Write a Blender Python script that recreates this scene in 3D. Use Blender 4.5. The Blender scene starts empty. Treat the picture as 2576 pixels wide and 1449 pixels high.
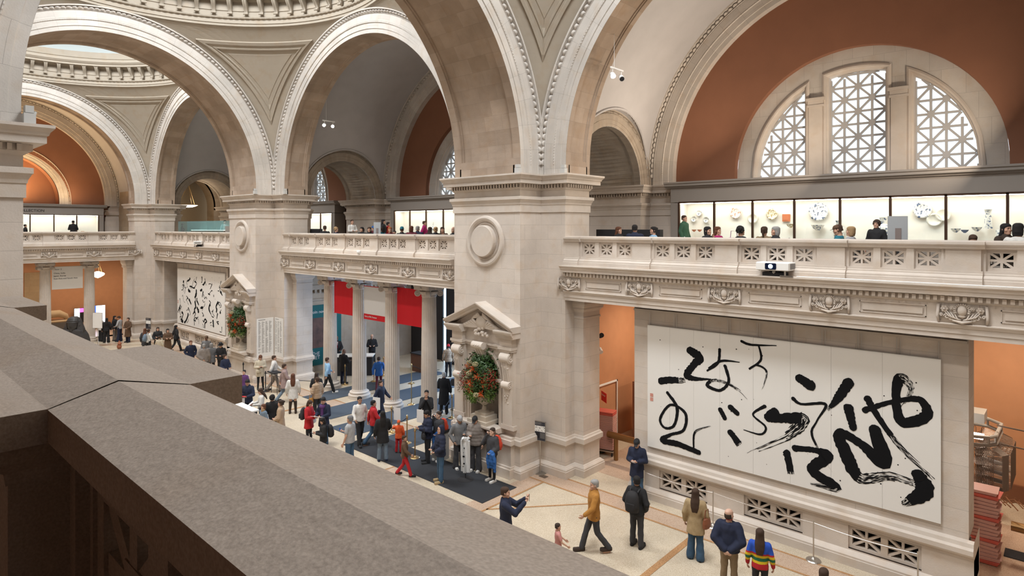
import bpy, math, random
import numpy as np
from mathutils import Vector, Matrix, noise
random.seed(7)
PI = math.pi
S = bpy.context.scene
COL = S.collection
# ---------------- camera ----------------
cam_d = bpy.data.cameras.new('camera'); cam = bpy.data.objects.new('camera', cam_d); COL.objects.link(cam)
cam_d.sensor_width = 36; cam_d.lens = 1562 / 2576 * 36; cam_d.shift_y = -151.5 / 2576; cam_d.clip_start = .05; cam_d.clip_end = 300
cam.location = (0, 0, 7.9); cam.rotation_euler = (PI / 2, 0, math.radians(90 - 47.723))
S.camera = cam
# ---------------- colour management, world, large lights ----------------
S.view_settings.view_transform = 'Standard'; S.view_settings.look = 'None'
S.view_settings.gamma = 1; S.view_settings.use_curve_mapping = False
S.view_settings.exposure = 0.28
try:
    S.cycles.use_denoising = True
    S.cycles.max_bounces = 7; S.cycles.diffuse_bounces = 4; S.cycles.glossy_bounces = 2
    S.cycles.transmission_bounces = 3; S.cycles.transparent_max_bounces = 8
    S.cycles.sample_clamp_indirect = 6; S.cycles.caustics_reflective = False; S.cycles.caustics_refractive = False
except Exception:
    pass
W = bpy.data.worlds.new('daylight'); S.world = W; W.use_nodes = True
bg = W.node_tree.nodes['Background']; bg.inputs[0].default_value = (.86, .93, 1.0, 1); bg.inputs[1].default_value = 1.7

def light(kind, name, loc, energy, col=(1, 1, 1), size=1, size_y=None, rot=(0, 0, 0), spot=None, blend=.5, target=None):
    d = bpy.data.lights.new(name, kind); d.energy = energy; d.color = col
    if kind == 'AREA':
        d.size = size
        if size_y: d.shape = 'RECTANGLE'; d.size_y = size_y
        else: d.shape = 'DISK'
    else: d.shadow_soft_size = size
    if spot: d.spot_size = math.radians(spot); d.spot_blend = blend
    o = bpy.data.objects.new(name, d); COL.objects.link(o); o.location = loc; o.rotation_euler = rot
    if target is not None:
        o.rotation_euler = (Vector(target) - Vector(loc)).to_track_quat('-Z', 'Y').to_euler()
    return o
# dimensions of the hall (metres)
XP1 = -12.95; PW = 3.05; PER = 18.0; YE = 15.64; YW = 1.15; YC = (YE + YW) / 2; ZS = 9.6; Z0 = 9.9
AX = 7.475; AY = (YE - YW) / 2; RV = 7.48
XE = -49.65
BAYS = [(-5.475, AX), (-23.475, AX), ((-34.0 + XE) / 2, (-34.0 - XE) / 2)]
DAY = (.93, .97, 1.0)
for i, (bx, _) in enumerate(BAYS):    # daylight through the skylight in each dome
    light('AREA', 'skylight_lamp', (bx, YC, 22.2), 2500, DAY, 5.2)
    for dx, dy, tx, ty, tz, e in ((-4.2, -4.6, 1.5, 7.6, 2.0, 1500), (4.2, -4.8, -2.0, 7.6, 2.5, 1200), (-2.0, 4.6, 1.0, -1, 0, 700), (3.5, 4.6, -9.0, 2, 3, 700)):      # unseen fill spots added at ring height to brighten the lower hall
        light('SPOT', 'cornice_fill_spot', (bx + dx, YC + dy, 17.9), e, (1, .93, .84), .35, spot=75, blend=.9, target=(bx + tx, YC + ty, tz))
# warm lamps standing on top of the cases, washing vaults and lunettes
for x in (-9.5, -5.5, -1.5):
    light('AREA', 'vault_lamp', (x, 20.9, 9.95), 130, (1, .84, .66), .5, target=(-12.2, 18.2, 14.5 + (x + 9.5) * .3))
for y in (4.5, 8.5, 12):
    light('AREA', 'lunette_lamp', (XE - 5.9, y, 9.9), 45, (1, .66, .34), 1.2, target=(XE - 7.2, y, 15))
light('AREA', 'lunette_lamp', (XE - 7.75, 8.6, 9.8), 620, (1, .66, .32), 1.1, 5.0, target=(XE - 8.1, 8.6, 14))
# lamps in the ceilings of the lower corridors
for x in (-10.6, -6, -1.2, 2.5):
    light('AREA', 'corridor_lamp', (x, 20.6, 5.5), 130, (1, .84, .66), .5)
for y in (4, 8, 12, 15.5):
    light('AREA', 'corridor_lamp', (XE - 4, y, 5.5), 60, (1, .82, .62), .6)
for x in (-28.5, -24.5):
    light('AREA', 'corridor_lamp', (x, 20.4, 5.5), 55, (1, .93, .84), .8)
light('AREA', 'door_daylight', (-21.5, 24.2, 3.0), 760, (.42, .64, 1.0), 3.6, 4.6, target=(-22.5, 17, .5))

# ---------------- materials ----------------
MATS = {}
def _n(nt, t, **k):
    n = nt.nodes.new(t)
    for a, b in k.items(): setattr(n, a, b)
    return n
def mat(name, col, rough=.6, metal=0, emit=None, es=0, noise_amt=0, nscale=3, bump=0, bscale=40, spec=None, alpha=None):
    if name in MATS: return MATS[name]
    m = bpy.data.materials.new(name); m.use_nodes = True; nt = m.node_tree; b = nt.nodes['Principled BSDF']
    b.inputs['Base Color'].default_value = (*col, 1); b.inputs['Roughness'].default_value = rough; b.inputs['Metallic'].default_value = metal
    if spec is not None: b.inputs['Specular IOR Level'].default_value = spec
    if emit: b.inputs['Emission Color'].default_value = (*emit, 1); b.inputs['Emission Strength'].default_value = es
    if noise_amt or bump:
        tc = _n(nt, 'ShaderNodeTexCoord')
        nz = _n(nt, 'ShaderNodeTexNoise'); nz.inputs['Scale'].default_value = nscale; nz.inputs['Detail'].default_value = 6
        nt.links.new(tc.outputs['Object'], nz.inputs['Vector'])
        if noise_amt:
            mp = _n(nt, 'ShaderNodeMapRange'); mp.inputs[1].default_value = .3; mp.inputs[2].default_value = .7
            mp.inputs[3].default_value = 1 - noise_amt; mp.inputs[4].default_value = 1 + noise_amt
            hs = _n(nt, 'ShaderNodeHueSaturation'); hs.inputs['Color'].default_value = (*col, 1)
            nt.links.new(nz.outputs[0], mp.inputs[0]); nt.links.new(mp.outputs[0], hs.inputs['Value']); nt.links.new(hs.outputs[0], b.inputs['Base Color'])
        if bump:
            n2 = _n(nt, 'ShaderNodeTexNoise'); n2.inputs['Scale'].default_value = bscale; n2.inputs['Detail'].default_value = 4
            nt.links.new(tc.outputs['Object'], n2.inputs['Vector'])
            bp = _n(nt, 'ShaderNodeBump'); bp.inputs['Strength'].default_value = bump; bp.inputs['Distance'].default_value = .02
            nt.links.new(n2.outputs[0], bp.inputs['Height']); nt.links.new(bp.outputs[0], b.inputs['Normal'])
    MATS[name] = m
    return m
def stone(name, col, bw=0, bh=0, var=.07, stain=.16, bump=.25, rough=.75, warm=None, grain=0):
    """limestone, with ashlar joints when bw, bh are given (UV in metres)"""
    if name in MATS: return MATS[name]
    m = bpy.data.materials.new(name); m.use_nodes = True; nt = m.node_tree; b = nt.nodes['Principled BSDF']; L = nt.links.new
    b.inputs['Roughness'].default_value = rough; b.inputs['Specular IOR Level'].default_value = .25
    uv = _n(nt, 'ShaderNodeUVMap'); uv.uv_map = 'UVMap'
    tc = _n(nt, 'ShaderNodeTexCoord')
    n1 = _n(nt, 'ShaderNodeTexNoise'); n1.inputs['Scale'].default_value = .8; n1.inputs['Detail'].default_value = 8; n1.inputs['Roughness'].default_value = .62
    L(tc.outputs['Object'], n1.inputs['Vector'])
    mp = _n(nt, 'ShaderNodeMapRange'); mp.inputs[1].default_value = .32; mp.inputs[2].default_value = .68; mp.inputs[3].default_value = 1 - stain; mp.inputs[4].default_value = 1 + stain * .45
    L(n1.outputs[0], mp.inputs[0])
    hs = _n(nt, 'ShaderNodeHueSaturation'); L(mp.outputs[0], hs.inputs['Value'])
    hf = None
    if bw:
        br = _n(nt, 'ShaderNodeTexBrick'); br.offset = .5
        br.inputs['Scale'].default_value = 1; br.inputs['Brick Width'].default_value = bw; br.inputs['Row Height'].default_value = bh
        br.inputs['Mortar Size'].default_value = .005; br.inputs['Mortar Smooth'].default_value = .3; br.inputs['Bias'].default_value = 0
        c1 = tuple(min(1, c * (1 + var)) for c in col); c2 = tuple(c * (1 - var * 1.3) for c in (warm or col))
        br.inputs['Color1'].default_value = (*c1, 1); br.inputs['Color2'].default_value = (*c2, 1)
        br.inputs['Mortar'].default_value = (*[c * .72 for c in col], 1)
        L(uv.outputs[0], br.inputs['Vector']); L(br.outputs['Color'], hs.inputs['Color'])
    else:
        hs.inputs['Color'].default_value = (*col, 1)
    n3 = _n(nt, 'ShaderNodeTexNoise'); n3.inputs['Scale'].default_value = 2.3; n3.inputs['Detail'].default_value = 3
    L(tc.outputs['Object'], n3.inputs['Vector'])
    mx = _n(nt, 'ShaderNodeMixRGB'); mx.blend_type = 'MULTIPLY'; mx.inputs[2].default_value = (.93, .84, .74, 1)
    m3 = _n(nt, 'ShaderNodeMapRange'); m3.inputs[1].default_value = .52; m3.inputs[2].default_value = .75; m3.inputs[4].default_value = .6
    L(n3.outputs[0], m3.inputs[0]); L(m3.outputs[0], mx.inputs[0]); L(hs.outputs[0], mx.inputs[1])
    if grain:
        n5 = _n(nt, 'ShaderNodeTexNoise'); n5.inputs['Scale'].default_value = 170; n5.inputs['Detail'].default_value = 3; L(tc.outputs['Object'], n5.inputs['Vector'])
        m5 = _n(nt, 'ShaderNodeMapRange'); m5.inputs[1].default_value = .3; m5.inputs[2].default_value = .7; m5.inputs[3].default_value = 1 - grain; m5.inputs[4].default_value = 1 + grain; L(n5.outputs[0], m5.inputs[0])
        h5 = _n(nt, 'ShaderNodeHueSaturation'); L(mx.outputs[0], h5.inputs['Color']); L(m5.outputs[0], h5.inputs['Value']); L(h5.outputs[0], b.inputs['Base Color'])
    else: L(mx.outputs[0], b.inputs['Base Color'])
    n2 = _n(nt, 'ShaderNodeTexNoise'); n2.inputs['Scale'].default_value = 35; n2.inputs['Detail'].default_value = 5
    L(tc.outputs['Object'], n2.inputs['Vector'])
    bp = _n(nt, 'ShaderNodeBump'); bp.inputs['Strength'].default_value = bump; bp.inputs['Distance'].default_value = .012
    if bw:
        ad = _n(nt, 'ShaderNodeMath', operation='SUBTRACT'); L(n2.outputs[0], ad.inputs[0]); L(br.outputs['Fac'], ad.inputs[1]); L(ad.outputs[0], bp.inputs['Height'])
    else: L(n2.outputs[0], bp.inputs['Height'])
    L(bp.outputs[0], b.inputs['Normal'])
    MATS[name] = m
    return m
LS = (.61, .54, .48)
st_wall = stone('limestone_ashlar', LS, 1.1, .47, var=.035, stain=.12)
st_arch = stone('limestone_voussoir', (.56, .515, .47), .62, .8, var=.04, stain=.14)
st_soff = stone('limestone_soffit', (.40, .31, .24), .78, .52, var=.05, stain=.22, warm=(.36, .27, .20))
st = stone('limestone_carved', (.60, .53, .468), stain=.14)
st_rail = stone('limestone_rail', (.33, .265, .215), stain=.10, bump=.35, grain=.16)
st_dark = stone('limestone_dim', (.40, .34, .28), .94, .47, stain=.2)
pl_pend = stone('pendentive_plaster', (.37, .315, .25), stain=.05, bump=.08)
pl_dome = mat('dome_plaster', (.40, .44, .44), .8)
pl_vault = mat('vault_plaster', (.46, .445, .45), .8, noise_amt=.04, nscale=1.5)
terra = mat('terracotta_paint', (.25, .108, .06), .75, noise_amt=.05, nscale=1.2, bump=.1, bscale=60)
terra_l = mat('corridor_paint', (.50, .24, .12), .75, noise_amt=.04)
casegrey = mat('case_grey_paint', (.27, .24, .215), .6)
bronze = mat('dark_bronze_frame', (.07, .035, .02), .45, .4)
caseback = mat('case_linen', (.78, .75, .70), .9)
white = mat('white_paint', (.80, .79, .77), .6)
ink = mat('black_ink', (.012, .012, .013), 1.0, spec=.02)
steel = mat('brushed_steel', (.55, .53, .50), .32, 1)
brass = mat('aged_brass', (.55, .38, .18), .35, 1)
black = mat('black_cloth', (.016, .015, .017), .8)
def glass_mat():
    m = bpy.data.materials.new('clear_glass'); m.use_nodes = True; nt = m.node_tree; nt.nodes.clear()
    o = _n(nt, 'ShaderNodeOutputMaterial'); t = _n(nt, 'ShaderNodeBsdfTransparent'); g = _n(nt, 'ShaderNodeBsdfGlossy'); mx = _n(nt, 'ShaderNodeMixShader')
    t.inputs[0].default_value = (.94, .97, .97, 1); g.inputs['Roughness'].default_value = .02; mx.inputs[0].default_value = .035
    nt.links.new(t.outputs[0], mx.inputs[1]); nt.links.new(g.outputs[0], mx.inputs[2]); nt.links.new(mx.outputs[0], o.inputs[0])
    return m
glass = glass_mat()
def glow(name, col, s): return mat(name, col, .5, emit=col, es=s)

# ---------------- mesh builder ----------------
class MB:
    def __init__(s, T=None): s.v = []; s.f = []; s.u = []; s.mi = []; s.T = T; s.hasuv = False
    def add(s, vs, fs, uvs=None, m=0):
        b = len(s.v)
        if s.T: vs = [s.T(*p) for p in vs]
        s.v += [tuple(p) for p in vs]; s.f += [tuple(i + b for i in f) for f in fs]
        s.u += uvs if uvs else [None] * len(fs); s.mi += [m] * len(fs)
        if uvs: s.hasuv = True
        return s
    def box(s, x0, x1, y0, y1, z0, z1, m=0, rot=None, c=None):
        vs = [(x, y, z) for z in (z0, z1) for y in (y0, y1) for x in (x0, x1)]
        if rot is not None:
            c = c or ((x0 + x1) / 2, (y0 + y1) / 2, (z0 + z1) / 2); cv = Vector(c); vs = [tuple(rot @ (Vector(p) - cv) + cv) for p in vs]
        return s.add(vs, [(0, 2, 3, 1), (4, 5, 7, 6), (0, 1, 5, 4), (2, 6, 7, 3), (0, 4, 6, 2), (1, 3, 7, 5)], m=m)
    def prism(s, poly, a0, a1, axis='x', m=0):
        """poly: points in the two other axes, extruded along axis from a0 to a1"""
        n = len(poly)
        def P(a, p):
            return (a, p[0], p[1]) if axis == 'x' else ((p[0], a, p[1]) if axis == 'y' else (p[0], p[1], a))
        vs = [P(a0, p) for p in poly] + [P(a1, p) for p in poly]
        fs = [(i, (i + 1) % n, n + (i + 1) % n, n + i) for i in range(n)] + [tuple(range(n))[::-1], tuple(range(n, 2 * n))]
        return s.add(vs, fs, m=m)
    def lathe(s, prof, c=(0, 0, 0), n=24, m=0, sx=1, sy=1, close=True, ax=None, mod=None):
        vs = []
        for (r, z) in prof:
            for k in range(n):
                a = 2 * PI * k / n; rr = r * (mod(a, z) if mod else 1)
                vs.append((rr * math.cos(a) * sx, rr * math.sin(a) * sy, z))
        fs = [(i * n + k, i * n + (k + 1) % n, (i + 1) * n + (k + 1) % n, (i + 1) * n + k) for i in range(len(prof) - 1) for k in range(n)]
        if close:
            if prof[0][0] > 1e-5: fs.append(tuple(range(n))[::-1])
            if prof[-1][0] > 1e-5: fs.append(tuple((len(prof) - 1) * n + k for k in range(n)))
        if ax is not None:
            q = Vector((0, 0, 1)).rotation_difference(Vector(ax)).to_matrix(); vs = [tuple(q @ Vector(p)) for p in vs]
        vs = [(p[0] + c[0], p[1] + c[1], p[2] + c[2]) for p in vs]
        return s.add(vs, fs, m=m)
    def ball(s, c, r, n=10, m=0, sc=(1, 1, 1)):
        pr = [(math.sin(PI * i / n), -math.cos(PI * i / n)) for i in range(n + 1)]; pr[0] = (0, -1); pr[-1] = (0, 1)
        vs = []; k2 = n + 4
        for (a, z) in pr:
            for k in range(k2):
                t = 2 * PI * k / k2; vs.append((c[0] + r * sc[0] * a * math.cos(t), c[1] + r * sc[1] * a * math.sin(t), c[2] + r * sc[2] * z))
        fs = [(i * k2 + k, i * k2 + (k + 1) % k2, (i + 1) * k2 + (k + 1) % k2, (i + 1) * k2 + k) for i in range(n) for k in range(k2)]
        return s.add(vs, fs, m=m)
    def tube(s, pts, r, n=8, m=0, cap=True, flat=1.0):
        pts = [Vector(p) for p in pts]; N = len(pts); rs = r if isinstance(r, (list, tuple)) else [r] * N
        vs = []; up = None
        for i, p in enumerate(pts):
            d = (pts[min(i + 1, N - 1)] - pts[max(i - 1, 0)])
            if d.length < 1e-9: d = Vector((0, 0, 1))
            d.normalize()
            if up is None: up = Vector((0, 0, 1)) if abs(d.z) < .9 else Vector((1, 0, 0))
            a = d.cross(up)
            if a.length < 1e-6: a = d.cross(Vector((0, 1, 0)))
            a.normalize(); b = a.cross(d).normalized(); up = b
            for k in range(n):
                t = 2 * PI * k / n; vs.append(tuple(p + a * (rs[i] * math.cos(t)) + b * (rs[i] * flat * math.sin(t))))
        fs = [(i * n + k, i * n + (k + 1) % n, (i + 1) * n + (k + 1) % n, (i + 1) * n + k) for i in range(N - 1) for k in range(n)]
        if cap: fs += [tuple(range(n))[::-1], tuple((N - 1) * n + k for k in range(n))]
        return s.add(vs, fs, m=m)
    def loft(s, rings, m=0, cap=True):
        """rings: equal-length lists of points"""
        n = len(rings[0]); vs = [p for r in rings for p in r]
        fs = [(i * n + k, i * n + (k + 1) % n, (i + 1) * n + (k + 1) % n, (i + 1) * n + k) for i in range(len(rings) - 1) for k in range(n)]
        if cap: fs += [tuple(range(n))[::-1], tuple((len(rings) - 1) * n + k for k in range(n))]
        return s.add(vs, fs, m=m)
    def sweep(s, prof, angs, u0, z0, su=1.0, m=0, uvs=True, closed=False):
        """arch: prof list of (radius, depth[, amp, freq]); angs list of (angle, zshift). local frame (u, d, z)"""
        vs = []; n = len(prof); N = len(angs); plen = [0]
        for i in range(1, n): plen.append(plen[-1] + math.hypot(prof[i][0] - prof[i - 1][0], prof[i][1] - prof[i - 1][1]))
        alen = [0]
        for i in range(1, N): alen.append(alen[-1] + abs(angs[i][0] - angs[i - 1][0]) * 7 + abs(angs[i][1] - angs[i - 1][1]))
        for (a, dz) in angs:
            for p in prof:
                r, d = p[0], p[1]
                if len(p) > 2: d -= p[2] * abs(math.sin(a * p[3])) ** .6
                vs.append((u0 + su * r * math.cos(a), d, z0 + dz + r * math.sin(a)))
        fs = []; uu = []
        for i in range(N - 1):
            for k in range(n - 1):
                fs.append((i * n + k, i * n + k + 1, (i + 1) * n + k + 1, (i + 1) * n + k))
                uu.append([(plen[k], alen[i]), (plen[k + 1], alen[i]), (plen[k + 1], alen[i + 1]), (plen[k], alen[i + 1])])
        return s.add(vs, fs, uu, m)
    def build(s, name, mats, parent=None, loc=None, smooth=False, recalc=False, label=None):
        me = bpy.data.meshes.new(name); me.from_pydata(s.v, [], s.f)
        if not isinstance(mats, (list, tuple)): mats = [mats]
        for m in mats: me.materials.append(m)
        if len(mats) > 1: me.polygons.foreach_set('material_index', s.mi)
        if recalc:
            import bmesh
            b = bmesh.new(); b.from_mesh(me); bmesh.ops.recalc_face_normals(b, faces=b.faces); b.to_mesh(me); b.free()
        uvl = me.uv_layers.new(name='UVMap')
        co = np.empty(len(me.vertices) * 3, 'f'); me.vertices.foreach_get('co', co); co = co.reshape(-1, 3)
        nl = len(me.loops); lv = np.empty(nl, 'i'); me.loops.foreach_get('vertex_index', lv)
        nr = np.empty(len(me.polygons) * 3, 'f'); me.polygons.foreach_get('normal', nr); nr = np.abs(nr.reshape(-1, 3))
        lt = np.empty(len(me.polygons), 'i'); me.polygons.foreach_get('loop_total', lt)
        ax = np.repeat(np.argmax(nr, 1), lt); c = co[lv]
        U = np.where(ax == 0, c[:, 1], c[:, 0]); V = np.where(ax == 2, c[:, 1], c[:, 2])
        uv = np.stack([U, V], 1).astype('f')
        if s.hasuv and not recalc:
            k = 0
            for f, q in zip(s.f, s.u):
                if q:
                    for j in range(len(f)): uv[k + j] = q[j]
                k += len(f)
        uvl.data.foreach_set('uv', uv.ravel())
        if smooth: me.polygons.foreach_set('use_smooth', [True] * len(me.polygons))
        me.update()
        o = bpy.data.objects.new(name, me); COL.objects.link(o)
        if parent: o.parent = parent
        if loc: o.location = loc
        if label: o['label'] = label
        return o
def auto_smooth(o, deg=35):
    me = o.data; import bmesh
    b = bmesh.new(); b.from_mesh(me); th = math.radians(deg)
    for e in b.edges: e.smooth = not (len(e.link_faces) == 2 and e.calc_face_angle(0) > th)
    for f in b.faces: f.smooth = True
    b.to_mesh(me); b.free(); return o
def thing(name, label, cat, loc=(0, 0, 0), rz=0, group=None, sc=None):
    o = bpy.data.objects.new(name, None); COL.objects.link(o); o.location = loc; o.rotation_euler = (0, 0, rz)
    o.empty_display_size = .1; o['label'] = label; o['category'] = cat
    if group: o['group'] = group
    if sc: o.scale = (sc, sc, sc)
    return o
def tag(o, label, cat, group=None, kind=None):
    o['label'] = label; o['category'] = cat
    if group: o['group'] = group
    if kind: o['kind'] = kind
    return o
def struct(o): o['kind'] = 'structure'; return o
def dup(root, loc=None, rz=None, label=None, group=None, sc=None):
    r = root.copy(); COL.objects.link(r)
    if loc is not None: r.location = loc
    if rz is not None: r.rotation_euler = (0, 0, rz)
    if sc: r.scale = (sc, sc, sc)
    if label: r['label'] = label
    if group: r['group'] = group
    for ch in list(root.children):
        c = ch.copy(); COL.objects.link(c); c.parent = r
        for g in list(ch.children):
            d = g.copy(); COL.objects.link(d); d.parent = c
    return r
def FE(u, d, z): return (u, YE + d, z)            # long wall frame: u along x, d away from the hall
def FN(u, d, z): return (XE - d, u, z)            # end wall frame: u along y
def text(body, size, m, parent, name='lettering', loc=(0, 0, 0), rot=(PI / 2, 0, 0), ext=.002, align='LEFT', space=1.0):
    c = bpy.data.curves.new(name, 'FONT'); c.body = body; c.size = size; c.extrude = ext; c.align_x = align; c.space_line = space
    t = bpy.data.objects.new(name, c); COL.objects.link(t); dg = bpy.context.evaluated_depsgraph_get(); me = bpy.data.meshes.new_from_object(t.evaluated_get(dg)); bpy.data.objects.remove(t); bpy.data.curves.remove(c)
    me.materials.clear(); me.materials.append(m); o = bpy.data.objects.new(name, me); COL.objects.link(o); o.parent = parent; o.location = loc; o.rotation_euler = rot
    return o
# ================= building =================
def off_path(path, o, closed=False):
    n = len(path); out = []
    for i, p in enumerate(path):
        ns = []
        for a, b in ((i - 1, i), (i, i + 1)):
            if not closed and (a < 0 or b >= n): continue
            q0, q1 = path[a % n], path[b % n]; dx, dy = q1[0] - q0[0], q1[1] - q0[1]; l = math.hypot(dx, dy); ns.append((-dy / l, dx / l))
        if len(ns) == 1: nx, ny = ns[0]; k = 1
        else:
            nx, ny = ns[0][0] + ns[1][0], ns[0][1] + ns[1][1]; k = 1 / max(.2, 1 + ns[0][0] * ns[1][0] + ns[0][1] * ns[1][1])
        out.append((p[0] + nx * o * k, p[1] + ny * o * k))
    return out
def mold(mb, path, prof, closed=False, skip=(), m=0):
    n = len(path); rows = [off_path(path, o, closed) for o, z in prof]
    vs = [(x, y, prof[j][1]) for j, r in enumerate(rows) for (x, y) in r]
    fs = []
    for j in range(len(prof) - 1):
        for i in range(n if closed else n - 1):
            if any(s[0] == i and prof[j][1] >= s[1] - 1e-6 and prof[j + 1][1] <= s[2] + 1e-6 for s in skip): continue
            k = (i + 1) % n; fs.append((j * n + k, j * n + i, (j + 1) * n + i, (j + 1) * n + k))
    mb.add(vs, fs, m=m)
def dentils(mb, path, o0, o1, z0, z1, pitch=.125, closed=False):
    n = len(path)
    for i in range(n if closed else n - 1):
        a, b = path[i], path[(i + 1) % n]; dx, dy = b[0] - a[0], b[1] - a[1]; l = math.hypot(dx, dy)
        if l < .3: continue
        ux, uy = dx / l, dy / l; nx, ny = -uy, ux; k = int((l + .1) / pitch); s0 = (l - (k - 1) * pitch) / 2
        for q in range(k):
            s = s0 + q * pitch; c = []
            for z in (z0, z1):
                for (e, o) in ((-.032, o0), (.032, o0), (.032, o1), (-.032, o1)):
                    c.append((a[0] + ux * (s + e) + nx * o, a[1] + uy * (s + e) + ny * o, z))
            mb.add(c, [(0, 1, 2, 3), (4, 7, 6, 5), (0, 4, 5, 1), (1, 5, 6, 2), (2, 6, 7, 3)])
P_BASE = [(.13, 0), (.13, .22), (.115, .235), (.115, .27), (.09, .30), (.05, .33), (.035, .35), (0, .36)]
P_LEDGE = [(0, .80), (.0, .94), (.03, .96), (.03, 1.0), (.085, 1.04), (.085, 1.19), (.05, 1.22), (.03, 1.27), (0, 1.28)]
P_ENT = [(0, 8.40), (.035, 8.40), (.035, 8.63), (.05, 8.64), (.06, 8.70), (.10, 8.78), (.12, 8.80), (.12, 8.89), (0, 8.91), (0, 9.10), (.03, 9.12), (.06, 9.17),
         (.06, 9.29), (.27, 9.30), (.27, 9.42), (.295, 9.43), (.31, 9.48), (.355, 9.53), (.37, 9.55), (.37, 9.60)]
def ent_cap(mb, path, closed=True):
    q = off_path(path, .37, closed); n = len(q)
    mb.add([(x, y, 9.6) for x, y in q], [tuple(range(n))[::-1]])
def pier(path, name, niche_seg=None, zlow=0):
    a = MB(); sk = [(niche_seg, 1.28, 5.3)] if niche_seg is not None else []
    mold(a, path, [(0, .36), (0, .80)] if zlow == 0 else [(0, zlow), (0, 8.4)], True)
    if zlow == 0: mold(a, path, [(0, 1.28), (0, 5.3), (0, 8.4)], True, sk)
    o = struct(a.build(name, st_wall)); b = MB()
    if zlow == 0: mold(b, path, P_BASE, True); mold(b, path, P_LEDGE, True)
    mold(b, path, P_ENT, True); dentils(b, path, .05, .13, 9.18, 9.285, closed=True); ent_cap(b, path)
    m = b.build('trim_1', st); m.parent = o; m['kind'] = 'structure'; m.name = 'pier_moulding'
    return o
def wall_arch(mb, u0, u1, z0, z1, uc, r, zb, zs, d=0, depth=.5, n=32, rz=None, back=False, mr=0):
    rz = rz or r
    A = [(uc + r * math.cos(PI * i / n), zs + rz * math.sin(PI * i / n)) for i in range(n + 1)]
    def quad(a, b, c, e, m=0): mb.add([(p[0], d, p[1]) for p in (a, b, c, e)], [(0, 1, 2, 3)], m=m)
    if zb > z0: quad((uc - r, z0), (uc + r, z0), (uc + r, zb), (uc - r, zb))
    quad((u0, z0), (uc - r, z0), (uc - r, z1), (u0, z1)); quad((uc + r, z0), (u1, z0), (u1, z1), (uc + r, z1))
    for i in range(n):
        p, q = A[i], A[i + 1]; quad(q, p, (p[0], z1), (q[0], z1))
    C = [(uc + r, zb)] + A + [(uc - r, zb)]
    for i in range(len(C) - 1 + (1 if depth else 0)):
        p, q = C[i], C[(i + 1) % len(C)]
        mb.add([(p[0], d, p[1]), (q[0], d, q[1]), (q[0], d + depth, q[1]), (p[0], d + depth, p[1])], [(0, 1, 2, 3)], m=mr)
    if back: mb.add([(p[0], d + depth, p[1]) for p in C], [tuple(range(len(C)))], m=mr)
def angs(n, dz=.3): return [(0, -dz)] + [(PI * i / n, 0) for i in range(n + 1)] + [(PI, -dz)]
def ringprof(ri, re, d0=0, sgn=1, egg=110):
    """archivolt seen from the hall: from the intrados edge outwards"""
    w = re - ri; f = lambda t, dd: (ri + w * t, d0 - sgn * dd)
    P = [f(0, 0), f(.17, 0), f(.18, .03), f(.40, .03)]
    P += [(*f(.405, .03),), (*f(.42, .055), sgn * .018, egg * 2.2), (*f(.44, .055), sgn * .018, egg * 2.2), f(.455, .05), f(.47, .06), f(.76, .06), f(.77, .045), f(.79, .08)]
    P += [(*f(.80, .06),), (*f(.815, .0),), (*f(.84, .01), sgn * .09, egg), (*f(.88, .02), sgn * .12, egg), (*f(.92, .01), sgn * .09, egg), f(.94, .0), f(.945, .09), f(.95, .15), f(1.0, .16), f(1.0, -.05)]
    return P
def panel_soffit(ri, d0, d1, b=.24, k=.06):
    return [(ri, d0), (ri, d0 + b), (ri + k * .5, d0 + b + .02), (ri + k * .5, d0 + b + .07), (ri + k, d0 + b + .09), (ri + k, d1 - b - .09), (ri + k * .5, d1 - b - .07), (ri + k * .5, d1 - b - .02), (ri, d1 - b), (ri, d1)]
ARCS = angs(720)
def wall_arch_ring(T, uc, su, name, n=ARCS):
    r = MB(T); r.sweep(ringprof(6.45, 7.48), n, uc, Z0, su)
    o = struct(r.build(name, st_arch)); s = MB(T)
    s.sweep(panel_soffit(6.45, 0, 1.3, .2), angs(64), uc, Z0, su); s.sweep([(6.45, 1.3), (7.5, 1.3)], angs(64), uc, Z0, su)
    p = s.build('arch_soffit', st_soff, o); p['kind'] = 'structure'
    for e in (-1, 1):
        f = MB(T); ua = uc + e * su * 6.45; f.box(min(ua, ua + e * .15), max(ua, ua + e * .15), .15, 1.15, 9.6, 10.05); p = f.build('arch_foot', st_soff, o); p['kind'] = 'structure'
    return o
def transverse(x0, name):
    T = lambda u, d, z: (x0 - d, u, z); su = AY / 7.475
    r = MB(T); r.sweep(ringprof(6.45, 7.48), ARCS, YC, Z0, su); r.sweep(ringprof(6.45, 7.48, PW, -1), angs(560), YC, Z0, su)
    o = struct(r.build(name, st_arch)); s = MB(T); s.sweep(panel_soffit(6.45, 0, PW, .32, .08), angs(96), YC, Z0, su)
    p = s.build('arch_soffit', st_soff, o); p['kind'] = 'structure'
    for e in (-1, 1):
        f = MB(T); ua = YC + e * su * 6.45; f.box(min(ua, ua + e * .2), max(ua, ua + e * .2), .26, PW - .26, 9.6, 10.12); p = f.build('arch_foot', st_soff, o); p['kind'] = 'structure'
    t = MB(T); t.sweep([(7.48, 0), (7.48, PW)], angs(64), YC, Z0, su); p = t.build('arch_back', st_arch, o); p['kind'] = 'structure'
    return o
transverse(XP1, 'arch_between_bays'); transverse(XP1 - PER, 'arch_between_bays')
transverse(XP1 + PER + .0, 'arch_between_bays')
for i, (bx, ax) in enumerate(BAYS): wall_arch_ring(FE, bx, ax / 7.475, 'wall_arch')
wall_arch_ring(FN, YC, AY / 7.475, 'end_arch')
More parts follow.
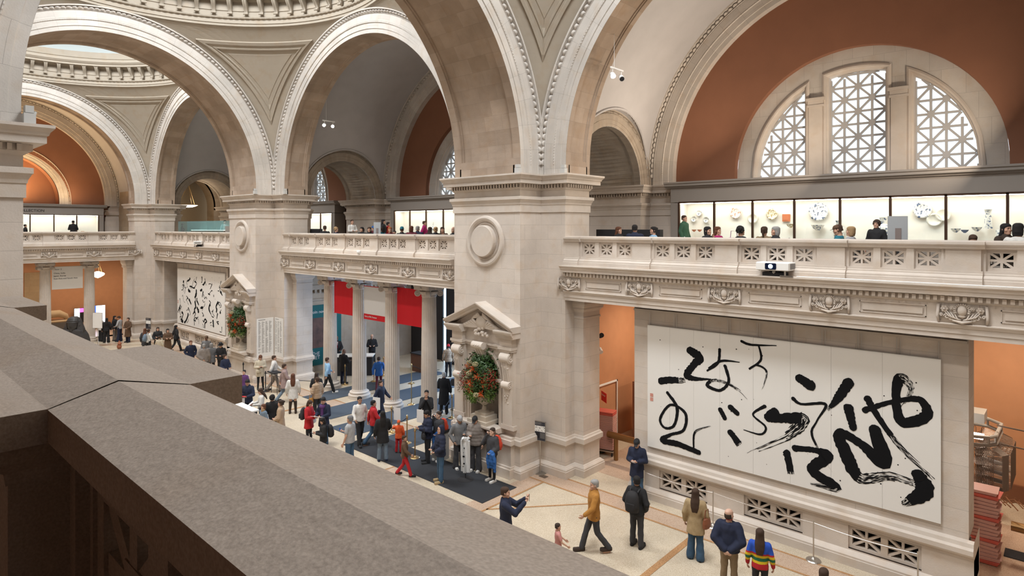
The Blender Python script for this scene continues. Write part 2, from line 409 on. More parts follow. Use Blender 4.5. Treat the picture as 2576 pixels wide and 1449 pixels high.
# ---- pendentives, ring cornice and dome of each bay ----
def sph(ax, ay, th, z, off=0):
    """point on the pendentive sphere at azimuth th, height z above Z0, offset inwards"""
    R = 7.48 * math.sqrt(2); r = math.sqrt(max(0, R * R - z * z)); k = (R - off) / R
    return (r * math.cos(th) * k * ax / 7.48, r * math.sin(th) * k * ay / 7.48, z * k)
PRO = [(0, 0), (.55, 0), (.56, .07), (.68, .07), (.70, .02), (.80, .02), (.81, .05), (.86, .05), (.88, -.03), (1.05, -.03), (1.07, -.01), (9, -.01)]
def pro(d):
    for a, b in zip(PRO, PRO[1:]):
        if d <= b[0]: return a[1] + (b[1] - a[1]) * (d - a[0]) / (b[0] - a[0])
    return PRO[-1][1]
DD = [0, .3, .55, .56, .68, .70, .80, .81, .86, .88, 1.05, 1.07]
def pendentive(mb, bx, ax, ay, sx, sy):
    R = 7.48 * math.sqrt(2); rows = []
    zt = sorted(set([i * .25 for i in range(26)] + [6.3 + .07 * i for i in range(17)] + [7.48 - d for d in DD if d < 7]))
    for z in zt:
        z = min(z, 7.479); r = math.sqrt(R * R - z * z); h = math.acos(min(1, 7.48 / r)); a0 = h; a1 = PI / 2 - h; L = (a1 - a0) * r
        ds = []
        for d in DD + [1.1 + (L / 2 - 1.1) * q / 6 for q in range(1, 7)]: ds.append(min(d, L / 2))
        row = []
        for d in ds + [L - x for x in ds[::-1]]:
            t = a0 + (d / r if r else 0)
            dm = min(d, L - d, (7.48 - z) * 1.0 + .0)
            o = pro(dm); x, y, zz = sph(ax, ay, t, z, o); row.append((bx + sx * x, YC + sy * y, Z0 + zz))
        rows.append(row)
    n = len(rows[0]); fs = []
    for j in range(len(rows) - 1):
        for i in range(n - 1):
            q = (j * n + i, j * n + i + 1, (j + 1) * n + i + 1, (j + 1) * n + i); fs.append(q if sx * sy > 0 else q[::-1])
    mb.add([p for r in rows for p in r], fs)
def bracket_mesh():
    b = MB(); pr = []
    for i in range(13):
        t = i / 12; z = -.62 * t; w = .20 - .05 * t; d = .34 * (1 - t) ** 1.3 + .07 + .035 * math.sin(t * 2 * PI); pr.append((d, z, w))
    b.loft([[(0, -w / 2, z), (d, -w / 2, z), (d, w / 2, z), (0, w / 2, z)] for d, z, w in pr])
    for s in (-.055, .055): b.tube([(d + .0, s, z) for d, z, w in pr], [.045 - .02 * i / 12 for i in range(13)], 6)
    b.tube([(.12, -.11, -.60), (.12, .11, -.60)], .05, 8); b.box(0, .42, -.14, .14, 0, .05)
    return b
brk0 = None
for i, (bx, ax) in enumerate(BAYS):
    mb = MB()
    for sx in (1, -1):
        for sy in (1, -1): pendentive(mb, bx, ax, AY, sx, sy)
    struct(mb.build('pendentive', pl_pend))
    sx, sy = ax / 7.48, AY / 7.48; zb = Z0 + 7.48
    def bead(f, am): return lambda a, z: 1 - am * abs(math.sin(a * f))
    c = MB(); c.lathe([(7.75, -.02), (7.40, 0), (7.40, .10), (7.36, .12), (7.36, .30)], (bx, YC, zb), 128, sx=sx, sy=sy, close=False)
    c.lathe([(7.36, .30), (7.30, .33), (7.28, .38), (7.32, .42)], (bx, YC, zb), 720, sx=sx, sy=sy, close=False, mod=lambda a, z: 1 - (.006 if .3 < z < .42 else 0) * abs(math.sin(a * 90)))
    c.lathe([(7.32, .42), (7.55, .45), (7.56, .72), (7.52, .75), (7.54, 1.16), (7.45, 1.18), (7.40, 1.24), (7.02, 1.25), (7.02, 1.36), (6.98, 1.38), (6.93, 1.44), (6.88, 1.5), (6.88, 1.56), (7.2, 1.6), (7.25, 1.75), (7.2, 1.8), (7.25, 1.86), (7.25, 2.2)], (bx, YC, zb), 128, sx=sx, sy=sy, close=False)
    cn = struct(c.build('dome_cornice', stone('ring_plaster', (.36, .31, .25), stain=.05, bump=.08)))
    for k in range(64):
        a = 2 * PI * (k + .5) / 64
        if brk0 is None:
            brk0 = bracket_mesh().build('bracket', MATS['ring_plaster'], cn); o = brk0
        else: o = brk0.copy(); COL.objects.link(o); o.parent = cn
        o.location = (bx + 7.50 * math.cos(a) * sx, YC + 7.50 * math.sin(a) * sy, zb + 1.20); o.rotation_euler = (0, 0, a + PI)
    d = MB(); pr = [(7.25 * math.cos(PI / 2 * t), 2.2 + 3.4 * math.sin(PI / 2 * t)) for t in [q / 14 for q in range(12)]]
    d.lathe(pr + [(2.65, 5.5), (2.65, 6.2)], (bx, YC, zb), 96, sx=sx, sy=sy, close=False)
    d.box(bx - 7.6 * sx, bx + 7.6 * sx, YC - 7.6 * sy, YC + 7.6 * sy, zb + 6.2, zb + 6.4)
    struct(d.build('ceiling_dome', pl_dome, smooth=True))

# carved husk drops at the feet of the pendentives
for (x, y, sx) in ((XP1, YE, 1), (XP1 - PW, YE, -1), (XP1 - PER, YE, 1), (XP1 - PER - PW, YE, -1), (XE, YE, 1)):
    b = MB()
    for k in range(9):
        z = 11.05 - .115 * k; r = .06 - .004 * k; px, py = x + sx * .05, y - .05
        for e in (-1, 0, 1): b.tube([(px, py, z + .05), (px + e * .06 * sx, py + e * .06, z), (px + e * .02, py + e * .02, z - .07)], [r * .3, r * .6, r * .2], 5)
    b.ball((x + sx * .06, y - .06, 11.15), .10, 8); b.ball((x + sx * .05, y - .05, 9.98), .04, 6)
    struct(b.build('carved_drop', st))
# ---- recess behind each wall arch: barrel vault, rim arch, lunette wall, window ----
TR = 2.1; TE = 2.72; TC = 4.16      # side passage: inner/outer radius, distance of its centre behind the arch plane
def recess(T, uc, su, name, window=True, sides=(1, -1), glowing=False):
    H = 7.475 * su; d0, d1 = 1.3, 7.0
    v = MB(T); nd = 116; na = 300; pts = [(math.cos(PI * i / na), math.sin(PI * i / na)) for i in range(na + 1)]
    def zof(i): return Z0 + 7.48 * pts[i][1]
    vs = []; fs = []
    for j in range(nd + 1):
        d = d0 + (d1 - d0) * j / nd
        vs.append((uc + H, d, ZS))
        for i in range(na + 1): vs.append((uc + su * 7.48 * pts[i][0], d, zof(i)))
        vs.append((uc - H, d, ZS))
    n = na + 3
    for j in range(nd):
        dc = d0 + (d1 - d0) * (j + .5) / nd
        for i in range(n - 1):
            z = sum(vs[j * n + i + q][2] for q in (0, 1)) / 2; s = 1 if i < n / 2 else -1
            if s in sides and math.hypot(dc - TC, z - ZS) < TE - .02: continue
            fs.append((j * n + i, j * n + i + 1, (j + 1) * n + i + 1, (j + 1) * n + i))
    v.add(vs, fs)
    for s in sides:        # groin of the side passage
        N = 40; g = []
        for i in range(N + 1):
            a = PI * i / N; d = TC + TE * math.cos(a); z = ZS + TE * math.sin(a)
            zz = max(0, z - Z0); u = math.sqrt(max(0, 7.48 ** 2 - zz * zz)) * su if z > Z0 else H
            g += [(uc + s * H, d, z), (uc + s * (u - .02), d, z)]
        v.add(g, [(2 * i, 2 * i + 1, 2 * i + 3, 2 * i + 2) for i in range(N)]); v.tube(g[1::2], .05, 6)
    struct(v.build('ceiling_vault', pl_vault))
    r = MB(T); r.sweep(ringprof(6.45, 7.48, 7.0), ARCS, uc, Z0, su); r.sweep([(6.45, 7.0), (6.45, 7.35)], angs(64), uc, Z0, su)
    struct(r.build('rim_arch', st_arch))
    for s in sides:
        def TT(u, d, z, s=s): return T(uc + s * (H + d), u, z)
        k = MB(TT); P = ringprof(TR, TE, 0, 1, 44)
        k.sweep([(p[0], p[1] * .7, *[q for q in (p[2] * .6 if len(p) > 2 else None, p[3] if len(p) > 3 else None) if q is not None]) for p in P], angs(110, 0), TC, ZS)
        k.sweep(panel_soffit(TR, 0, PW, .3, .05), angs(40, 0), TC, ZS)
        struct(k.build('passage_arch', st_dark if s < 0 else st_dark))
    w = MB(T); wr = 3.98 * su if not glowing else 3.9
    wall_arch(w, uc - H, uc + H, 6.4, 17.8, uc, 4.05, 9.0, Z0 if window else ZS, 7.3, .28, 48)
    struct(w.build('wall_' + name, terra))
    return None
for nm, (bx, ax) in zip(('east_near', 'east_middle', 'east_far'), BAYS): recess(FE, bx, ax / 7.475, nm)
recess(FN, YC, AY / 7.475, 'north', window=False, sides=(), glowing=True)
# blind recess beyond the end lunette
g = MB(FN); g.sweep([(3.35, 7.6), (3.35, 8.6)], angs(40), YC, ZS + .3); g.box(YC - 4.4, YC + 4.4, 8.6, 8.7, 6, 14.4)
struct(g.build('wall_north_recess', terra))
g = MB(FN); g.sweep([(p[0], p[1]) + tuple(p[2:]) for p in ringprof(3.35, 4.08, 7.42, 1, 60)], angs(150), YC, ZS + .3); struct(g.build('lunette_arch', st_arch))
# windows
def pane(mb, ug, u0, u1, zb, R, zc, c, bar=.07, fr=.10, d=7.84):
    """grille of one light, clipped to circle radius R around (uc=0, zc); c = cell"""
    def top(u): return zc + math.sqrt(max(0, R * R - u * u))
    def seg(a, b, w=bar, e=.05):
        n = 24; best = None; inside = []
        for i in range(n + 1):
            t = i / n; u = a[0] + (b[0] - a[0]) * t; z = a[1] + (b[1] - a[1]) * t
            if u0 - 1e-3 <= u <= u1 + 1e-3 and zb - 1e-3 <= z <= top(u) + .02: inside.append(t)
        if len(inside) < 2: return
        t0, t1 = inside[0], inside[-1]; p = (a[0] + (b[0] - a[0]) * t0, a[1] + (b[1] - a[1]) * t0); q = (a[0] + (b[0] - a[0]) * t1, a[1] + (b[1] - a[1]) * t1)
        dx, dz = q[0] - p[0], q[1] - p[1]; l = math.hypot(dx, dz); nx, nz = -dz / l * w / 2, dx / l * w / 2
        P = [(p[0] + nx, p[1] + nz), (p[0] - nx, p[1] - nz), (q[0] - nx, q[1] - nz), (q[0] + nx, q[1] + nz)]
        vs = [(ug + x, d - e, z) for x, z in P] + [(ug + x, d + e, z) for x, z in P]
        mb.add(vs, [(0, 1, 2, 3), (4, 7, 6, 5), (0, 4, 5, 1), (1, 5, 6, 2), (2, 6, 7, 3), (3, 7, 4, 0)])
    nu = max(1, round((u1 - u0) / c)); cu = (u1 - u0) / nu; nz = int((top(0) - zb) / c) + 2
    for i in range(nu + 1): seg((u0 + i * cu, zb), (u0 + i * cu, zb + nz * c))
    for j in range(nz): seg((u0, zb + j * c), (u1, zb + j * c), bar, .046)
    for i in range(nu):
        for j in range(nz):
            a, b = (u0 + i * cu, zb + j * c), (u0 + (i + 1) * cu, zb + (j + 1) * c)
            if (i + j) % 2 == 0: seg(a, b, bar, .042)
            else: seg((b[0], a[1]), (a[0], b[1]), bar, .038)
    for i in range(nu + 1):
        for j in range(nz):
            u, z = u0 + i * cu, zb + j * c
            if (i + j) % 2 == 0 and z < top(u) - .1: mb.lathe([(.11, 0), (.11, .12)], (ug + u, d + .06, z), 8, ax=(0, -1, 0))
def lunette_window(T, uc, R=4.05, zc=Z0, idx=1):
    o = MB(T); arcs = angs(96)
    # stone surround with three lights and two pilaster mullions
    n = 72; zb = 9.0; Ri = 3.42
    def top(u, r): return zc + math.sqrt(max(0, r * r - u * u))
    cols = [(-R, -Ri), (-1.52, -.98), (.98, 1.52), (Ri, R)]
    for (a, b) in cols:
        m_ = 8; 
        for i in range(m_):
            p, q = a + (b - a) * i / m_, a + (b - a) * (i + 1) / m_
            o.add([(uc + p, 7.55, zb), (uc + q, 7.55, zb), (uc + q, 7.55, top(q, R)), (uc + p, 7.55, top(p, R))], [(0, 1, 2, 3)])
    lights = [(-Ri, -1.52), (-.98, .98), (1.52, Ri)]
    for (a, b) in lights:
        m_ = 20
        for i in range(m_):
            p, q = a + (b - a) * i / m_, a + (b - a) * (i + 1) / m_
            o.add([(uc + p, 7.55, top(p, Ri)), (uc + q, 7.55, top(q, Ri)), (uc + q, 7.55, top(q, R)), (uc + p, 7.55, top(p, R))], [(0, 1, 2, 3)])
    fr = MB(T)
    for (a, b) in lights:      # moulded frame round each light
        out = [(a, zb)] + [(a + (b - a) * i / 24, top(a + (b - a) * i / 24, Ri)) for i in range(25)] + [(b, zb)]
        def ins(k):
            a2, b2, r2 = a + k, b - k, Ri - k
            return [(a2, zb)] + [(a2 + (b2 - a2) * i / 24, top(a2 + (b2 - a2) * i / 24, r2)) for i in range(25)] + [(b2, zb)]
        rows = [(out, 7.55), (ins(-.06), 7.50), (ins(-.0), 7.47), (ins(.05), 7.48), (ins(.07), 7.56), (ins(.12), 7.60), (ins(.14), 7.86)]
        L = [[(uc + u, d, z) for u, z in r] for r, d in rows]; k = len(L[0])
        fr.add([p for r in L for p in r], [(j * k + i, j * k + i + 1, (j + 1) * k + i + 1, (j + 1) * k + i) for j in range(len(L) - 1) for i in range(k - 1)])
    for c in (-1.25, 1.25):    # pilaster caps
        for (w, p, z0_, z1_) in ((.22, .10, zb, 12.1), (.27, .14, 12.1, 12.18), (.25, .12, 12.18, 12.32), (.30, .17, 12.32, 12.42), (.27, .12, 9.6, 9.72)):
            fr.box(uc + c - w, uc + c + w, 7.55 - p, 7.56, z0_, z1_)
    root = struct(o.build('window_%d' % idx, st_arch)); f = fr.build('window_frame', st, root)
    gr = MB(T)
    for (a, b) in lights: pane(gr, uc, a + .14, b - .14, 9.3, Ri - .14, zc, .425 if a == -.98 else .44)
    gr.build('window_grille', mat('window_grille_stone', (.50, .49, .49), .6), root)
    p = MB(T); p.box(uc - Ri, uc + Ri, 7.93, 7.935, zb, zc + Ri); p.build('window_pane', glass, root)
    return root
for i, (bx, ax) in enumerate(BAYS): lunette_window(FE, bx, idx=i + 1)

# ---- masses that carry the arches ----
def east_pier(xr, niche=True):
    xl = xr - PW
    front = [(xr, 17.7), (xr, 16.94), (xr + 1, 16.94), (xr + 1, YE), (xr, YE), (xr, 14.62), (xl, 14.62), (xl, YE), (xl - 1, YE), (xl - 1, 16.94), (xl, 16.94), (xl, 17.7)]
    pier(front, 'pier', 5 if niche else None)
    back = [(xr + 1.03, 23.6), (xr + 1.03, 22.64), (xr, 22.64), (xr, 21.9), (xl, 21.9), (xl, 22.64), (xl - 1.03, 22.64), (xl - 1.03, 23.6)]
    pier(back, 'pier', None, 6.4)
    w = MB()
    for x, s in ((xr, 1), (xl, -1)): w.box(min(x, x - s * .3), max(x, x - s * .3), 17.5, 23.4, 0, 6.4)
    struct(w.build('wall_corridor_side', st_wall))
    for (x0, x1) in ((xr + .98, xr + 1.35), (xl - 1.35, xl - .98)):     # antae under the entablature
        a = MB(); pa = [(x0, 17.03), (x1, 17.03), (x1, 16.13), (x0, 16.13)][::-1] if False else [(x1, 17.03), (x1, 16.13), (x0, 16.13), (x0, 17.03)]
        mold(a, pa, [(0, .36), (0, .8)], True); mold(a, pa, [(0, 1.28), (0, 5.62)], True)
        o = struct(a.build('anta', st_wall)); b = MB(); mold(b, pa, P_BASE, True); mold(b, pa, P_LEDGE, True)
        mold(b, pa, [(.004, 4.98), (.03, 5.0), (.03, 5.04), (.004, 5.06), (.004, 5.2), (.04, 5.25), (.09, 5.3), (.09, 5.36), (.12, 5.4), (.15, 5.48), (.15, 5.62)], True)
        q = b.build('anta_moulding', st, o); q['kind'] = 'structure'
east_pier(XP1); east_pier(XP1 - PER); east_pier(XP1 + PER + .0, False)
# north-east corner mass
cp = [(XE, 17.7), (XE, 16.94), (XE + 1, 16.94), (XE + 1, YE), (XE, YE), (XE, 14.64), (XE - 1.3, 14.64), (XE - 1.3, YE), (XE - 3.05, YE), (XE - 3.05, 17.7)]
pier(cp, 'pier', None)
pier([(XE + 1.03, 23.6), (XE + 1.03, 22.64), (XE, 22.64), (XE, 21.9), (XE - 3.05, 21.9), (XE - 3.05, 23.6)], 'pier', None, 6.4)
pier([(XE - 7.35, YE - 1.03), (XE - 7.0, YE - 1.03), (XE - 7.0, YE), (XE - 3.05, YE), (XE - 3.05, YE + .5), (XE - 7.35, YE + .5)][::-1][::-1], 'pier', None, 6.4)
for xx in (XE,):
    w = MB(); w.box(XE - .3, XE, 17.5, 23.4, 0, 6.4); struct(w.build('wall_corridor_side', st_wall))
for xr, xa in ((XE, XE + .98),):
    a = MB(); x0, x1 = XE + .98, XE + 1.35; pa = [(x1, 17.03), (x1, 16.13), (x0, 16.13), (x0, 17.03)]
    mold(a, pa, [(0, .36), (0, .8)], True); mold(a, pa, [(0, 1.28), (0, 5.62)], True); mold(a, pa, P_BASE, True); mold(a, pa, P_LEDGE, True)
    struct(a.build('anta', st_wall))
a = MB(); y0, y1 = 14.3, 14.66; pa = [(XE - .49, y1), (XE - .49, y0), (XE - 1.4, y0), (XE - 1.4, y1)]
pa = [(XE - 1.4, y0), (XE - .49, y0), (XE - .49, y1), (XE - 1.4, y1)][::-1]
mold(a, pa, [(0, 0), (0, 5.0), (.06, 5.05), (.06, 5.2), (.12, 5.35), (.15, 5.62)], True); struct(a.build('anta', st_wall))
# west side (mostly behind the camera): piers mirrored, plain walls
def mir(p): return [(x, YE + YW - y) for x, y in p][::-1]
for xr in (XP1, XP1 - PER, XP1 + PER):
    xl = xr - PW
    front = [(xr, 17.7), (xr, 16.94), (xr + 1, 16.94), (xr + 1, YE), (xr, YE), (xr, 14.62), (xl, 14.62), (xl, YE), (xl - 1, YE), (xl - 1, 16.94), (xl, 16.94), (xl, 17.7)]
    pier(mir(front), 'pier', None)
pier(mir(cp[:-4] + [(XE - 1.3, 14.64), (XE - 1.3, YE), (XE - 3.05, YE), (XE - 3.05, 17.7)]), 'pier', None)
w = MB(); w.box(-60, XP1 - 2, -.2, .4, 0, 18); struct(w.build('wall_west', st_wall))
w = MB(); w.box(-14, 4, -5.3, -5, 0, 17); w.box(-14.3, -14, -5, 1, 0, 17); w.box(3.6, 4, -5, 1, 0, 17); struct(w.build('wall_west_gallery', mat('west_gallery_bounce_brown', (.24, .15, .105), .8)))  # brown of these unseen walls is chosen to warm and dim bounced light
w = MB(); w.box(-14.3, 4, -5.3, .2, 14, 14.3); struct(w.build('ceiling_west_gallery', MATS['west_gallery_bounce_brown']))
w = MB(); w.box(-14.3, 4, -5.3, .55, 6.3, 6.6); struct(w.build('floor_west_gallery', MATS['west_gallery_bounce_brown']))
# east gallery floors, corridor back walls, side walls
w = MB(); w.box(-66, 8, 15.75, 24, 5.62, 6.64); w.box(XE - 9, XE - .1, -1, 17, 5.62, 6.64); struct(w.build('floor_gallery', mat('gallery_floor', (.30, .25, .2), .4)))
w = MB(); w.box(-15, 8, 23.0, 23.3, 0, 6.4); w.box(-66, -31, 23.0, 23.3, 0, 6.4); w.box(XE - 7.6, XE - 7.3, -1, 17, 0, 6.4); w.box(XP1, XP1 + .03, 17.5, 23, .0, 5.62)
struct(w.build('wall_corridor_back', terra_l))
w = MB(); w.box(5.0, 5.3, -5.3, 24, 0, 18); struct(w.build('wall_south_recess', st_wall))
# outer vaults over the building so that no sky shows between shells
w = MB(); w.box(-62, 6, 16.9, 24.3, 17.75, 17.9); w.box(XE - 9.5, XE - 1.3, -1, 17, 17.75, 17.9); struct(w.build('ceiling_outer', pl_vault))
# lower walls carrying the big panels
def panel_wall(u0, u1, T, name):
    w = MB(T); yb = .61
    w.box(u0, u1, yb, 1.5, 1.28, 5.62); w.box(u0, u1, yb - .09, 1.5, 0, .30)
    o = struct(w.build(name, st_wall))
    m_ = MB(T); pr = [(yb - .23, 0), (yb - .23, .19), (yb - .215, .2), (yb - .215, .24), (yb - .17, .28), (yb - .13, .31), (yb - .10, .33), (yb - .10, .36)]
    pr += [(yb - .10, .90), (yb - .12, .92), (yb - .12, .96), (yb - .2, 1.0), (yb - .22, 1.04), (yb - .22, 1.14), (yb - .16, 1.18), (yb - .14, 1.26), (yb, 1.28)]
    for k in range(len(pr) - 1):
        if pr[k][1] == .36: continue
        (d_a, za), (d_b, zb_) = pr[k], pr[k + 1]
        m_.add([(u0 - .1, d_a, za), (u1 + .1, d_a, za), (u1 + .1, d_b, zb_), (u0 - .1, d_b, zb_)], [(0, 1, 2, 3)])
    for u in (u0 - .1, u1 + .1):
        m_.add([(u, d, z) for d, z in pr] + [(u, 1.5, 1.28), (u, 1.5, 0)], [tuple(range(len(pr) + 2))])
    q = m_.build('wall_moulding', st, o); q['kind'] = 'structure'
    # dado with pierced panels
    n = 3; L = u1 - u0; g = MB(T); gw = 1.46; starts = [u0 + .88, u0 + 3.35, u0 + 5.83]
    x = u0 - .1
    for s in starts:
        g.box(x, s, yb - .10, 1.4, .36, .90); x = s + gw
    g.box(x, u1 + .1, yb - .10, 1.4, .36, .90); g.box(u0, u1, 1.0, 1.05, .3, 1.2)
    q = g.build('wall_dado', st, o); q['kind'] = 'structure'
    for s in starts:
        r = MB(T); star_panel(r, s, .36, .73, .54, yb - .04, yb + .06); star_panel(r, s + .73, .36, .73, .54, yb - .04, yb + .06)
        q = r.build('pierced_vent', st, o)
    k = MB(T); k.box(u0 + .2, u1 - .2, .98, .99, .36, .9); k.build('vent_backing', ink, o)
    return o
def star_panel(mb, u, z, w, h, d0, d1, b=.05, fr=.07, plate=False):
    """square pierced with eight-rayed star"""
    mb.box(u, u + w, d0, d1, z, z + fr); mb.box(u, u + w, d0, d1, z + h - fr, z + h); mb.box(u, u + fr, d0, d1, z + fr, z + h - fr); mb.box(u + w - fr, u + w, d0, d1, z + fr, z + h - fr)
    uc, zc = u + w / 2, z + h / 2
    mb.box(uc - b / 2, uc + b / 2, d0 + .01, d1, z + fr, z + h - fr); mb.box(u + fr, u + w - fr, d0 + .01, d1, zc - b / 2, zc + b / 2)
    for s in (1, -1):
        a = (u + fr * .8, zc - s * (h / 2 - fr * .8)); e = (u + w - fr * .8, zc + s * (h / 2 - fr * .8)); dx, dz = e[0] - a[0], e[1] - a[1]; l = math.hypot(dx, dz); nx, nz = -dz / l * b / 2, dx / l * b / 2
        P = [(a[0] + nx, a[1] + nz), (a[0] - nx, a[1] - nz), (e[0] - nx, e[1] - nz), (e[0] + nx, e[1] + nz)]
        mb.add([(p, d0 + .012, q) for p, q in P] + [(p, d1, q) for p, q in P], [(0, 1, 2, 3), (4, 7, 6, 5), (0, 4, 5, 1), (1, 5, 6, 2), (2, 6, 7, 3), (3, 7, 4, 0)])
    mb.box(uc - b * 1.1, uc + b * 1.1, d0 + .008, d1, zc - b * 1.1, zc + b * 1.1)
panel_wall(-9.81, -1.69, FE, 'wall_panel_near'); panel_wall(-46.15, -38.03, FE, 'wall_panel_far')

# ---- carved relief of the frieze (one mesh, repeated) ----
def relief_mesh():
    b = MB(); b.box(-.40, .40, 0, .03, -.20, .20)
    b.ball((0, -.03, .06), .10, 8, sc=(.85, .6, 1.1))
    for i in range(14):
        a = PI * (-.1 + 1.2 * i / 13); b.tube([(0 + .10 * math.cos(a), -.03, .05 + .11 * math.sin(a)), (.145 * math.cos(a), -.045, .05 + .155 * math.sin(a))], [.022, .012], 5)
    for s in (-1, 1):
        for (cx, cz) in ((.30, .08), (.17, .10)):
            R_ = .07 if cx > .2 else .045
            for k in range(6):
                a = 2 * PI * k / 6; b.ball((s * (cx + R_ * .6 * math.cos(a)), -.035, cz + R_ * .6 * math.sin(a)), R_ * .45, 5, sc=(1, .5, 1))
            b.ball((s * cx, -.06, cz), R_ * .35, 5)
        for (x0, z0, r, t) in ((.26, -.08, .055, 1), (.36, -.05, .035, 1), (.18, -.11, .04, -1)):
            pts = []
            for i in range(16):
                a = t * (i / 15 * 2.6 * PI); rr = r * (1 - i / 19); pts.append((s * (x0 + rr * math.cos(a)), -.03, z0 + rr * math.sin(a)))
            b.tube(pts, [.016] * 16, 5)
        for k in range(4):
            b.tube([(s * .02, -.03, -.14), (s * (.08 + .05 * k), -.05, -.12 + .02 * k), (s * (.12 + .07 * k), -.035, -.02 + .03 * k)], [.02, .018, .008], 5)
        b.tube([(s * .40, -.02, -.19), (s * .42, -.05, -.08), (s * .40, -.03, .17)], [.02, .03, .03], 6)
    b.lathe([(.01, -.02), (.05, 0), (.07, .03), (.03, .05), (.05, .08)], (0, -.03, -.08), 10, sy=.5)
    b.tube([(-.16, -.04, -.15), (0, -.07, -.185), (.16, -.04, -.15)], [.02, .035, .02], 6)
    return b
rel0 = relief_mesh().build('carved_relief', st); rel0.data.polygons.foreach_set('use_smooth', [True] * len(rel0.data.polygons))
REL_USED = [False]
def put_relief(parent, loc, rz):
    if not REL_USED[0]: o = rel0; REL_USED[0] = True
    else: o = rel0.copy(); COL.objects.link(o)
    o.parent = parent; o.location = loc; o.rotation_euler = (0, 0, rz)
    return o
# ---- entablature and balustrade along a bay ----
def entablature(T, u0, u1, us, rz, name):
    pr = [(.03, 5.62), (-.03, 5.62), (-.03, 5.72), (-.05, 5.725), (-.05, 5.83), (-.07, 5.84), (-.10, 5.89), (-.115, 5.91), (-.115, 5.93), (-.07, 5.94), (-.07, 6.34), (-.10, 6.36), (-.12, 6.38), (-.12, 6.50),
          (-.26, 6.52), (-.26, 6.60), (-.28, 6.61), (-.29, 6.65), (-.33, 6.69), (-.34, 6.70), (-.34, 6.73), (.6, 6.74), (.6, 5.62)]
    b = MB(T); P0 = [(u0, d, z) for d, z in pr]; P1 = [(u1, d, z) for d, z in pr]; n = len(pr)
    b.add(P0 + P1, [(i, (i + 1) % n, n + (i + 1) % n, n + i) for i in range(n)] + [tuple(range(n)), tuple(range(n, 2 * n))[::-1]])
    k = int((u1 - u0) / .125)
    for i in range(k):
        u = u0 + .06 + i * (u1 - u0) / k; b.box(u, u + .07, -.19, -.12, 6.40, 6.50)
    # sunk panels between the carvings
    e = [u0] + list(us) + [u1]
    for a, c in zip(us, us[1:]):
        x0, x1 = a + .62, c - .62
        for (w_, dd, zz0, zz1) in ((0, .018, 6.02, 6.27),):
            b.box(x0, x1, -.07 - dd, -.07, zz0, zz0 + .02); b.box(x0, x1, -.07 - dd, -.07, zz1 - .02, zz1)
            b.box(x0, x0 + .02, -.07 - dd, -.07, zz0, zz1); b.box(x1 - .02, x1, -.07 - dd, -.07, zz0, zz1)
            b.box(x0 + .06, x1 - .06, -.07 - .03, -.07, zz0 + .06, zz1 - .06)
    o = struct(b.build(name, st))
    for u in us:
        if u0 - .2 < u < u1 + .2:
            x = T(u, -.08, 6.15); put_relief(o, x, rz)
    return o
def balustrade(T, u0, u1, peds, label, name='balustrade', zt=7.64):
    o = MB(T)   # base course
    root = thing(name, label, 'balustrade', (0, 0, 0), group='stone balustrades of the gallery')
    base = [(-.05, 6.73), (-.05, 6.83), (-.03, 6.84), (-.03, 6.88), (.0, 6.91), (.03, 6.93), (.03, 6.96), (.06, 6.97), (.06, 7.02), (.36, 7.02), (.36, 6.73)]
    def ext(prof, a, b_, mb, dd=0):
        n = len(prof); mb.add([(a, d + dd, z) for d, z in prof] + [(b_, d + dd, z) for d, z in prof], [(i, (i + 1) % n, n + (i + 1) % n, n + i) for i in range(n)] + [tuple(range(n)), tuple(range(n, 2 * n))[::-1]])
    ext(base, u0, u1, o)
    for p in peds: ext([(d - .07 if d < .1 else d, z) for d, z in base], max(u0, p - .33), min(u1, p + .33), o)
    o.build('base_course', st_wall if False else st, root)
    c = MB(T); cop = [(.06, 7.46), (.02, 7.48), (.02, 7.51), (-.02, 7.54), (-.03, 7.56), (-.03, 7.61), (.19, 7.64), (.41, 7.61), (.41, 7.56), (.36, 7.50), (.32, 7.46)]
    ext(cop, u0, u1, c)
    for p in peds: ext([(d - .08 if d < .19 else d + .05, z + .001) for d, z in cop], max(u0, p - .37), min(u1, p + .37), c)
    c.build('coping', st, root)
    for p in peds:
        pd = MB(T); pd.box(max(u0, p - .30), min(u1, p + .30), .004, .345, 7.0, 7.465); pd.build('pedestal', st, root)
    pn = 0
    ee = [u0 - .3] + list(peds) + [u1 + .3]
    for a, b_ in zip(ee, ee[1:]):
        x0, x1 = a + .30, b_ - .30; L = x1 - x0
        if L < .5: continue
        k = 3 if L > 1.5 else max(1, int(L / .55)); s = L / k
        m_ = MB(T)
        for i in range(k):
            xa = x0 + i * s; g = min(.46, s - .1); cu = xa + s / 2
            m_.box(xa, cu - g / 2, .10, .28, 7.0, 7.47); m_.box(cu + g / 2, xa + s, .10, .28, 7.0, 7.47)
            m_.box(xa, xa + .07, .067, .285, 7.01, 7.465); m_.box(xa + s - .07, xa + s, .067, .285, 7.01, 7.465)
            m_.box(cu - g / 2, cu + g / 2, .112, .27, 7.01, 7.06); m_.box(cu - g / 2, cu + g / 2, .112, .27, 7.42, 7.465)
            star_panel(m_, cu - g / 2, 7.05, g, .38, .12, .26, .045, .045)
        m_.build('pierced_panel', st, root)
    return root
for nm, (bx, ax) in zip(('near', 'middle', 'far'), BAYS):
    us = [bx + 2.5 * (k - 2.5) for k in range(6)]; h = ax - 1.0
    entablature(FE, bx - h, bx + h, us, 0, 'entablature')
    balustrade(FE, bx - h, bx + h, us, {'near': 'stone balustrade above the large calligraphy panel, with the projector in front',
               'middle': 'stone balustrade above the four fluted columns and red banners', 'far': 'stone balustrade above the smaller far calligraphy panel'}[nm])
us = [YC + 2.5 * (k - 2.5) for k in range(6)]
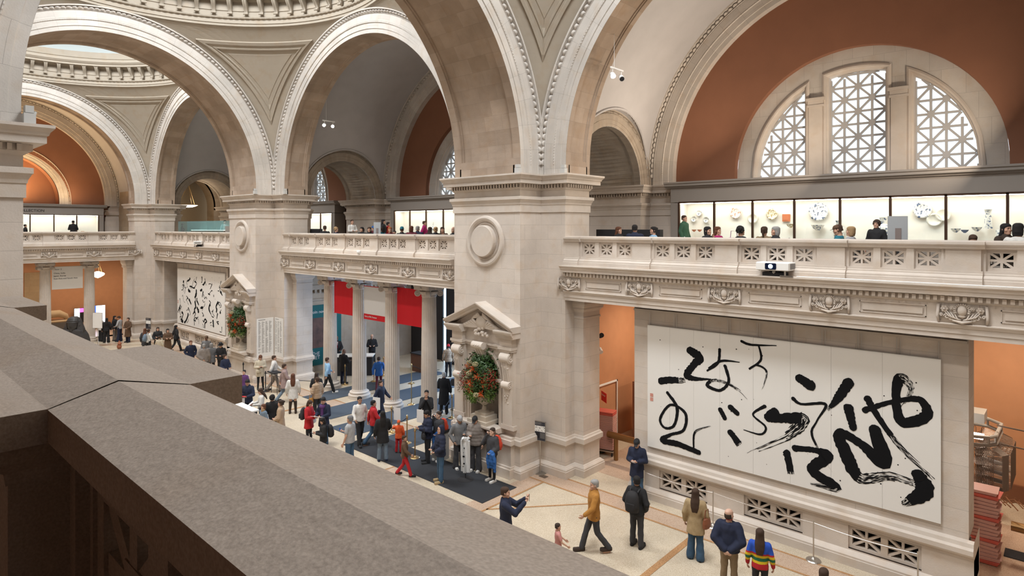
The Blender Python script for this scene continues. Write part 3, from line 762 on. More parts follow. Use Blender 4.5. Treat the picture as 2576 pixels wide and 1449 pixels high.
entablature(FN, YC - 6.25, YC + 6.25, us, PI / 2, 'entablature')
balustrade(FN, YC - 6.25, YC + 6.25, us, 'stone balustrade across the far end of the hall, above the directional banner')

# ---- foreground balustrade beside the camera ----
def fg_balustrade():
    root = thing('balustrade', 'massive stone balustrade in close foreground, its coping running to the lower right corner', 'balustrade', (0, 0, 0))
    zt = 7.48; yi, yo = .339, .65; yc = .482; c = MB()
    def rail(mb, x0, x1, e=0.0, z=zt):
        pr = [(yi - e, z), (yc, z + .04), (yo + e, z), (yo + e, z - .075), (yo + e - .03, z - .085), (yo + e - .035, z - .11), (yo + e - .06, z - .135), (yo + e - .065, z - .16), (yi - e + .065, z - .16), (yi - e + .06, z - .135), (yi - e + .035, z - .11), (yi - e + .03, z - .085), (yi - e, z - .075)]
        n = len(pr); mb.add([(x0, y, q) for y, q in pr] + [(x1, y, q) for y, q in pr], [(i, n + i, n + (i + 1) % n, (i + 1) % n) for i in range(n)] + [tuple(range(n)), tuple(range(n, 2 * n))[::-1]])
    peds = [(-2.44, -1.755), (-4.8, -4.11), (-7.15, -6.46), (-9.5, -8.81), (-.09, .6)]
    xs = sorted(peds, reverse=True); x = 3.4
    for (a, b) in xs: rail(c, b - .02, x); x = a + .02
    rail(c, -11.9, x)
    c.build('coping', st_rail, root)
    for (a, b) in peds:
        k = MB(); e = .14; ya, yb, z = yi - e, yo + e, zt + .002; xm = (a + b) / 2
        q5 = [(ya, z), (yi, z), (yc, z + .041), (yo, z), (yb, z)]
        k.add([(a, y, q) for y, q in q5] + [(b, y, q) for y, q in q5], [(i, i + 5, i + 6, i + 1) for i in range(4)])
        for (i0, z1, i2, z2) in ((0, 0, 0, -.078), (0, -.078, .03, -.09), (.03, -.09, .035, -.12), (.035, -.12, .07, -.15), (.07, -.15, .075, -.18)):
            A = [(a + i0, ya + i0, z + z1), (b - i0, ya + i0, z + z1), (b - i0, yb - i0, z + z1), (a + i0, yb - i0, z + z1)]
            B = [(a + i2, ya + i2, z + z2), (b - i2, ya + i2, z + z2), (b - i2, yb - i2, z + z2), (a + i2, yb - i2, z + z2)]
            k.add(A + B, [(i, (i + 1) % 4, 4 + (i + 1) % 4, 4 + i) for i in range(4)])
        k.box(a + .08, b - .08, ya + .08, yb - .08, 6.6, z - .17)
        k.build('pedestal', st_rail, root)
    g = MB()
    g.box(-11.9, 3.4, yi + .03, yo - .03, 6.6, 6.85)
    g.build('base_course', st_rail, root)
    for (x0, x1) in ((-1.835, -.01), (-4.19, -2.36), (-6.54, -4.72), (-8.89, -7.07), (.52, 2.6)):
        m_ = MB(); k = 3; s = (x1 - x0) / k
        for i in range(k):
            xa = x0 + i * s; cu = xa + s / 2; gg = .46
            m_.box(xa, cu - gg / 2, yi + .09, yo - .09, 6.85, zt - .16); m_.box(cu + gg / 2, xa + s, yi + .09, yo - .09, 6.85, zt - .16)
            m_.box(xa - .05, xa + .05, yi + .06, yo - .06, 6.85, zt - .16)
            star_panel(m_, cu - gg / 2, 6.9, gg, .40, yi + .1, yo - .1, .05, .05); m_.box(cu - gg / 2, cu + gg / 2, yi + .1, yo - .1, 6.85, 6.9)
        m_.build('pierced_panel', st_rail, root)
fg_balustrade()
CT, SN = math.cos(math.radians(47.723)), math.sin(math.radians(47.723))
def ray(px, py):
    a = (px - 1288) / 1562; return (-CT + a * SN, SN + a * CT, -(py - 573) / 1562)
def G(px, py, z=0):
    d = ray(px, py); t = (z - 7.9) / d[2]; return (d[0] * t, d[1] * t)
def AY_(px, py, y):
    d = ray(px, py); t = y / d[1]; return (d[0] * t, y, 7.9 + d[2] * t)
def AXX(px, py, x):
    d = ray(px, py); t = x / d[0]; return (x, d[1] * t, 7.9 + d[2] * t)
# ---------------- floor ----------------
def terrazzo(name, c1, c2, c3, rough=.35):
    m = bpy.data.materials.new(name); m.use_nodes = True; nt = m.node_tree; b = nt.nodes['Principled BSDF']; L = nt.links.new
    tc = _n(nt, 'ShaderNodeTexCoord'); v = _n(nt, 'ShaderNodeTexVoronoi'); v.inputs['Scale'].default_value = 110; L(tc.outputs['Object'], v.inputs['Vector'])
    cr = _n(nt, 'ShaderNodeValToRGB'); e = cr.color_ramp.elements; e[0].color = (*c2, 1); e[0].position = .22; e[1].color = (*c1, 1); e[1].position = .40
    q = e.new(.8); q.color = (*c3, 1)
    sp = _n(nt, 'ShaderNodeSeparateColor'); L(v.outputs['Color'], sp.inputs[0]); L(sp.outputs[0], cr.inputs[0])
    nz = _n(nt, 'ShaderNodeTexNoise'); nz.inputs['Scale'].default_value = .9; nz.inputs['Detail'].default_value = 4; L(tc.outputs['Object'], nz.inputs['Vector'])
    mp = _n(nt, 'ShaderNodeMapRange'); mp.inputs[1].default_value = .3; mp.inputs[2].default_value = .7; mp.inputs[3].default_value = .88; mp.inputs[4].default_value = 1.06; L(nz.outputs[0], mp.inputs[0])
    hs = _n(nt, 'ShaderNodeHueSaturation'); L(cr.outputs[0], hs.inputs['Color']); L(mp.outputs[0], hs.inputs['Value']); L(hs.outputs[0], b.inputs['Base Color'])
    b.inputs['Roughness'].default_value = rough; b.inputs['Specular IOR Level'].default_value = .3
    return m
ter_cream = terrazzo('terrazzo_cream', (.56, .475, .36), (.43, .34, .235), (.63, .55, .44))
ter_pink = terrazzo('terrazzo_pink', (.50, .36, .265), (.38, .25, .17), (.57, .44, .34))
ter_line = terrazzo('terrazzo_orange', (.42, .23, .10), (.28, .12, .05), (.5, .3, .15))
b = MB(); b.box(-66, 8, -6, 28, -.3, 0); struct(b.build('floor', ter_cream))
b = MB()
def strip(mb, p, q, w, z=.003):
    dx, dy = q[0] - p[0], q[1] - p[1]; l = math.hypot(dx, dy); nx, ny = -dy / l * w / 2, dx / l * w / 2
    mb.add([(p[0] - nx, p[1] - ny, z), (q[0] - nx, q[1] - ny, z), (q[0] + nx, q[1] + ny, z), (p[0] + nx, p[1] + ny, z)], [(0, 1, 2, 3)])
for k in range(3):
    X = XP1 - PER * k
    strip(b, (X + .35, 1), (X + .35, 15.62), .66, .002)
    strip(b, (X - PW - .35, 1), (X - PW - .35, 15.62), .66, .002); 
strip(b, (-52, 15.28), (5, 15.28), .66, .003)
strip(b, (-12, 18.9), (3, 18.9), 4.3, .002); strip(b, (-56, 11), (-51, 11), 9, .002)
o = b.build('floor_band', ter_pink); struct(o)
b = MB()
for y in (14.93, 15.62): strip(b, (-52, y), (5, y), .07, .005)
for k in range(3):
    X = XP1 - PER * k; strip(b, (X + .70, 1), (X + .70, 14.93), .07, .006); strip(b, (X + .70, 12.4), (X + 2.9, 14.95), .07, .006); strip(b, (X + 5.7, 1), (X + 5.7, 14.93), .17, .0065)
    strip(b, (X - PW - .70, 1), (X - PW - .70, 14.93), .07, .006)
struct(b.build('floor_line', ter_line))
# ---------------- niches ----------------
def niche(xc):
    root = thing('niche', '', 'niche', (xc, 14.62, 0)); r = .64; zs = 3.05; zb = 1.50
    a = MB(); wall_arch(a, -1.525, 1.525, 1.28, 5.3, 0, r, zb, zs, 0, .62, 32)
    # curved back
    n = 14; vs = []; fs = []
    for i in range(n + 1):
        t = PI * i / n; x, y = r * math.cos(t), .62 * 1.0 * math.sin(t) * .5 + .3
        vs += [(x, y, zb), (x, y, zs)]
        for j in range(1, 9):
            p = PI / 2 * j / 8; vs.append((x * math.cos(p) if True else x, .3 + (y - .3) * math.cos(p), zs + r * math.sin(p)))
    k = 10
    fs = [(i * k + j, (i + 1) * k + j, (i + 1) * k + j + 1, i * k + j + 1) for i in range(n) for j in range(k - 1)]
    a.add(vs, fs); a.box(-r, r, 0, .65, zb - .05, zb); o = a.build('niche_shell', st_wall, root)
    f = MB()      # architrave round the opening
    T2 = lambda u, d, z: (u, d, z)
    f.sweep([(r, 0), (r, -.05), (r + .06, -.06), (r + .07, -.08), (r + .15, -.09), (r + .17, -.13), (r + .20, -.13), (r + .20, 0)], angs(40, zs - zb), 0, zs)
    for s in (-1, 1):
        f.box(s * 1.12 - .24, s * 1.12 + .24, -.13, 0, 1.62, 4.05); f.box(s * 1.12 - .20, s * 1.12 + .20, -.16, -.13, 1.62, 3.05)
        f.box(s * (r + .11) - .13, s * (r + .11) + .13, -.17, 0, 2.93, 3.03); f.box(s * 1.12 - .28, s * 1.12 + .28, -.17, 0, 1.50, 1.64)
        f.box(s * 1.12 - .26, s * 1.12 + .26, -.24, .01, 4.13, 4.43)
    f.box(-1.36, 1.36, -.10, 0, 3.98, 4.06); f.box(-1.36, 1.36, -.14, 0, 4.06, 4.12); f.box(-1.32, 1.32, -.07, 0, 4.1, 4.6)
    for s in (-1, 1): f.box(s * 1.12 - .29, s * 1.12 + .29, -.30, .01, 4.045, 4.13); f.box(s * 1.12 - .27, s * 1.12 + .27, -.26, .01, 3.975, 4.045)
    f.build('niche_frame', st, root)
    p = MB()      # pediment
    cor = [(0, 0), (-.40, 0), (-.40, .06), (-.46, .10), (-.50, .16), (-.50, .20), (0, .20)]
    zt = 5.28; ze = 4.60; hw = 1.56
    for s in (-1, 1):
        A = (s * hw, ze); B = (0, zt)
        vs = []
        for (d, h) in cor: vs.append((A[0], d, A[1] + h * 1.0))
        for (d, h) in cor: vs.append((B[0], d, B[1] + h * 1.0))
        m_ = len(cor); p.add(vs, [(i, (i + 1) % m_, m_ + (i + 1) % m_, m_ + i) for i in range(m_)] + [tuple(range(m_)), tuple(range(m_, 2 * m_))])
        p.prism([(-.40, 4.52), (-.46, 4.56), (-.48, 4.62), (-.48, 4.66), (0, 4.66), (0, 4.42), (-.36, 4.42), (-.36, 4.48), (-.40, 4.48)], min(s * (hw - .02), s * .78), max(s * (hw - .02), s * .78))
    p.prism([(-1.5, 4.6), (1.5, 4.6), (0, 5.3)], -.10, -.05, 'y')
    p.build('pediment', st, root)
    c = MB()      # cartouche and foliage of the tympanum
    c.ball((0, -.18, 4.80), .26, 10, sc=(1, .4, .85))
    for s in (-1, 1):
        for k in range(6):
            c.tube([(s * .1, -.16, 4.62), (s * (.35 + .1 * k), -.24, 4.86 - .05 * k), (s * (.55 + .10 * k), -.16, 4.72 - .02 * k)], [.03, .06, .015], 6)
        for k in range(5): c.tube([(s * .05, -.18, 4.95), (s * (.12 + .05 * k), -.24, 5.1 - .04 * k), (s * (.22 + .08 * k), -.18, 5.04 - .06 * k)], [.02, .045, .015], 6)
    for k in range(16): c.ball((random.uniform(-.3, .3), -.2, random.uniform(4.36, 4.62)), .06, 5)
    o = c.build('tympanum_carving', st, root, smooth=True)
    for s in (-1, 1):     # scrolled consoles
        q = MB(); n = 22; path = []
        for i in range(n + 1):
            t = i / n; path.append((.17 + .13 * math.sin(t * PI * 1.1 + .4) * (1 - t) + .02, 3.98 - 1.35 * t))
        q.loft([[(s * 1.12 - .15 + .05 * i / n, 0, z), (s * 1.12 - .15 + .05 * i / n, -d, z), (s * 1.12 + .15 - .05 * i / n, -d, z), (s * 1.12 + .15 - .05 * i / n, 0, z)] for i, (d, z) in enumerate(path)])
        for (zc, rr, w) in ((3.78, .17, .19), (2.92, .12, .15)):
            q.lathe([(rr, -w), (rr, w)], (s * 1.12, -.20, zc), 20, ax=(1, 0, 0))
            for e in (-1, 1):
                sp = [(s * 1.12 + e * w, -.20 + rr * (1 - i / 26) * math.cos(i / 24 * 4 * PI), zc + rr * (1 - i / 26) * math.sin(i / 24 * 4 * PI)) for i in range(24)]; q.tube(sp, .02, 5)
        for e in (-.09, -.03, .03, .09): q.tube([(s * 1.12 + e, -d - .01, z) for d, z in path[2:18]], .022, 5)
        for k in range(9): q.ball((s * 1.12 + random.uniform(-.13, .13), -.25, 3.5 + random.uniform(-.08, .06)), .05, 5)
        for k in range(8): q.ball((s * 1.12 + random.uniform(-.07, .07), -.16, 2.62 - .04 * k), .06 - .005 * k, 5)
        auto_smooth(q.build('console', st, root), 40)
    q = MB(); q.loft([[(-.13 - .07 * t, 0, 3.66 + .45 * t), (-.13 - .07 * t, -.2 - .22 * t, 3.66 + .45 * t), (.13 + .07 * t, -.2 - .22 * t, 3.66 + .45 * t), (.13 + .07 * t, 0, 3.66 + .45 * t)] for t in (0, .5, 1)])
    q.lathe([(.12, -.24), (.12, .24)], (0, -.34, 4.06), 16, ax=(1, 0, 0))
    for e in (-.1, 0, .1): q.tube([(e, -.22, 3.68), (e, -.36, 3.95), (e, -.45, 4.1)], .035, 6)
    auto_smooth(q.build('keystone', st, root), 40)
    q = MB()     # sill and bracket under the niche
    q.prism([(0, 1.30), (-.30, 1.34), (-.40, 1.40), (-.45, 1.44), (-.45, 1.50), (.6, 1.50), (.6, 1.30)], -.86, .86)
    q.prism([(0, 1.0), (-.22, 1.05), (-.26, 1.28), (-.2, 1.34), (0, 1.34)], -.78, .78)
    q.build('sill', st, root)
    q = MB(); q.box(-1.36, 1.36, -.30, 0, 0, .3); q.box(-1.33, 1.33, -.24, 0, .3, .36); q.box(-1.3, 1.3, -.18, 0, .36, 1.05); q.box(-1.36, 1.36, -.26, 0, 1.05, 1.2); q.box(-1.33, 1.33, -.20, 0, 1.2, 1.28)
    q.build('niche_plinth', st, root)
    return root
n1 = niche(XP1 - PW / 2); n1['label'] = 'pedimented stone niche on the big front pier, behind the people in grey jackets'
n2 = niche(XP1 - PER - PW / 2); n2['label'] = 'pedimented stone niche on the farther pier, beside the far calligraphy panel'
for n_ in (n1, n2): n_['group'] = 'pedimented niches'
# urns with autumn flowers
leafg = mat('dark_green_leaf', (.035, .085, .02), .5, noise_amt=.3, nscale=9); leaf2 = mat('light_green_leaf', (.14, .24, .05), .5); orange_f = mat('orange_blossom', (.55, .09, .015), .6); red_f = mat('red_foliage', (.30, .03, .015), .6); dried = mat('dried_hydrangea', (.34, .30, .17), .8)
stone_urn = stone('urn_stone', (.52, .45, .37), stain=.15)
def urn(x, label, lab2, seed):
    random.seed(seed)
    u = MB(); u.box(-.44, .44, -.42, .26, 0, .11); u.box(-.34, .34, -.34, .2, .11, .26); u.box(-.24, .24, -.26, .16, .26, .34)
    u.lathe([(.17, .34), (.17, .37), (.09, .41), (.065, .52), (.09, .58), (.13, .60), (.25, .68), (.31, .78), (.33, .88), (.30, .90), (.34, .93), (.34, .96), (.28, .96), (.26, .9)], (0, -.05, 0), 32, mod=lambda a, z: 1 + (.03 * abs(math.sin(8 * a)) if .6 < z < .86 else 0))
    o = u.build('urn', stone_urn, loc=(x, 14.62, 1.50)); tag(o, label, 'urn', 'urns in the niches')
    root = thing('flower_arrangement', lab2, 'flowers', (x, 14.62, 2.4), group='autumn flower arrangements in the niches')
    def spray(mb, n, rad, c, size, bot=0, stretch=1.1, fl=.75):
        for _ in range(n):
            v = Vector((random.gauss(0, 1), random.gauss(0, 1), random.gauss(0, 1))).normalized(); rr = rad * random.random() ** .33 * random.choice((1, 1, 1, 1.12, 1.28))
            p = Vector((c[0] + v.x * rr, c[1] + v.y * rr * fl, c[2] + v.z * rr * stretch))
            if p.y > .35: p.y = .35
            d = Vector((random.gauss(0, 1), random.gauss(0, 1), random.gauss(0, 1))).normalized(); e = d.cross(v)
            if e.length < .1: continue
            e.normalize(); l = size * random.uniform(.7, 1.5); w = l * .38
            mb.add([tuple(p - d * l), tuple(p + e * w), tuple(p + d * l), tuple(p - e * w)], [(0, 1, 2, 3)])
    a = MB(); spray(a, 6500, .68, (0, -.12, .60), .04); spray(a, 900, .40, (0, -.05, 1.15), .045); a.build('foliage', leafg, root)
    a = MB(); spray(a, 700, .30, (-.25, -.35, .10), .05); spray(a, 300, .3, (.3, -.2, .15), .05); a.build('foliage', leaf2, root)
    a = MB()
    for (cx, cy, cz) in ((-.30, -.45, .95), (.0, -.55, .90), (-.45, -.40, .35), (-.1, -.6, .45), (.35, -.45, .5), (.30, -.5, .15), (-.5, -.3, .7), (-.2, -.5, .2), (.2, -.55, .7)):
        for _ in range(26):
            v = Vector((random.gauss(0, 1), random.gauss(-.4, .7), random.gauss(.2, 1))).normalized() * random.uniform(.08, .19); p = Vector((cx, cy, cz)); a.tube([p, p + v * .6, p + v], [.006, .011, .004], 4)
    a.build('orange_flowers', orange_f, root)
    a = MB(); spray(a, 900, .42, (-.42, -.25, .45), .035); spray(a, 600, .32, (.42, -.25, .6), .035); a.build('foliage', red_f, root)
    a = MB()
    for (cx, cy, cz) in ((.13, -.6, 1.10), (-.1, -.66, .78), (-.38, -.52, .55), (.42, -.4, .62), (.18, -.62, .12), (-.35, -.4, 1.05)):
        for _ in range(60):
            v = Vector((random.gauss(0, 1), random.gauss(0, 1), random.gauss(0, 1))).normalized() * .085; a.ball((cx + v.x, cy + v.y, cz + v.z * .8), .02, 3)
    a.build('dried_flowers', dried, root)
    a = MB()
    for _ in range(26):
        t = random.uniform(0, 2 * PI); p = Vector((0, -.05, 0)); q = Vector((math.cos(t) * .75, -.15 + min(.35, math.sin(t) * .6), random.uniform(.2, 1.1))); a.tube([p, p.lerp(q, .5) + Vector((0, 0, .1)), q], [.008, .006, .003], 4)
    a.build('stem', mat('brown_stem', (.10, .06, .03), .8), root)
urn(XP1 - PW / 2, 'weathered stone urn standing in the niche of the big front pier', 'large autumn bouquet with orange blossoms filling the niche of the front pier', 3)
urn(XP1 - PER - PW / 2, 'stone urn standing in the niche of the farther pier', 'autumn bouquet in the niche of the farther pier, right of the far calligraphy panel', 5)
# medallions
def medallion(x, label):
    m = MB(); m.lathe([(.64, 0), (.66, .04), (.70, .08), (.76, .10), (.82, .08), (.84, .0)], (0, 0, 0), 64, ax=(0, -1, 0), close=False)
    m.lathe([(.62, -.0), (.60, .03), (.585, .03), (.57, .0)], (0, 0, 0), 64, ax=(0, -1, 0), close=False)
    root = thing('medallion', label, 'medallion', (x, 14.62, 7.46), group='round medallions high on the piers')
    m.build('moulded_ring', st, root)
    m = MB(); m.lathe([(.52, -.02), (.52, .17), (.50, .19), (0, .195)], (0, 0, 0), 64, ax=(0, -1, 0)); m.build('boss', st, root)
medallion(XP1 - PW / 2, 'round carved medallion high on the big front pier'); medallion(XP1 - PER - PW / 2, 'round carved medallion high on the farther pier')
# ---------------- columns ----------------
def column_mesh():
    sh = MB(); NF = 24
    def prof():
        H = [(.345, .33), (.345, .36)] + [(.335 - .045 * (t / 10) ** 1.5, .42 + 4.62 * t / 10) for t in range(11)] + [(.29, 5.06), (.30, 5.10)]
        return H
    sh.lathe(prof(), n=NF * 8, mod=lambda a, z: 1 - (.085 * abs(math.sin(a * NF / 2)) ** .7 if .40 < z < 5.05 else 0), close=False)
    base = MB(); base.lathe([(.50, 0), (.50, .10), (.49, .11), (.51, .15), (.49, .20), (.44, .21), (.42, .24), (.45, .27), (.44, .31), (.38, .32), (.36, .34), (0, .34)], n=48)
    cap = MB(); cap.lathe([(.30, 5.08), (.32, 5.10), (.30, 5.13), (.31, 5.16), (.37, 5.24), (.38, 5.28), (.36, 5.30)], n=96, mod=lambda a, z: 1 + (.05 * abs(math.sin(a * 10)) if 5.15 < z < 5.29 else 0))
    # abacus with concave sides
    pts = []
    for k in range(4):
        a0 = PI / 4 + k * PI / 2
        for t in (-.06, .06): pts.append((.62 * math.cos(a0 + t), .62 * math.sin(a0 + t)))
        for j in (1, 2, 3):
            a = a0 + .06 + (PI / 2 - .12) * j / 4; rr = .62 * .72 / max(abs(math.cos(a - a0 - PI / 4)), .75) * (1 - .07 * (1 - abs(j - 2))); pts.append((rr * math.cos(a), rr * math.sin(a)))
    cap.prism(pts, 5.36, 5.48, 'z'); cap.prism([(x * 1.04, y * 1.04) for x, y in pts], 5.48, 5.55, 'z'); cap.prism([(x * .96, y * .96) for x, y in pts], 5.55, 5.63, 'z')
    for k in range(4):
        a = PI / 4 + k * PI / 2; u = Vector((math.cos(a), math.sin(a), 0)); w = Vector((-math.sin(a), math.cos(a), 0)); c = u * .47 + Vector((0, 0, 5.22))
        for s in (-1, 1):
            sp = []
            for i in range(30):
                t = i / 29 * 4.6 * PI; r = .135 * (1 - i / 33); sp.append(c + w * (s * (.05 + .03 * (1 - i / 30))) + u * (r * math.cos(PI / 2 + t * -1) * -1) + Vector((0, 0, r * math.sin(PI / 2 - t))))
            cap.tube([u * .20 + w * s * .1 + Vector((0, 0, 5.34)), u * .34 + w * s * .08 + Vector((0, 0, 5.355))] + sp, .028, 6)
        cap.lathe([(.125, -.055), (.125, .055)], tuple(c), 18, ax=tuple(w)); cap.lathe([(.03, -.10), (.03, .10)], tuple(c), 8, ax=tuple(w))
    for k in range(4):
        a = k * PI / 2; cap.ball((.40 * math.cos(a), .40 * math.sin(a), 5.44), .075, 6)
    r = thing('fluted_column', '', 'column')
    base.build('column_base', st, r); s_ = sh.build('shaft', st_arch if False else st, r); cap.build('capital', st, r)
    return r
col0 = column_mesh(); col0.location = (-27.225, 16.62, 0)
pos = ['farthest to the left, beside the teal banner', 'between the left red banner and the white banner', 'between the white banner and the right red banner', 'at the right end, next to the big pier']
cl = [col0] + [dup(col0, (-27.225 + 2.5 * k, 16.62, 0)) for k in (1, 2, 3)]
for c_, p_ in zip(cl, pos): c_['label'] = 'fluted stone column of the entrance colonnade, ' + p_; c_['group'] = 'fluted columns of the entrance colonnade'
for k, p_ in ((3, 'at the right of the directional banner'), (2, 'at the left of the directional banner')):
    dup(col0, (XE - 1.0, YC - 1.25 + 2.5 * (k - 1) + 0.0, 0), PI / 2, 'fluted stone column of the far end wall, ' + p_, 'fluted columns of the far end wall')
# ---------------- display cases ----------------
def display_case(T, u0, n, w, label, rz, name='display_case'):
    root = thing(name, label, 'display case', (0, 0, 0), group='long lit display cases of the gallery'); u1 = u0 + n * w; a = MB(T); f = 6.42; e = .34
    a.box(u0 - e, u1 + e, f, 7.2, 6.55, 7.3); a.box(u0 - e, u0, f, 7.2, 7.3, 8.86); a.box(u1, u1 + e, f, 7.2, 7.3, 8.86); a.box(u0 - e, u1 + e, f, 7.2, 8.88, 9.42)
    pr = [(f, 9.42), (f - .06, 9.43), (f - .06, 9.47), (f - .16, 9.50), (f - .16, 9.58), (f - .20, 9.60), (f - .20, 9.66), (7.2, 9.66), (7.2, 9.42)]
    k = len(pr); A = [(u0 - e - .2, d, z) for d, z in pr]; B = [(u1 + e + .2, d, z) for d, z in pr]
    a.add(A + B, [(i, (i + 1) % k, k + (i + 1) % k, k + i) for i in range(k)] + [tuple(range(k)), tuple(range(k, 2 * k))[::-1]]); body = a.build('case_body', casegrey, root)
    b = MB(T); b.box(u0, u1, 7.10, 7.15, 7.3, 8.88); b.box(u0, u1, f + .05, 7.15, 7.3, 7.34); b.box(u0, u0 + .01, f + .02, 7.1, 7.3, 8.88); b.box(u1 - .01, u1, f + .02, 7.1, 7.3, 8.88); b.build('case_lining', caseback, root)
    m_ = MB(T)
    for i in range(n + 1): m_.box(u0 + i * w - .035, u0 + i * w + .035, f - .01, f + .06, 7.3, 8.88)
    m_.box(u0, u1, f - .01, f + .06, 8.84, 8.90); m_.box(u0, u1, f - .01, f + .06, 7.28, 7.33); m_.build('mullions', bronze, root)
    for i in range(n):
        g = MB(T); g.box(u0 + i * w + .035, u0 + (i + 1) * w - .035, f + .02, f + .03, 7.33, 8.84); g.build('glass_pane', glass, root)
    s = MB(T); s.box(u0 + .05, u1 - .05, f + .09, f + .17, 8.82, 8.85); s.build('light_strip', glow('case_light', (1, .90, .76), 13), body)
    c = T((u0 + u1) / 2, f + .22, 8.80)
    L_ = light('AREA', 'case_lamp', c, 60 * n / 8, (1, .90, .77), n * w - .2, .12); q = T((u0 + u1) / 2, 6.98, 7.7)
    L_.rotation_euler = (Vector(q) - Vector(c)).to_track_quat('-Z', 'Z').to_euler(); L_.data.size = n * w - .2
    v = Vector(T(1, 0, 0)) - Vector(T(0, 0, 0)); zax = (Vector(c) - Vector(q)).normalized(); yax = zax.cross(v).normalized(); L_.rotation_euler = Matrix((v, yax, zax)).transposed().to_euler()
    return root
CW = 1.42
c1 = display_case(FE, -11.36, 8, 1.42, 'long lit display case of porcelain under the large arched window', 0)
display_case(FE, -29.3, 8, 1.42, 'long lit display case on the middle gallery, left of the big pier', 0)
display_case(FE, -47.3, 8, 1.42, 'lit display case seen through the side passage of the middle gallery', 0)
display_case(FN, YC - 5.7, 8, 1.42, 'lit display case on the far gallery, under the amber lunette', 0)
r = thing('case_lettering', 'dark COLLECTION lettering on the fascia of the far gallery case', 'lettering', (XE - 6.39, 0, 0)); bpy.data.objects.remove(r)
t = text('COLLECTION', .26, ink, None, 'wall_lettering', (XE - 6.405, AXX(112, 525, XE - 6.4)[1], 9.07), (PI / 2, 0, PI / 2), align='RIGHT'); tag(t, 'dark COLLECTION lettering on the fascia above the far display case', 'lettering')
# porcelain
blue = mat('cobalt_glaze', (.05, .09, .20), .3); cream = mat('cream_glaze', (.72, .70, .64), .25); yellowg = mat('yellow_glaze', (.62, .50, .22), .3); ironred = mat('iron_red_glaze', (.50, .16, .07), .4)
def pattern_mat(name, c0, c1, sc=16, thr=.55):
    m = bpy.data.materials.new(name); m.use_nodes = True; nt = m.node_tree; b = nt.nodes['Principled BSDF']; tc = _n(nt, 'ShaderNodeTexCoord'); n = _n(nt, 'ShaderNodeTexNoise'); n.inputs['Scale'].default_value = sc; n.inputs['Detail'].default_value = 4
    cr = _n(nt, 'ShaderNodeValToRGB'); e = cr.color_ramp.elements; e[0].position = thr; e[0].color = (*c0, 1); e[1].position = thr + .05; e[1].color = (*c1, 1)
    nt.links.new(tc.outputs['Object'], n.inputs['Vector']); nt.links.new(n.outputs[0], cr.inputs[0]); nt.links.new(cr.outputs[0], b.inputs['Base Color']); b.inputs['Roughness'].default_value = .3
    return m
bw = pattern_mat('blue_and_white_glaze', (.72, .71, .68), (.06, .10, .20)); yw = pattern_mat('enamel_glaze', (.72, .68, .56), (.35, .25, .10), 18, .52); rw = pattern_mat('red_and_white_glaze', (.74, .70, .64), (.45, .20, .12), 16, .54)
def plate(px, py, r, m, label, y=22.66):
    p = AY_(px, py, y); o = MB(); o.lathe([(0, 0), (r * .62, .0), (r * .7, .02), (r, .05), (r, .035), (r * .6, -.02), (0, -.02)], n=32, ax=(0, -1, 0)); q = o.build('porcelain_plate', m, loc=(p[0], y + .03, p[2]), smooth=True)
    tag(q, label, 'plate', 'porcelain plates in the near display case')
plate(1758, 536, .12, bw, 'small blue and white plate, topmost of the three in the first case bay'); plate(1745, 551, .12, bw, 'small blue and white plate, lower left of the three in the first case bay'); plate(1776, 553, .12, bw, 'small blue and white plate, lower right of the three in the first case bay')
plate(1850, 536, .21, rw, 'round red patterned plate on the back of the second case bay'); plate(1893, 549, .19, cream, 'plain pale plate behind the second case mullion')
plate(1942, 539, .20, yw, 'yellow enamelled plate on the back of the third case bay'); plate(2059, 533, .31, bw, 'large blue and white dish with dark rim in the fourth case bay')
plate(2320, 529, .25, bw, 'blue and white plate with central figure, right of the grey menu board'); plate(2350, 553, .20, cream, 'plain cream plate right of the blue and white figure plate'); plate(2373, 540, .2, cream, 'faint cream plate behind the mullion, upper right of the cream plate')
def pot(px, py, prof, m, label, name='porcelain_vase', cat='vase', y=22.5, z=None):
    p = AY_(px, py, y); o = MB(); o.lathe(prof, n=28); q = o.build(name, m, loc=(p[0], y, p[2] if z is None else z), smooth=True); auto_smooth(q, 50); tag(q, label, cat, 'porcelain vessels in the near display case')
def bowl(s): return [(.06 * s, 0), (.07 * s, .03 * s), (.13 * s, .07 * s), (.19 * s, .17 * s), (.18 * s, .17 * s), (.1 * s, .08 * s), (0, .06 * s)]
def vase(h, r): return [(r * .55, 0), (r * .6, .02), (r * .8, h * .2), (r, h * .5), (r * .85, h * .66), (r * .4, h * .74), (r * .42, h * .8), (r * .5, h * .97), (r * .55, h), (r * .35, h), (0, h * .7)]
ZC = 7.34
pot(2057, 580, bowl(1.1), bw, 'wide blue and white bowl below the large dark rimmed dish', 'porcelain_bowl', 'bowl'); pot(2110, 560, vase(.62, .19), bw, 'tall blue and white jar behind the man in brown cap', y=22.55, z=7.52)
pot(2222, 575, vase(.78, .21), bw, 'tallest dark patterned vase, behind the bearded man', y=22.55, z=7.45); pot(1989, 573, bowl(.8), yw, 'yellow enamelled bowl at the right of the third case bay', 'porcelain_bowl', 'bowl')
pot(2404, 585, bowl(.7), bw, 'blue and white bowl at the left end of the vessels behind the child', 'porcelain_bowl', 'bowl'); pot(2427, 586, bowl(.55), blue, 'dark blue small bowl right behind the child', 'porcelain_bowl', 'bowl')
pot(2457, 582, bowl(.72), bw, 'flaring blue and white bowl between the child and the bottle vase', 'porcelain_bowl', 'bowl'); pot(2486, 575, [(.11, 0), (.10, .05), (.085, .3), (.06, .42), (.09, .54), (.10, .55), (0, .5)], bw, 'blue and white flared bottle vase in the seventh case bay')
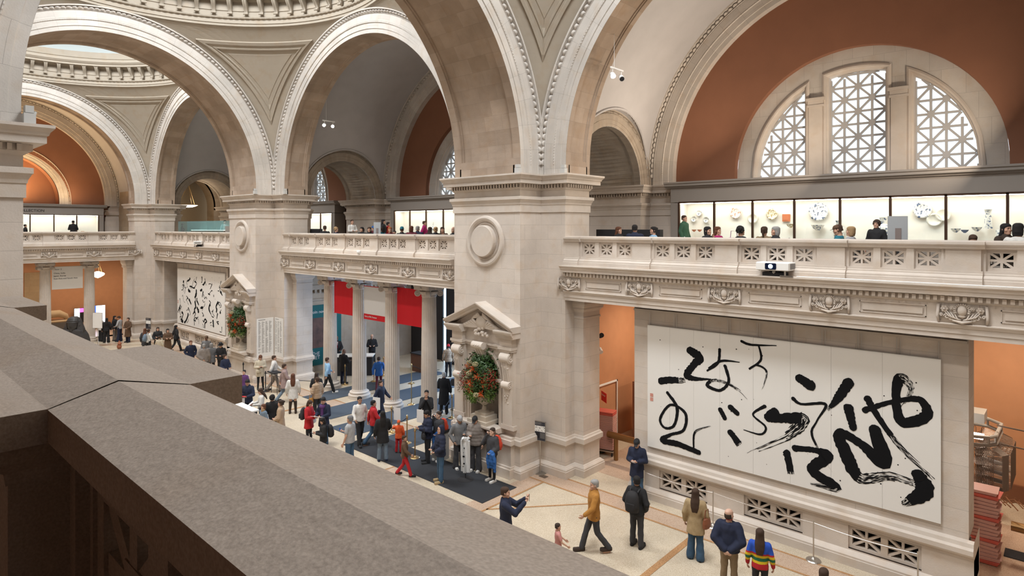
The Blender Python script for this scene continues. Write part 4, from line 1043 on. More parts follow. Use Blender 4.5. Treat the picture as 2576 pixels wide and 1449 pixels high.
pot(2515, 573, [(.09, 0), (.09, .2), (.07, .22), (0, .22)], bw, 'small square blue and white jar on a block, right of the bottle vase', z=7.62); pot(1746, 583, bowl(.5), ironred, 'tiny red cup, left of the pair in the first case bay', 'porcelain_bowl', 'bowl'); pot(1760, 583, bowl(.5), ironred, 'tiny red cup, right of the pair in the first case bay', 'porcelain_bowl', 'bowl')
o = MB(); o.box(-.13, .13, -.03, .02, -.13, .13); o.box(-.09, .09, -.04, -.03, -.09, .09); p = AY_(1977, 548, 22.66); q = o.build('ceramic_tile', ironred, loc=(p[0], 22.7, p[2])); tag(q, 'square red ceramic tile on the back of the third case bay', 'tile')
pot(1090, 566, [(.08, 0), (.13, .08), (.12, .16), (.03, .24), (.03, .42), (.045, .44), (0, .4)], bw, 'white bottle vase with long neck in the middle gallery case', y=22.5, z=7.75)
o = MB(); o.lathe([(.10, 0), (.17, .12), (.16, .24), (.1, .3), (0, .3)], n=20); p = AXX(208, 572, XE - 6.9); q = o.build('earthen_jar', mat('earthenware', (.36, .22, .13), .7), loc=(p[0], p[1], 7.34), smooth=True); tag(q, 'round brown jar in the rightmost bay of the far case', 'jar')
# ---------------- brush-stroke panels ----------------
def smooth(pts, n=10):
    P = [Vector(p) for p in pts]; out = []
    for i in range(len(P) - 1):
        p0 = P[max(i - 1, 0)]; p1 = P[i]; p2 = P[i + 1]; p3 = P[min(i + 2, len(P) - 1)]
        for k in range(n):
            t = k / n; out.append(.5 * ((2 * p1) + (-p0 + p2) * t + (2 * p0 - 5 * p1 + 4 * p2 - p3) * t * t + (-p0 + 3 * p1 - 3 * p2 + p3) * t ** 3))
    out.append(P[-1]); return out
def brush(mb, pts, dry=0.0, y=0):
    """pts: (u, v, width) in metres on the panel"""
    Q = smooth([Vector(p) for p in pts], 12); n = len(Q); lanes = 7
    def rib(off0, off1, i0, i1):
        vs = []; 
        for i in range(i0, i1):
            d = Q[min(i + 1, n - 1)] - Q[max(i - 1, 0)]; l = math.hypot(d.x, d.y) or 1; nx, ny = -d.y / l, d.x / l
            w = max(.003, Q[i].z); j0 = .06 * w * random.uniform(-1, 1); j1 = .06 * w * random.uniform(-1, 1)
            vs += [(Q[i].x + nx * (w * off0 + j0), y, Q[i].y + ny * (w * off0 + j0)), (Q[i].x + nx * (w * off1 + j1), y, Q[i].y + ny * (w * off1 + j1))]
        vs = [(p[0], p[1] - .0022 * k / max(1, len(vs)), p[2]) for k, p in enumerate(vs)]
        mb.add(vs, [(2 * k, 2 * k + 1, 2 * k + 3, 2 * k + 2) for k in range(len(vs) // 2 - 1)])
    cut = int(n * (1 - dry))
    rib(-.5, .5, 0, max(2, cut + (1 if dry else 0)) if dry else n)
    if dry:
        for k in range(lanes):
            a = -.5 + k / lanes; e = min(n, cut + int((n - cut) * random.uniform(.35, 1.0)) + 2)
            rib(a, a + random.uniform(.05, .12), cut - 1, e)
    for (q, r0) in ((Q[0], 1), (Q[-1], 0 if dry else 1)):
        if r0 and q.z > .02:
            m_ = 12; mb.add([(q.x + q.z * .52 * math.cos(2 * PI * k / m_) * random.uniform(.9, 1.08), y - .0035 - .0004 * r0, q.y + q.z * .52 * math.sin(2 * PI * k / m_) * random.uniform(.9, 1.08)) for k in range(m_)], [tuple(range(m_))])
def art_panel(x0, x1, z0, z1, y, strokes, label, seams):
    root = thing('calligraphy_panel', label, 'calligraphy panel', (x0, y, z0)); Wd, Hh = x1 - x0, z1 - z0
    b = MB(); e = [0] + seams + [Wd]
    for a, c in zip(e, e[1:]): b.box(a + .002, c - .002, -.03, .02, 0, Hh)
    b.build('board', mat('panel_white', (.74, .72, .69), .55), root)
    b = MB(); b.box(.02, Wd - .02, .02, .06, .02, Hh - .02); b.build('backing', mat('backing_grey', (.3, .28, .26), .7), root)
    k = MB(); random.seed(11)
    for s in strokes: brush(k, s[0], s[1], -.0325 - .0004 * (strokes.index(s) % 9))
    for _ in range(38): u, v, r = random.uniform(.4, Wd - .4), random.uniform(.15, Hh - .3), random.uniform(.006, .018) * Hh / 3.5; k.add([(u + r * math.cos(t * PI / 4), -.0322, v + r * math.sin(t * PI / 4)) for t in range(8)], [tuple(range(8))])
    k.build('ink_strokes', ink, root)
    w = MB()
    for i in range(10):
        u = .05 + (Wd - .1) * i / 9; w.tube([(u, .01, Hh - .05), (u, -.0, 5.45 - z0)], .008, 4); 
        if 0 < i < 9: w.tube([(u + .07, .01, Hh - .05), (u + .07, 0, 5.45 - z0)], .008, 4)
    w.build('hanging_wires', steel, root)
    return root
big = [([(1.35, 2.98, .22), (1.62, 2.82, .26), (1.45, 2.6, .2), (1.25, 2.28, .2), (1.5, 2.22, .12), (1.95, 2.28, .03)], 0), ([(.45, 1.98, .2), (.75, 2.06, .19), (1.2, 2.12, .15)], .25),
 ([(2.2, 3.12, .08), (2.15, 2.75, .07), (1.85, 2.5, .05)], 0), ([(1.9, 2.58, .05), (2.25, 2.82, .07), (2.75, 2.86, .02)], 0), ([(2.35, 2.7, .09), (2.45, 2.3, .08), (2.2, 2.02, .08), (1.85, 2.1, .10), (2.1, 2.28, .08), (2.7, 2.12, .09), (3.4, 1.5, .02)], .4),
 ([(2.8, 3.42, .07), (3.05, 3.36, .06), (3.7, 3.42, .02)], 0), ([(3.25, 3.36, .05), (3.3, 3.0, .06), (3.0, 2.72, .05), (3.2, 2.85, .05), (3.45, 2.7, .05), (3.3, 2.15, .02)], .2),
 ([(.65, 1.68, .09), (.95, 1.3, .10), (.85, .78, .08), (.55, .66, .07), (.42, .9, .08), (.75, 1.35, .07), (1.2, 1.2, .09), (1.15, .72, .08), (.75, .5, .09), (.48, .28, .16), (1.0, .28, .17), (1.6, .2, .14)], 0), ([(1.45, .3, .05), (1.5, .75, .06), (1.95, 1.0, .03)], .5),
 ([(2.22, 1.5, .13), (2.34, 1.3, .12)], 0), ([(2.5, 1.62, .15), (2.68, 1.5, .13)], 0), ([(2.5, .95, .16), (2.75, .68, .2)], .2), ([(3.4, 1.82, .09), (3.1, 1.55, .05), (3.42, 1.3, .06), (3.3, 1.08, .05), (2.85, 1.1, .02)], 0),
 ([(3.65, 1.72, .22), (3.5, 1.55, .22), (3.9, 1.62, .24), (4.35, 1.66, .32), (3.9, 1.15, .24), (2.95, .5, .1)], .45), ([(4.25, 2.68, .2), (4.5, 2.55, .26)], 0), ([(4.1, 2.15, .1), (4.3, 2.05, .06), (4.85, 2.15, .07), (4.65, 1.7, .04), (4.55, 1.3, .06), (5.0, .55, .02)], .15),
 ([(5.35, 2.75, .24), (5.15, 2.4, .2), (4.9, 2.02, .05)], .15), ([(5.35, 2.15, .22), (5.45, 1.72, .16)], 0), ([(3.95, .75, .18), (4.05, .25, .16)], .2), ([(4.15, .92, .16), (4.6, .98, .14), (4.9, .9, .26), (4.55, .48, .24), (5.1, .2, .22), (4.5, .02 + .12, .04)], .2),
 ([(5.75, 2.45, .16), (5.95, 2.1, .13), (6.4, 1.5, .12), (7.05, .95, .10)], .45), ([(5.7, 2.18, .14), (6.2, 2.45, .10), (6.75, 2.62, .14), (6.9, 2.3, .22), (6.45, 2.05, .22), (6.32, 2.55, .17), (6.4, 3.05, .22), (6.62, 2.8, .12), (6.35, 2.3, .06)], .25),
 ([(5.9, 1.75, .26), (6.08, 1.05, .32), (5.6, 1.38, .2), (5.15, 1.5, .24), (5.35, .95, .3), (5.6, .58, .26), (6.2, .78, .2), (6.75, .72, .16)], .3), ([(6.75, .95, .26), (6.85, .62, .36), (6.45, .2, .12)], .2)]
art_panel(-9.33, -2.17, 1.49, 5.05, 16.21, big, 'large wide white calligraphy panel with bold black brush strokes on the near wall', [.72, 1.45, 2.2, 3.1, 4.03, 4.97, 6.05])
random.seed(21); small = []
for ci in range(6):
    for ri in range(5):
        cu, cv = .75 + ci * 1.22 + random.uniform(-.15, .15), .5 + ri * .66 + random.uniform(-.08, .08)
        for _ in range(random.randint(2, 3)):
            w = random.choice((.04, .07, .12, .17)); p = [(cu + random.uniform(-.3, .3), cv + random.uniform(-.25, .25), w)]
            for _k in range(random.randint(1, 4)): p.append((p[-1][0] + random.uniform(-.3, .3), p[-1][1] + random.uniform(-.32, .12), max(.015, w * random.uniform(.3, 1.1))))
            p = [(min(7.4, max(.15, a)), min(3.6, max(.15, b_)), c_) for a, b_, c_ in p]; small.append((p, 0))
art_panel(-45.95, -38.3, 1.36, 5.12, 16.21, small, 'far calligraphy panel with many small black brush marks, left of the farther pier', [1.5, 3.1, 4.6, 6.1])
for xx in (-9.25, -45.85):
    q = MB(); 
    for zz in (0, .12): q.box(-.05, .05, -.002, 0, zz, zz + .1)
    o = q.build('red_seal', mat('seal_red', (.55, .25, .20), .7), bpy.data.objects['calligraphy_panel' if xx > -20 else 'calligraphy_panel.001'], loc=(.14, -.034, 1.35))
b = MB()
for x0, x1 in ((-9.79, -1.71), (-46.13, -38.05)): b.box(x0, x1, 16.17, 16.23, 5.44, 5.50)
o = b.build('trim_2', st); struct(o)
# ---------------- banners ----------------
red = mat('banner_red', (.60, .004, .014), .8); bwhite = mat('banner_white', (.72, .72, .73), .8)
def banner(x0, x1, z0, z1, m, label, T=None, rot=0, loc=None, bottom=None):
    root = thing('banner', label, 'banner', loc, rot); w = x1 - x0; h = z1 - z0; b = MB(); N = 40
    def cloth(za, zb): 
        vs = []
        for i in range(N + 1):
            u = w * i / N; y = .003 * math.sin(i * .7)
            for z in (za, zb): vs += [(u, y - .004, z), (u, y + .004, z)]
        return vs, [f for i in range(N) for f in ((4 * i, 4 * i + 4, 4 * i + 6, 4 * i + 2), (4 * i + 1, 4 * i + 3, 4 * i + 7, 4 * i + 5))]
    zb = .24 if bottom else 0
    v, f = cloth(zb, h); b.add(v, f); b.build('cloth', m, root, smooth=True)
    if bottom: c = MB(); v, f = cloth(0, zb); c.add(v, f); c.build('hem_band', bottom, root, smooth=True)
    r = MB(); r.tube([(-.02, 0, h), (w + .02, 0, h)], .018, 6); r.tube([(-.02, 0, 0), (w + .02, 0, 0)], .014, 6); r.build('rod', bottom or m, root)
    return root
banner(-26.85, -25.10, 3.76, 5.3, red, 'red banner hanging at the left of the colonnade, left of the white one', loc=(-26.85, 16.62, 3.76))
wb = banner(-24.35, -22.6, 3.71, 5.22, bwhite, 'white banner with red bottom band between the two red banners', loc=(-24.35, 16.62, 3.71), bottom=red)
text('Exit to Fifth Avenue', .115, bwhite, wb, 'banner_lettering', (.1, -.03, .09))
banner(-21.85, -20.1, 3.75, 5.3, red, 'red banner hanging right of the white one, beside the fourth column', loc=(-21.85, 16.62, 3.75))
db = thing('banner', 'white directional banner for Floor 2 between the two far columns', 'banner', (XE - 1.0, 10.01, 3.76), PI / 2)
b = MB(); b.box(0, 1.75, -.01, .01, 0, 1.52); b.build('cloth', white, db); b = MB(); b.tube([(-.02, 0, 1.52), (1.77, 0, 1.52)], .02, 6); b.build('rod', steel, db)
text('Floor 2', .15, ink, db, 'banner_lettering', (.1, -.015, 1.30)); text('China, India\nJapan, Korea\nEast Asia and South Asia', .135, ink, db, 'banner_lettering', (.1, -.015, 1.04), space=1.35)
# ---------------- vestibule ----------------
w = MB(); w.box(-31.1, -14, 24.6, 24.9, 0, 5.7); struct(w.build('wall_entrance', mat('dark_vestibule', (.02, .018, .02), .6)))
w = MB(); w.box(-31.05, -30.93, 17.0, 24.6, 0, 5.62); struct(w.build('wall_vestibule_side', stone('limestone_vestibule', (.42, .35, .28), 2.2, 1.5, var=.03)))
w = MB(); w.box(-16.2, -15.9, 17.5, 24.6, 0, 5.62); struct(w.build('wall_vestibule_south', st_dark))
w = MB(); w.box(-27.75, -27.30, 24.5, 24.58, 0, 5.4); w.box(-24.8, -21.4, 24.5, 24.58, 0, 4.2); d = struct(w.build('door_1', glow('daylit_glass', (.55, .78, 1.0), 3.0)))
w = MB()
for x in (-27.78, -27.3, -24.85, -23.1, -21.4): w.box(x - .05, x + .05, 24.4, 24.6, 0, 5.4)
w.box(-27.8, -27.25, 24.4, 24.6, 2.5, 2.6); w.build('door_frame', black, d)
w = MB(); w.box(-27.2, -25.2, 24.2, 24.45, 0, 5.5); o = w.build('curtain', black); tag(o, 'tall black drape beside the bright entrance glass', 'curtain')
# light frieze band of the vestibule wall
w = MB(); w.box(-30.93, -30.85, 17.0, 24.5, 3.9, 4.0); w.box(-30.93, -30.83, 17.0, 24.5, 4.5, 4.75)
for k in range(26): w.box(-30.9, -30.8, 17.3 + k * .28, 17.42 + k * .28, 4.32, 4.5)
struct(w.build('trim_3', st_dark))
teal = mat('teal_banner', (.0, .10, .11), .7)
tb = thing('banner', 'tall teal banner with the museum name on the vestibule side wall', 'banner', (-30.92, 17.35, .35), PI / 2)
b = MB(); b.box(0, 2.2, -.05, .0, 0, 3.3); b.build('cloth', teal, tb)
b = MB(); b.box(.3, 1.7, -.055, -.05, .95, 2.6); b.build('printed_picture', mat('sepia_print', (.10, .045, .03), .6, noise_amt=.6, nscale=2.5), tb.children[0])
text('THE\nMET', .27, bwhite, tb, 'banner_lettering', (.35, -.06, .55), space=.8); text('Join now', .24, bwhite, tb, 'banner_lettering', (.35, -.06, 2.85))
# desk, kiosk, cabinet
de = thing('reception_desk', 'long desk with white top and black skirt behind the second column', 'desk', (*((Vector(G(843, 893, 1.05)) + Vector(G(925, 892, 1.05))) / 2), 0), math.atan2(G(925, 892, 1.05)[1] - G(843, 893, 1.05)[1], G(925, 892, 1.05)[0] - G(843, 893, 1.05)[0]))
b = MB(); b.box(-1.2, 1.2, -.4, .4, 1.0, 1.05); b.build('desk_top', white, de); b = MB(); b.box(-1.15, 1.15, -.36, .36, 0, 1.0); b.build('desk_skirt', black, de)
b = MB(); b.box(-.2, .2, .1, .16, 1.12, 1.42); b.box(-.03, .03, .1, .14, 1.05, 1.15); b.box(-.12, .12, .02, .2, 1.05, 1.06); o = b.build('monitor', black, loc=(*G(893, 892, 1.05), 0)); tag(o, 'black computer monitor on the reception desk', 'monitor')
p = G(1010, 968); b = MB(); n = 24
vs = []; 
for i in range(n + 1):
    a = PI * (.95 + .75 * i / n); vs += [(.85 * math.cos(a), .85 * math.sin(a) , .12), (.85 * math.cos(a), .85 * math.sin(a), 2.15), (.79 * math.cos(a), .79 * math.sin(a), .12), (.79 * math.cos(a), .79 * math.sin(a), 2.15)]
b.add(vs, [f for i in range(n) for f in ((4 * i, 4 * i + 4, 4 * i + 5, 4 * i + 1), (4 * i + 2, 4 * i + 3, 4 * i + 7, 4 * i + 6), (4 * i + 1, 4 * i + 5, 4 * i + 7, 4 * i + 3))])
k = thing('curved_screen', 'curved white privacy screen with red picture behind the third column', 'screen', (p[0], p[1], 0), 0)
b.build('screen_panel', mat('screen_white', (.55, .60, .68), .4), k, smooth=False)
b = MB(); vs = []
for i in range(13):
    a = PI * (1.35 + .24 * i / 12); vs += [(.862 * math.cos(a), .862 * math.sin(a), .8), (.862 * math.cos(a), .862 * math.sin(a), 1.5)]
b.add(vs, [(2 * i, 2 * i + 2, 2 * i + 3, 2 * i + 1) for i in range(12)]); b.build('screen_print', mat('print_red', (.55, .03, .04), .6), k)
b = MB(); 
for a in (1.0, 1.35, 1.65): b.tube([(.82 * math.cos(a * PI), .82 * math.sin(a * PI), .13), (.85 * math.cos(a * PI), .85 * math.sin(a * PI), 0)], .03, 6)
b.build('foot', steel, k)
b = MB(); b.ball((.82 * math.cos(1.02 * PI), .82 * math.sin(1.02 * PI) - .06, 1.75), .07, 8, sc=(1, 1, 1.5)); b.build('warning_lamp', glow('orange_lamp', (1, .25, .06), 6), k)
p = G(1053, 935); b = MB(); b.box(-.55, .55, -.3, .3, 0, .95); o = thing('cabinet', 'low brown counter cabinet beyond the fourth column', 'cabinet', (p[0], p[1] + .2, 0)); b.build('cabinet_body', mat('brown_wood', (.14, .06, .035), .5), o); b = MB(); b.box(-.58, .58, -.33, .33, .95, 1.0); b.build('cabinet_top', black, o)
# ---------------- mats ----------------
matb = mat('blue_grey_carpet', (.062, .08, .105), .95, noise_amt=.25, nscale=60, bump=.6, bscale=300); matc = mat('charcoal_carpet', (.028, .03, .036), .95, noise_amt=.25, nscale=60, bump=.6, bscale=300)
def rug(x0, x1, y0, y1, m, label, z=.014):
    b = MB(); b.box(x0, x1, y0, y1, .007, z); o = b.build('floor_mat', m); tag(o, label, 'mat', 'entrance floor mats')
rug(-26.75, -25.3, 14.85, 22.5, matb, 'blue grey entrance mat passing between the first and second columns'); rug(-24.3, -22.75, 13.9, 23, matb, 'blue grey entrance mat passing between the second and third columns')
rug(-21.85, -20.3, 13.3, 23, matb, 'blue grey entrance mat passing between the third and fourth columns'); rug(-19.3, -17.7, 13.8, 22, matb, 'blue grey entrance mat right of the fourth column')
rug(-19.75, -12.59, 12.58, 14.06, matc, 'long charcoal mat on the floor in front of the big pier', .016)
b = MB(); b.box(-.13, .13, -.09, .09, .007, .012); p = G(1367, 1199); o = b.build('floor_outlet', mat('dull_brass', (.16, .12, .09), .5, .5), loc=(p[0], p[1], 0)); tag(o, 'small metal floor outlet plate beside the black sign stand', 'outlet')
# ---------------- plaques ----------------
def textsheet(root, w, h, cols, m, z0=.12, zt=.94, y=-.013):
    b = MB(); random.seed(4)
    for c in range(cols):
        x0 = w * (.08 + .86 * c / cols); cw = w * .86 / cols * .8
        n = int(h / .028)
        for i in range(n):
            z = h * zt - (i + 2) * .028 * .98
            if z < h * z0: break
            if random.random() < .06: continue
            b.box(x0, x0 + cw * random.uniform(.45, 1), y - .001, y, z, z + .012)
    b.box(w * .08, w * .5, y - .001, y, h * .955, h * .97); b.build('lettering', m, root)
tg = mat('grey_lettering', (.28, .27, .26), .7)
for (x, y, rz, w, lab) in ((-30.94, 14.68, PI / 2, .88, 'wide white engraved donor plaque on the farther pier'), (-30.90, 15.625, 0, .86, 'narrow white donor plaque round the corner of the wide one')):
    k = thing('plaque', lab, 'plaque', (x, y, 1.22), rz, 'white donor plaques'); b = MB(); b.box(0, w, -.012, .01, 0, 2.02); b.build('plaque_board', white, k); textsheet(k, w, 2.02, 4 if rz else 3, tg)
# ---------------- projectors ----------------
def projector(x, y, label, rz=0, sc=1.0):
    k = thing('projector', label, 'projector', (x, y, 6.735), rz, 'projectors on the cornice', sc); b = MB()
    b.loft([[(-.40 + e, -.26 + e, z), (.40 - e, -.26 + e, z), (.42 - e, -.22 + e, z), (.42 - e, .24 - e, z), (-.42 + e, .24 - e, z), (-.42 + e, -.20 + e, z)] for e, z in ((.03, .14), (0, .16), (0, .33), (.02, .35))]); b.build('projector_body', white, k)
    b = MB(); b.loft([[(-.15 + e, y_, .17 + e), (.09 - e, y_, .17 + e), (.11 - e, y_, .20 + e), (.11 - e, y_, .31 - e), (.09 - e, y_, .33 - e), (-.15 + e, y_, .33 - e), (-.17 + e, y_, .31 - e), (-.17 + e, y_, .20 + e)] for e, y_ in ((0, -.27), (0, -.25))]); b.build('lens_window', mat('lens_black', (.005, .01, .03), .1), k)
    b = MB(); b.lathe([(.055, 0), (.03, .012), (0, .014)], (-.03, -.272, .25), 20, ax=(0, -1, 0)); b.build('lens', glow('projector_lens', (.45, .7, 1), 7), [c for c in k.children if c.name.startswith('lens_window')][0])
    b = MB(); 
    for i in range(9): b.box(.421, .424, -.18 + i * .042, -.155 + i * .042, .18, .32)
    b.build('side_vent', mat('vent_grey', (.25, .24, .24), .6), k)
    b = MB(); b.box(-.28, .28, -.14, .16, 0, .09); b.box(-.12, .12, -.1, .1, .09, .14); b.build('mount', black, k)
    b = MB(); b.ball((-.0, -.10, .09), .05, 7); b.tube([(-.33, -.2, .13), (-.33, -.2, .16)], .03, 8); b.tube([(.3, -.2, .02), (.3, -.2, .16)], .02, 8); b.box(.18, .5, -.22, -.18, .0, .03); b.build('mount_joint', steel, k)
projector(-5.42, 15.49, 'large white projector on the near cornice above the big calligraphy panel', 0, .95); projector(-40.4, 15.50, 'small white projector on the far cornice above the far calligraphy panel', math.radians(-35), .95)
b = MB(); pts = [(-4.9, 15.40), (-4.3, 15.43), (-3.6, 15.41), (-1.5, 15.43), (-.4, 15.42)]; b.tube([(x, y, 6.745) for x, y in pts], .014, 5); o = b.build('power_cable', white); tag(o, 'white cable conduit lying along the near cornice right of the projector', 'cable')
def camball(px, py, y, label):
    p = AY_(px, py, y); b = MB(); b.lathe([(.09, .0), (.10, .03), (.10, .09), (.085, .12), (0, .13)], n=16); b.ball((0, 0, 0), .07, 8); k = b.build('security_camera', white, loc=(p[0], p[1], 6.80), smooth=True); tag(k, label, 'camera')
camball(903, 643, 15.36, 'white dome security camera on the middle cornice')
# lamps on cornices, spot fixtures
def floodlight(p, label, s=1.0):
    b = MB(); b.box(-.09 * s, .09 * s, -.07 * s, .07 * s, 0, .16 * s); b.box(-.07 * s, .07 * s, -.05 * s, .05 * s, .17 * s, .27 * s); b.tube([(0, .05 * s, .1 * s), (0, .08 * s, .2 * s)], .02 * s, 6); o = b.build('floodlight', mat('light_grey_paint', (.5, .49, .47), .6), loc=p); tag(o, label, 'floodlight', 'small floodlights on the pier cornices')
floodlight((-12.82, 2.22, 9.6), 'floodlight on the cornice of the pier at the left edge', 1.15)
for (px, py, y, l) in ((1303, 425, 14.4, 'left one on the big front pier'), (1418, 425, 15.45, 'right one on the big front pier'), (642, 478, 14.4, 'left one on the farther pier'), (717, 478, 15.45, 'right one on the farther pier')):
    p = AY_(px, py, y); floodlight((p[0], y, 9.6), 'small floodlight standing on the pier cornice, ' + l)
def spots(p, label, on, aim):
    k = thing('spotlight_bar', label, 'spotlight', p, 0, 'ceiling spotlight bars'); b = MB(); b.box(-.02, .02, -.35, .35, 0, .05); b.tube([(0, -.15, .05), (0, -.15, 3.2)], .006, 4); b.build('track', white, k)
    for i, (yy, lit) in enumerate(((-.25, on[0]), (.25, on[1]))):
        v = Vector(aim).normalized(); b = MB(); b.tube([(0, yy, 0), (0, yy, -.1)], .015, 6); b.lathe([(.07, -.12), (.085, 0), (.085, .12), (.08, .12)], (0, yy, -.2), 14, ax=tuple(v)); b.build('lamp_head', white, k)
        b = MB(); b.lathe([(.075, .122), (0, .125)], (0, yy, -.2), 14, ax=tuple(v), close=False); b.build('lamp_lens', glow('spot_lens_on', (1, .9, .75), 40) if lit else black, k)
spots(AXX(1552, 176, -10.6), 'pair of spotlights hanging on a thin bar in the cream near vault', (True, False), (.6, -.6, -.5)); spots(AXX(827, 306, -28.6), 'pair of bright spotlights in the grey middle vault', (True, True), (.8, -.7, -.3))
# ---------------- pendant lamps ----------------
def bowl_lamp(p, r, label, chain=1.4):
    k = thing('pendant_lamp', label, 'lamp', p); b = MB(); b.lathe([(0, -.28 * r), (.4 * r, -.25 * r), (.75 * r, -.14 * r), (r, 0), (.98 * r, .02), (0, .01)], n=32); b.build('glass_bowl', glow('lamp_bowl', (1, .88, .70), 5), k, smooth=True)
    b = MB(); b.lathe([(r * 1.02, -.02), (r * 1.05, .02), (r * 1.0, .05), (r * .98, .03)], n=32, close=False); 
    for a in (0, 2.1, 4.2): b.tube([(r * math.cos(a), r * math.sin(a), .03), (.06 * math.cos(a), .06 * math.sin(a), chain)], .014, 5)
    b.ball((0, 0, chain), .08, 8); b.tube([(0, 0, chain), (0, 0, chain + 2.5)], .02, 6); b.build('lamp_rim', brass, k)
    light('POINT', 'lamp_light', (p[0], p[1], p[2] + .35), 60, (1, .82, .6), .3)
bowl_lamp((-53.3, 19.6, 9.75), .72, 'shallow glowing bowl lamp on chains seen through the far left side arch', 1.6)
p = AXX(246, 690, XE - 4); k = thing('pendant_lamp', 'scalloped glowing glass lamp hanging right of the far right column', 'lamp', p)
b = MB(); b.lathe([(.04, -.26), (.15, -.22), (.36, -.08), (.42, .02), (.36, .10), (.12, .2), (.05, .22)], n=48, mod=lambda a, z: 1 + .05 * abs(math.sin(4 * a))); b.build('glass_shade', glow('lamp_shade_glow', (1, .84, .62), 7), k, smooth=True)
b = MB(); 
for a in (0, 2.1, 4.2): b.tube([(.36 * math.cos(a), .36 * math.sin(a), .1), (.03 * math.cos(a), .03 * math.sin(a), 1.1)], .010, 4)
b.ball((0, 0, -.29), .04, 6); b.tube([(0, 0, 1.1), (0, 0, 5.6 - p[2])], .012, 4); b.build('lamp_chain', brass, k)
light('POINT', 'lamp_light', (p[0] + .6, p[1], p[2] - .1), 70, (1, .8, .58), .2)
# ---------------- far end lower hall ----------------
b = MB(); b.box(XE - 7.3, XE - 7.25, 9.6, 10.75, 0, 4.6); struct(b.build('wall_far_opening', stone('far_stone', (.42, .30, .18), .9, .45)))
sc = thing('video_screen', 'bright screen with blue strip behind the crowd at the far end', 'screen', (XE - 6.9, 0, 0)); pp = AXX(232, 768, XE - 6.9)
y0 = AXX(232, 768, XE - 6.9)[1]; y1 = AXX(264, 768, XE - 6.9)[1]; z1 = AXX(250, 768, XE - 6.9)[2]; z0 = AXX(250, 815, XE - 6.9)[2]
b = MB(); b.box(-.05, 0, y0, y1 + .02, z0, z1); b.build('screen_body', black, sc); b = MB(); b.box(.0, .01, y0 + .25, y1, z0 + .02, z1 - .02); b.build('screen_image', glow('screen_white_glow', (.85, .9, 1), 4.5), sc); b = MB(); b.box(.0, .01, y0, y0 + .25, z0 + .02, z1 - .02); b.build('screen_strip', glow('screen_blue', (.02, .08, .6), 2), sc)
y0 = AXX(186, 775, XE - 6.9)[1]; y1 = AXX(212, 775, XE - 6.9)[1]; z1 = AXX(200, 775, XE - 6.9)[2]; z0 = AXX(200, 812, XE - 6.9)[2]
sc = thing('video_screen', 'smaller bright screen with magenta dots behind the dark stone bust', 'screen', (XE - 6.9, 0, 0)); b = MB(); b.box(-.05, 0, y0, y1, z0, z1); b.build('screen_body', black, sc); b = MB(); b.box(0, .01, y0 + .03, y1 - .3, z0 + .3, z1 - .03); b.build('screen_image', MATS['screen_white_glow'], sc); b = MB(); b.box(0, .012, y1 - .28, y1 - .05, z0 + .8, z0 + 1.1); b.build('screen_dots', glow('magenta_glow', (.9, .1, .5), 2), sc)
# stone bust with striped headcloth
bl = mat('black_granite', (.035, .033, .034), .45, noise_amt=.2)
p = G(186, 905); k = thing('stone_bust', 'dark granite bust with striped headcloth in front of the far columns', 'sculpture', (p[0], p[1], 0), math.radians(48)); f = MB()
f.loft([[(-1.0 * w, -.35 * d, z), (1.0 * w, -.35 * d, z), (1.15 * w, .25 * d, z), (-1.15 * w, .25 * d, z)] for z, w, d in ((.0, .75, 1.3), (.7, .72, 1.25), (1.2, .66, 1.15), (1.5, .60, 1), (1.75, .48, .85), (1.85, .28, .7))])
f.build('plinth_body', bl, k); f = MB()
rings = []
for (z, wx, wy, yo) in ((1.62, .16, .2, 0), (1.75, .19, .24, -.02), (1.85, .25, .28, -.04), (2.0, .29, .31, -.05), (2.15, .31, .33, -.04), (2.3, .31, .33, -.02), (2.42, .28, .30, 0), (2.5, .2, .22, .02)):
    rings.append([(wx * math.cos(t), yo + wy * math.sin(t), z) for t in [2 * PI * q / 20 for q in range(20)]])
f.loft(rings); f.loft([[(-.05, -.34, 1.98), (.05, -.34, 1.98), (.06, -.38, 1.96), (-.06, -.38, 1.96)], [(-.03, -.3, 2.17), (.03, -.3, 2.17), (.03, -.33, 2.17), (-.03, -.33, 2.17)]])
f.ball((0, -.30, 1.90), .09, 8, sc=(1.1, .5, .28)); f.ball((0, -.27, 1.8), .09, 8)
for s in (-1, 1): f.ball((s * .12, -.27, 2.13), .055, 8, sc=(1.3, .5, .5)); f.ball((s * .31, -.03, 2.1), .07, 8, sc=(.5, .7, 1.2))
f.build('face', bl, k, smooth=True); f = MB()
for s in (-1, 1):
    f.loft([[(s * a, -.22 + e, z), (s * b_, -.12 + e, z), (s * b_, .14, z), (s * a, .14, z)] for z, a, b_, e in ((1.35, .10, .42, -.16), (1.6, .16, .58, -.05), (1.85, .27, .56, .03), (2.1, .31, .46, .05), (2.35, .29, .38, .05), (2.45, .2, .3, .04))][::s])
f.loft([[(wx * math.cos(t), .03 + wy * math.sin(t), z) for t in [2 * PI * q / 20 for q in range(20)]] for z, wx, wy in ((2.26, .35, .37), (2.36, .36, .38), (2.50, .30, .32), (2.58, .16, .18))])
for i in range(9): f.tube([(.36 * math.cos(t), .03 + .39 * math.sin(t), 2.27 + .03 * 0) for t in [PI * (1.05 + .9 * q / 12) for q in range(13)]], .02, 5); break
f.build('headcloth', bl, k)
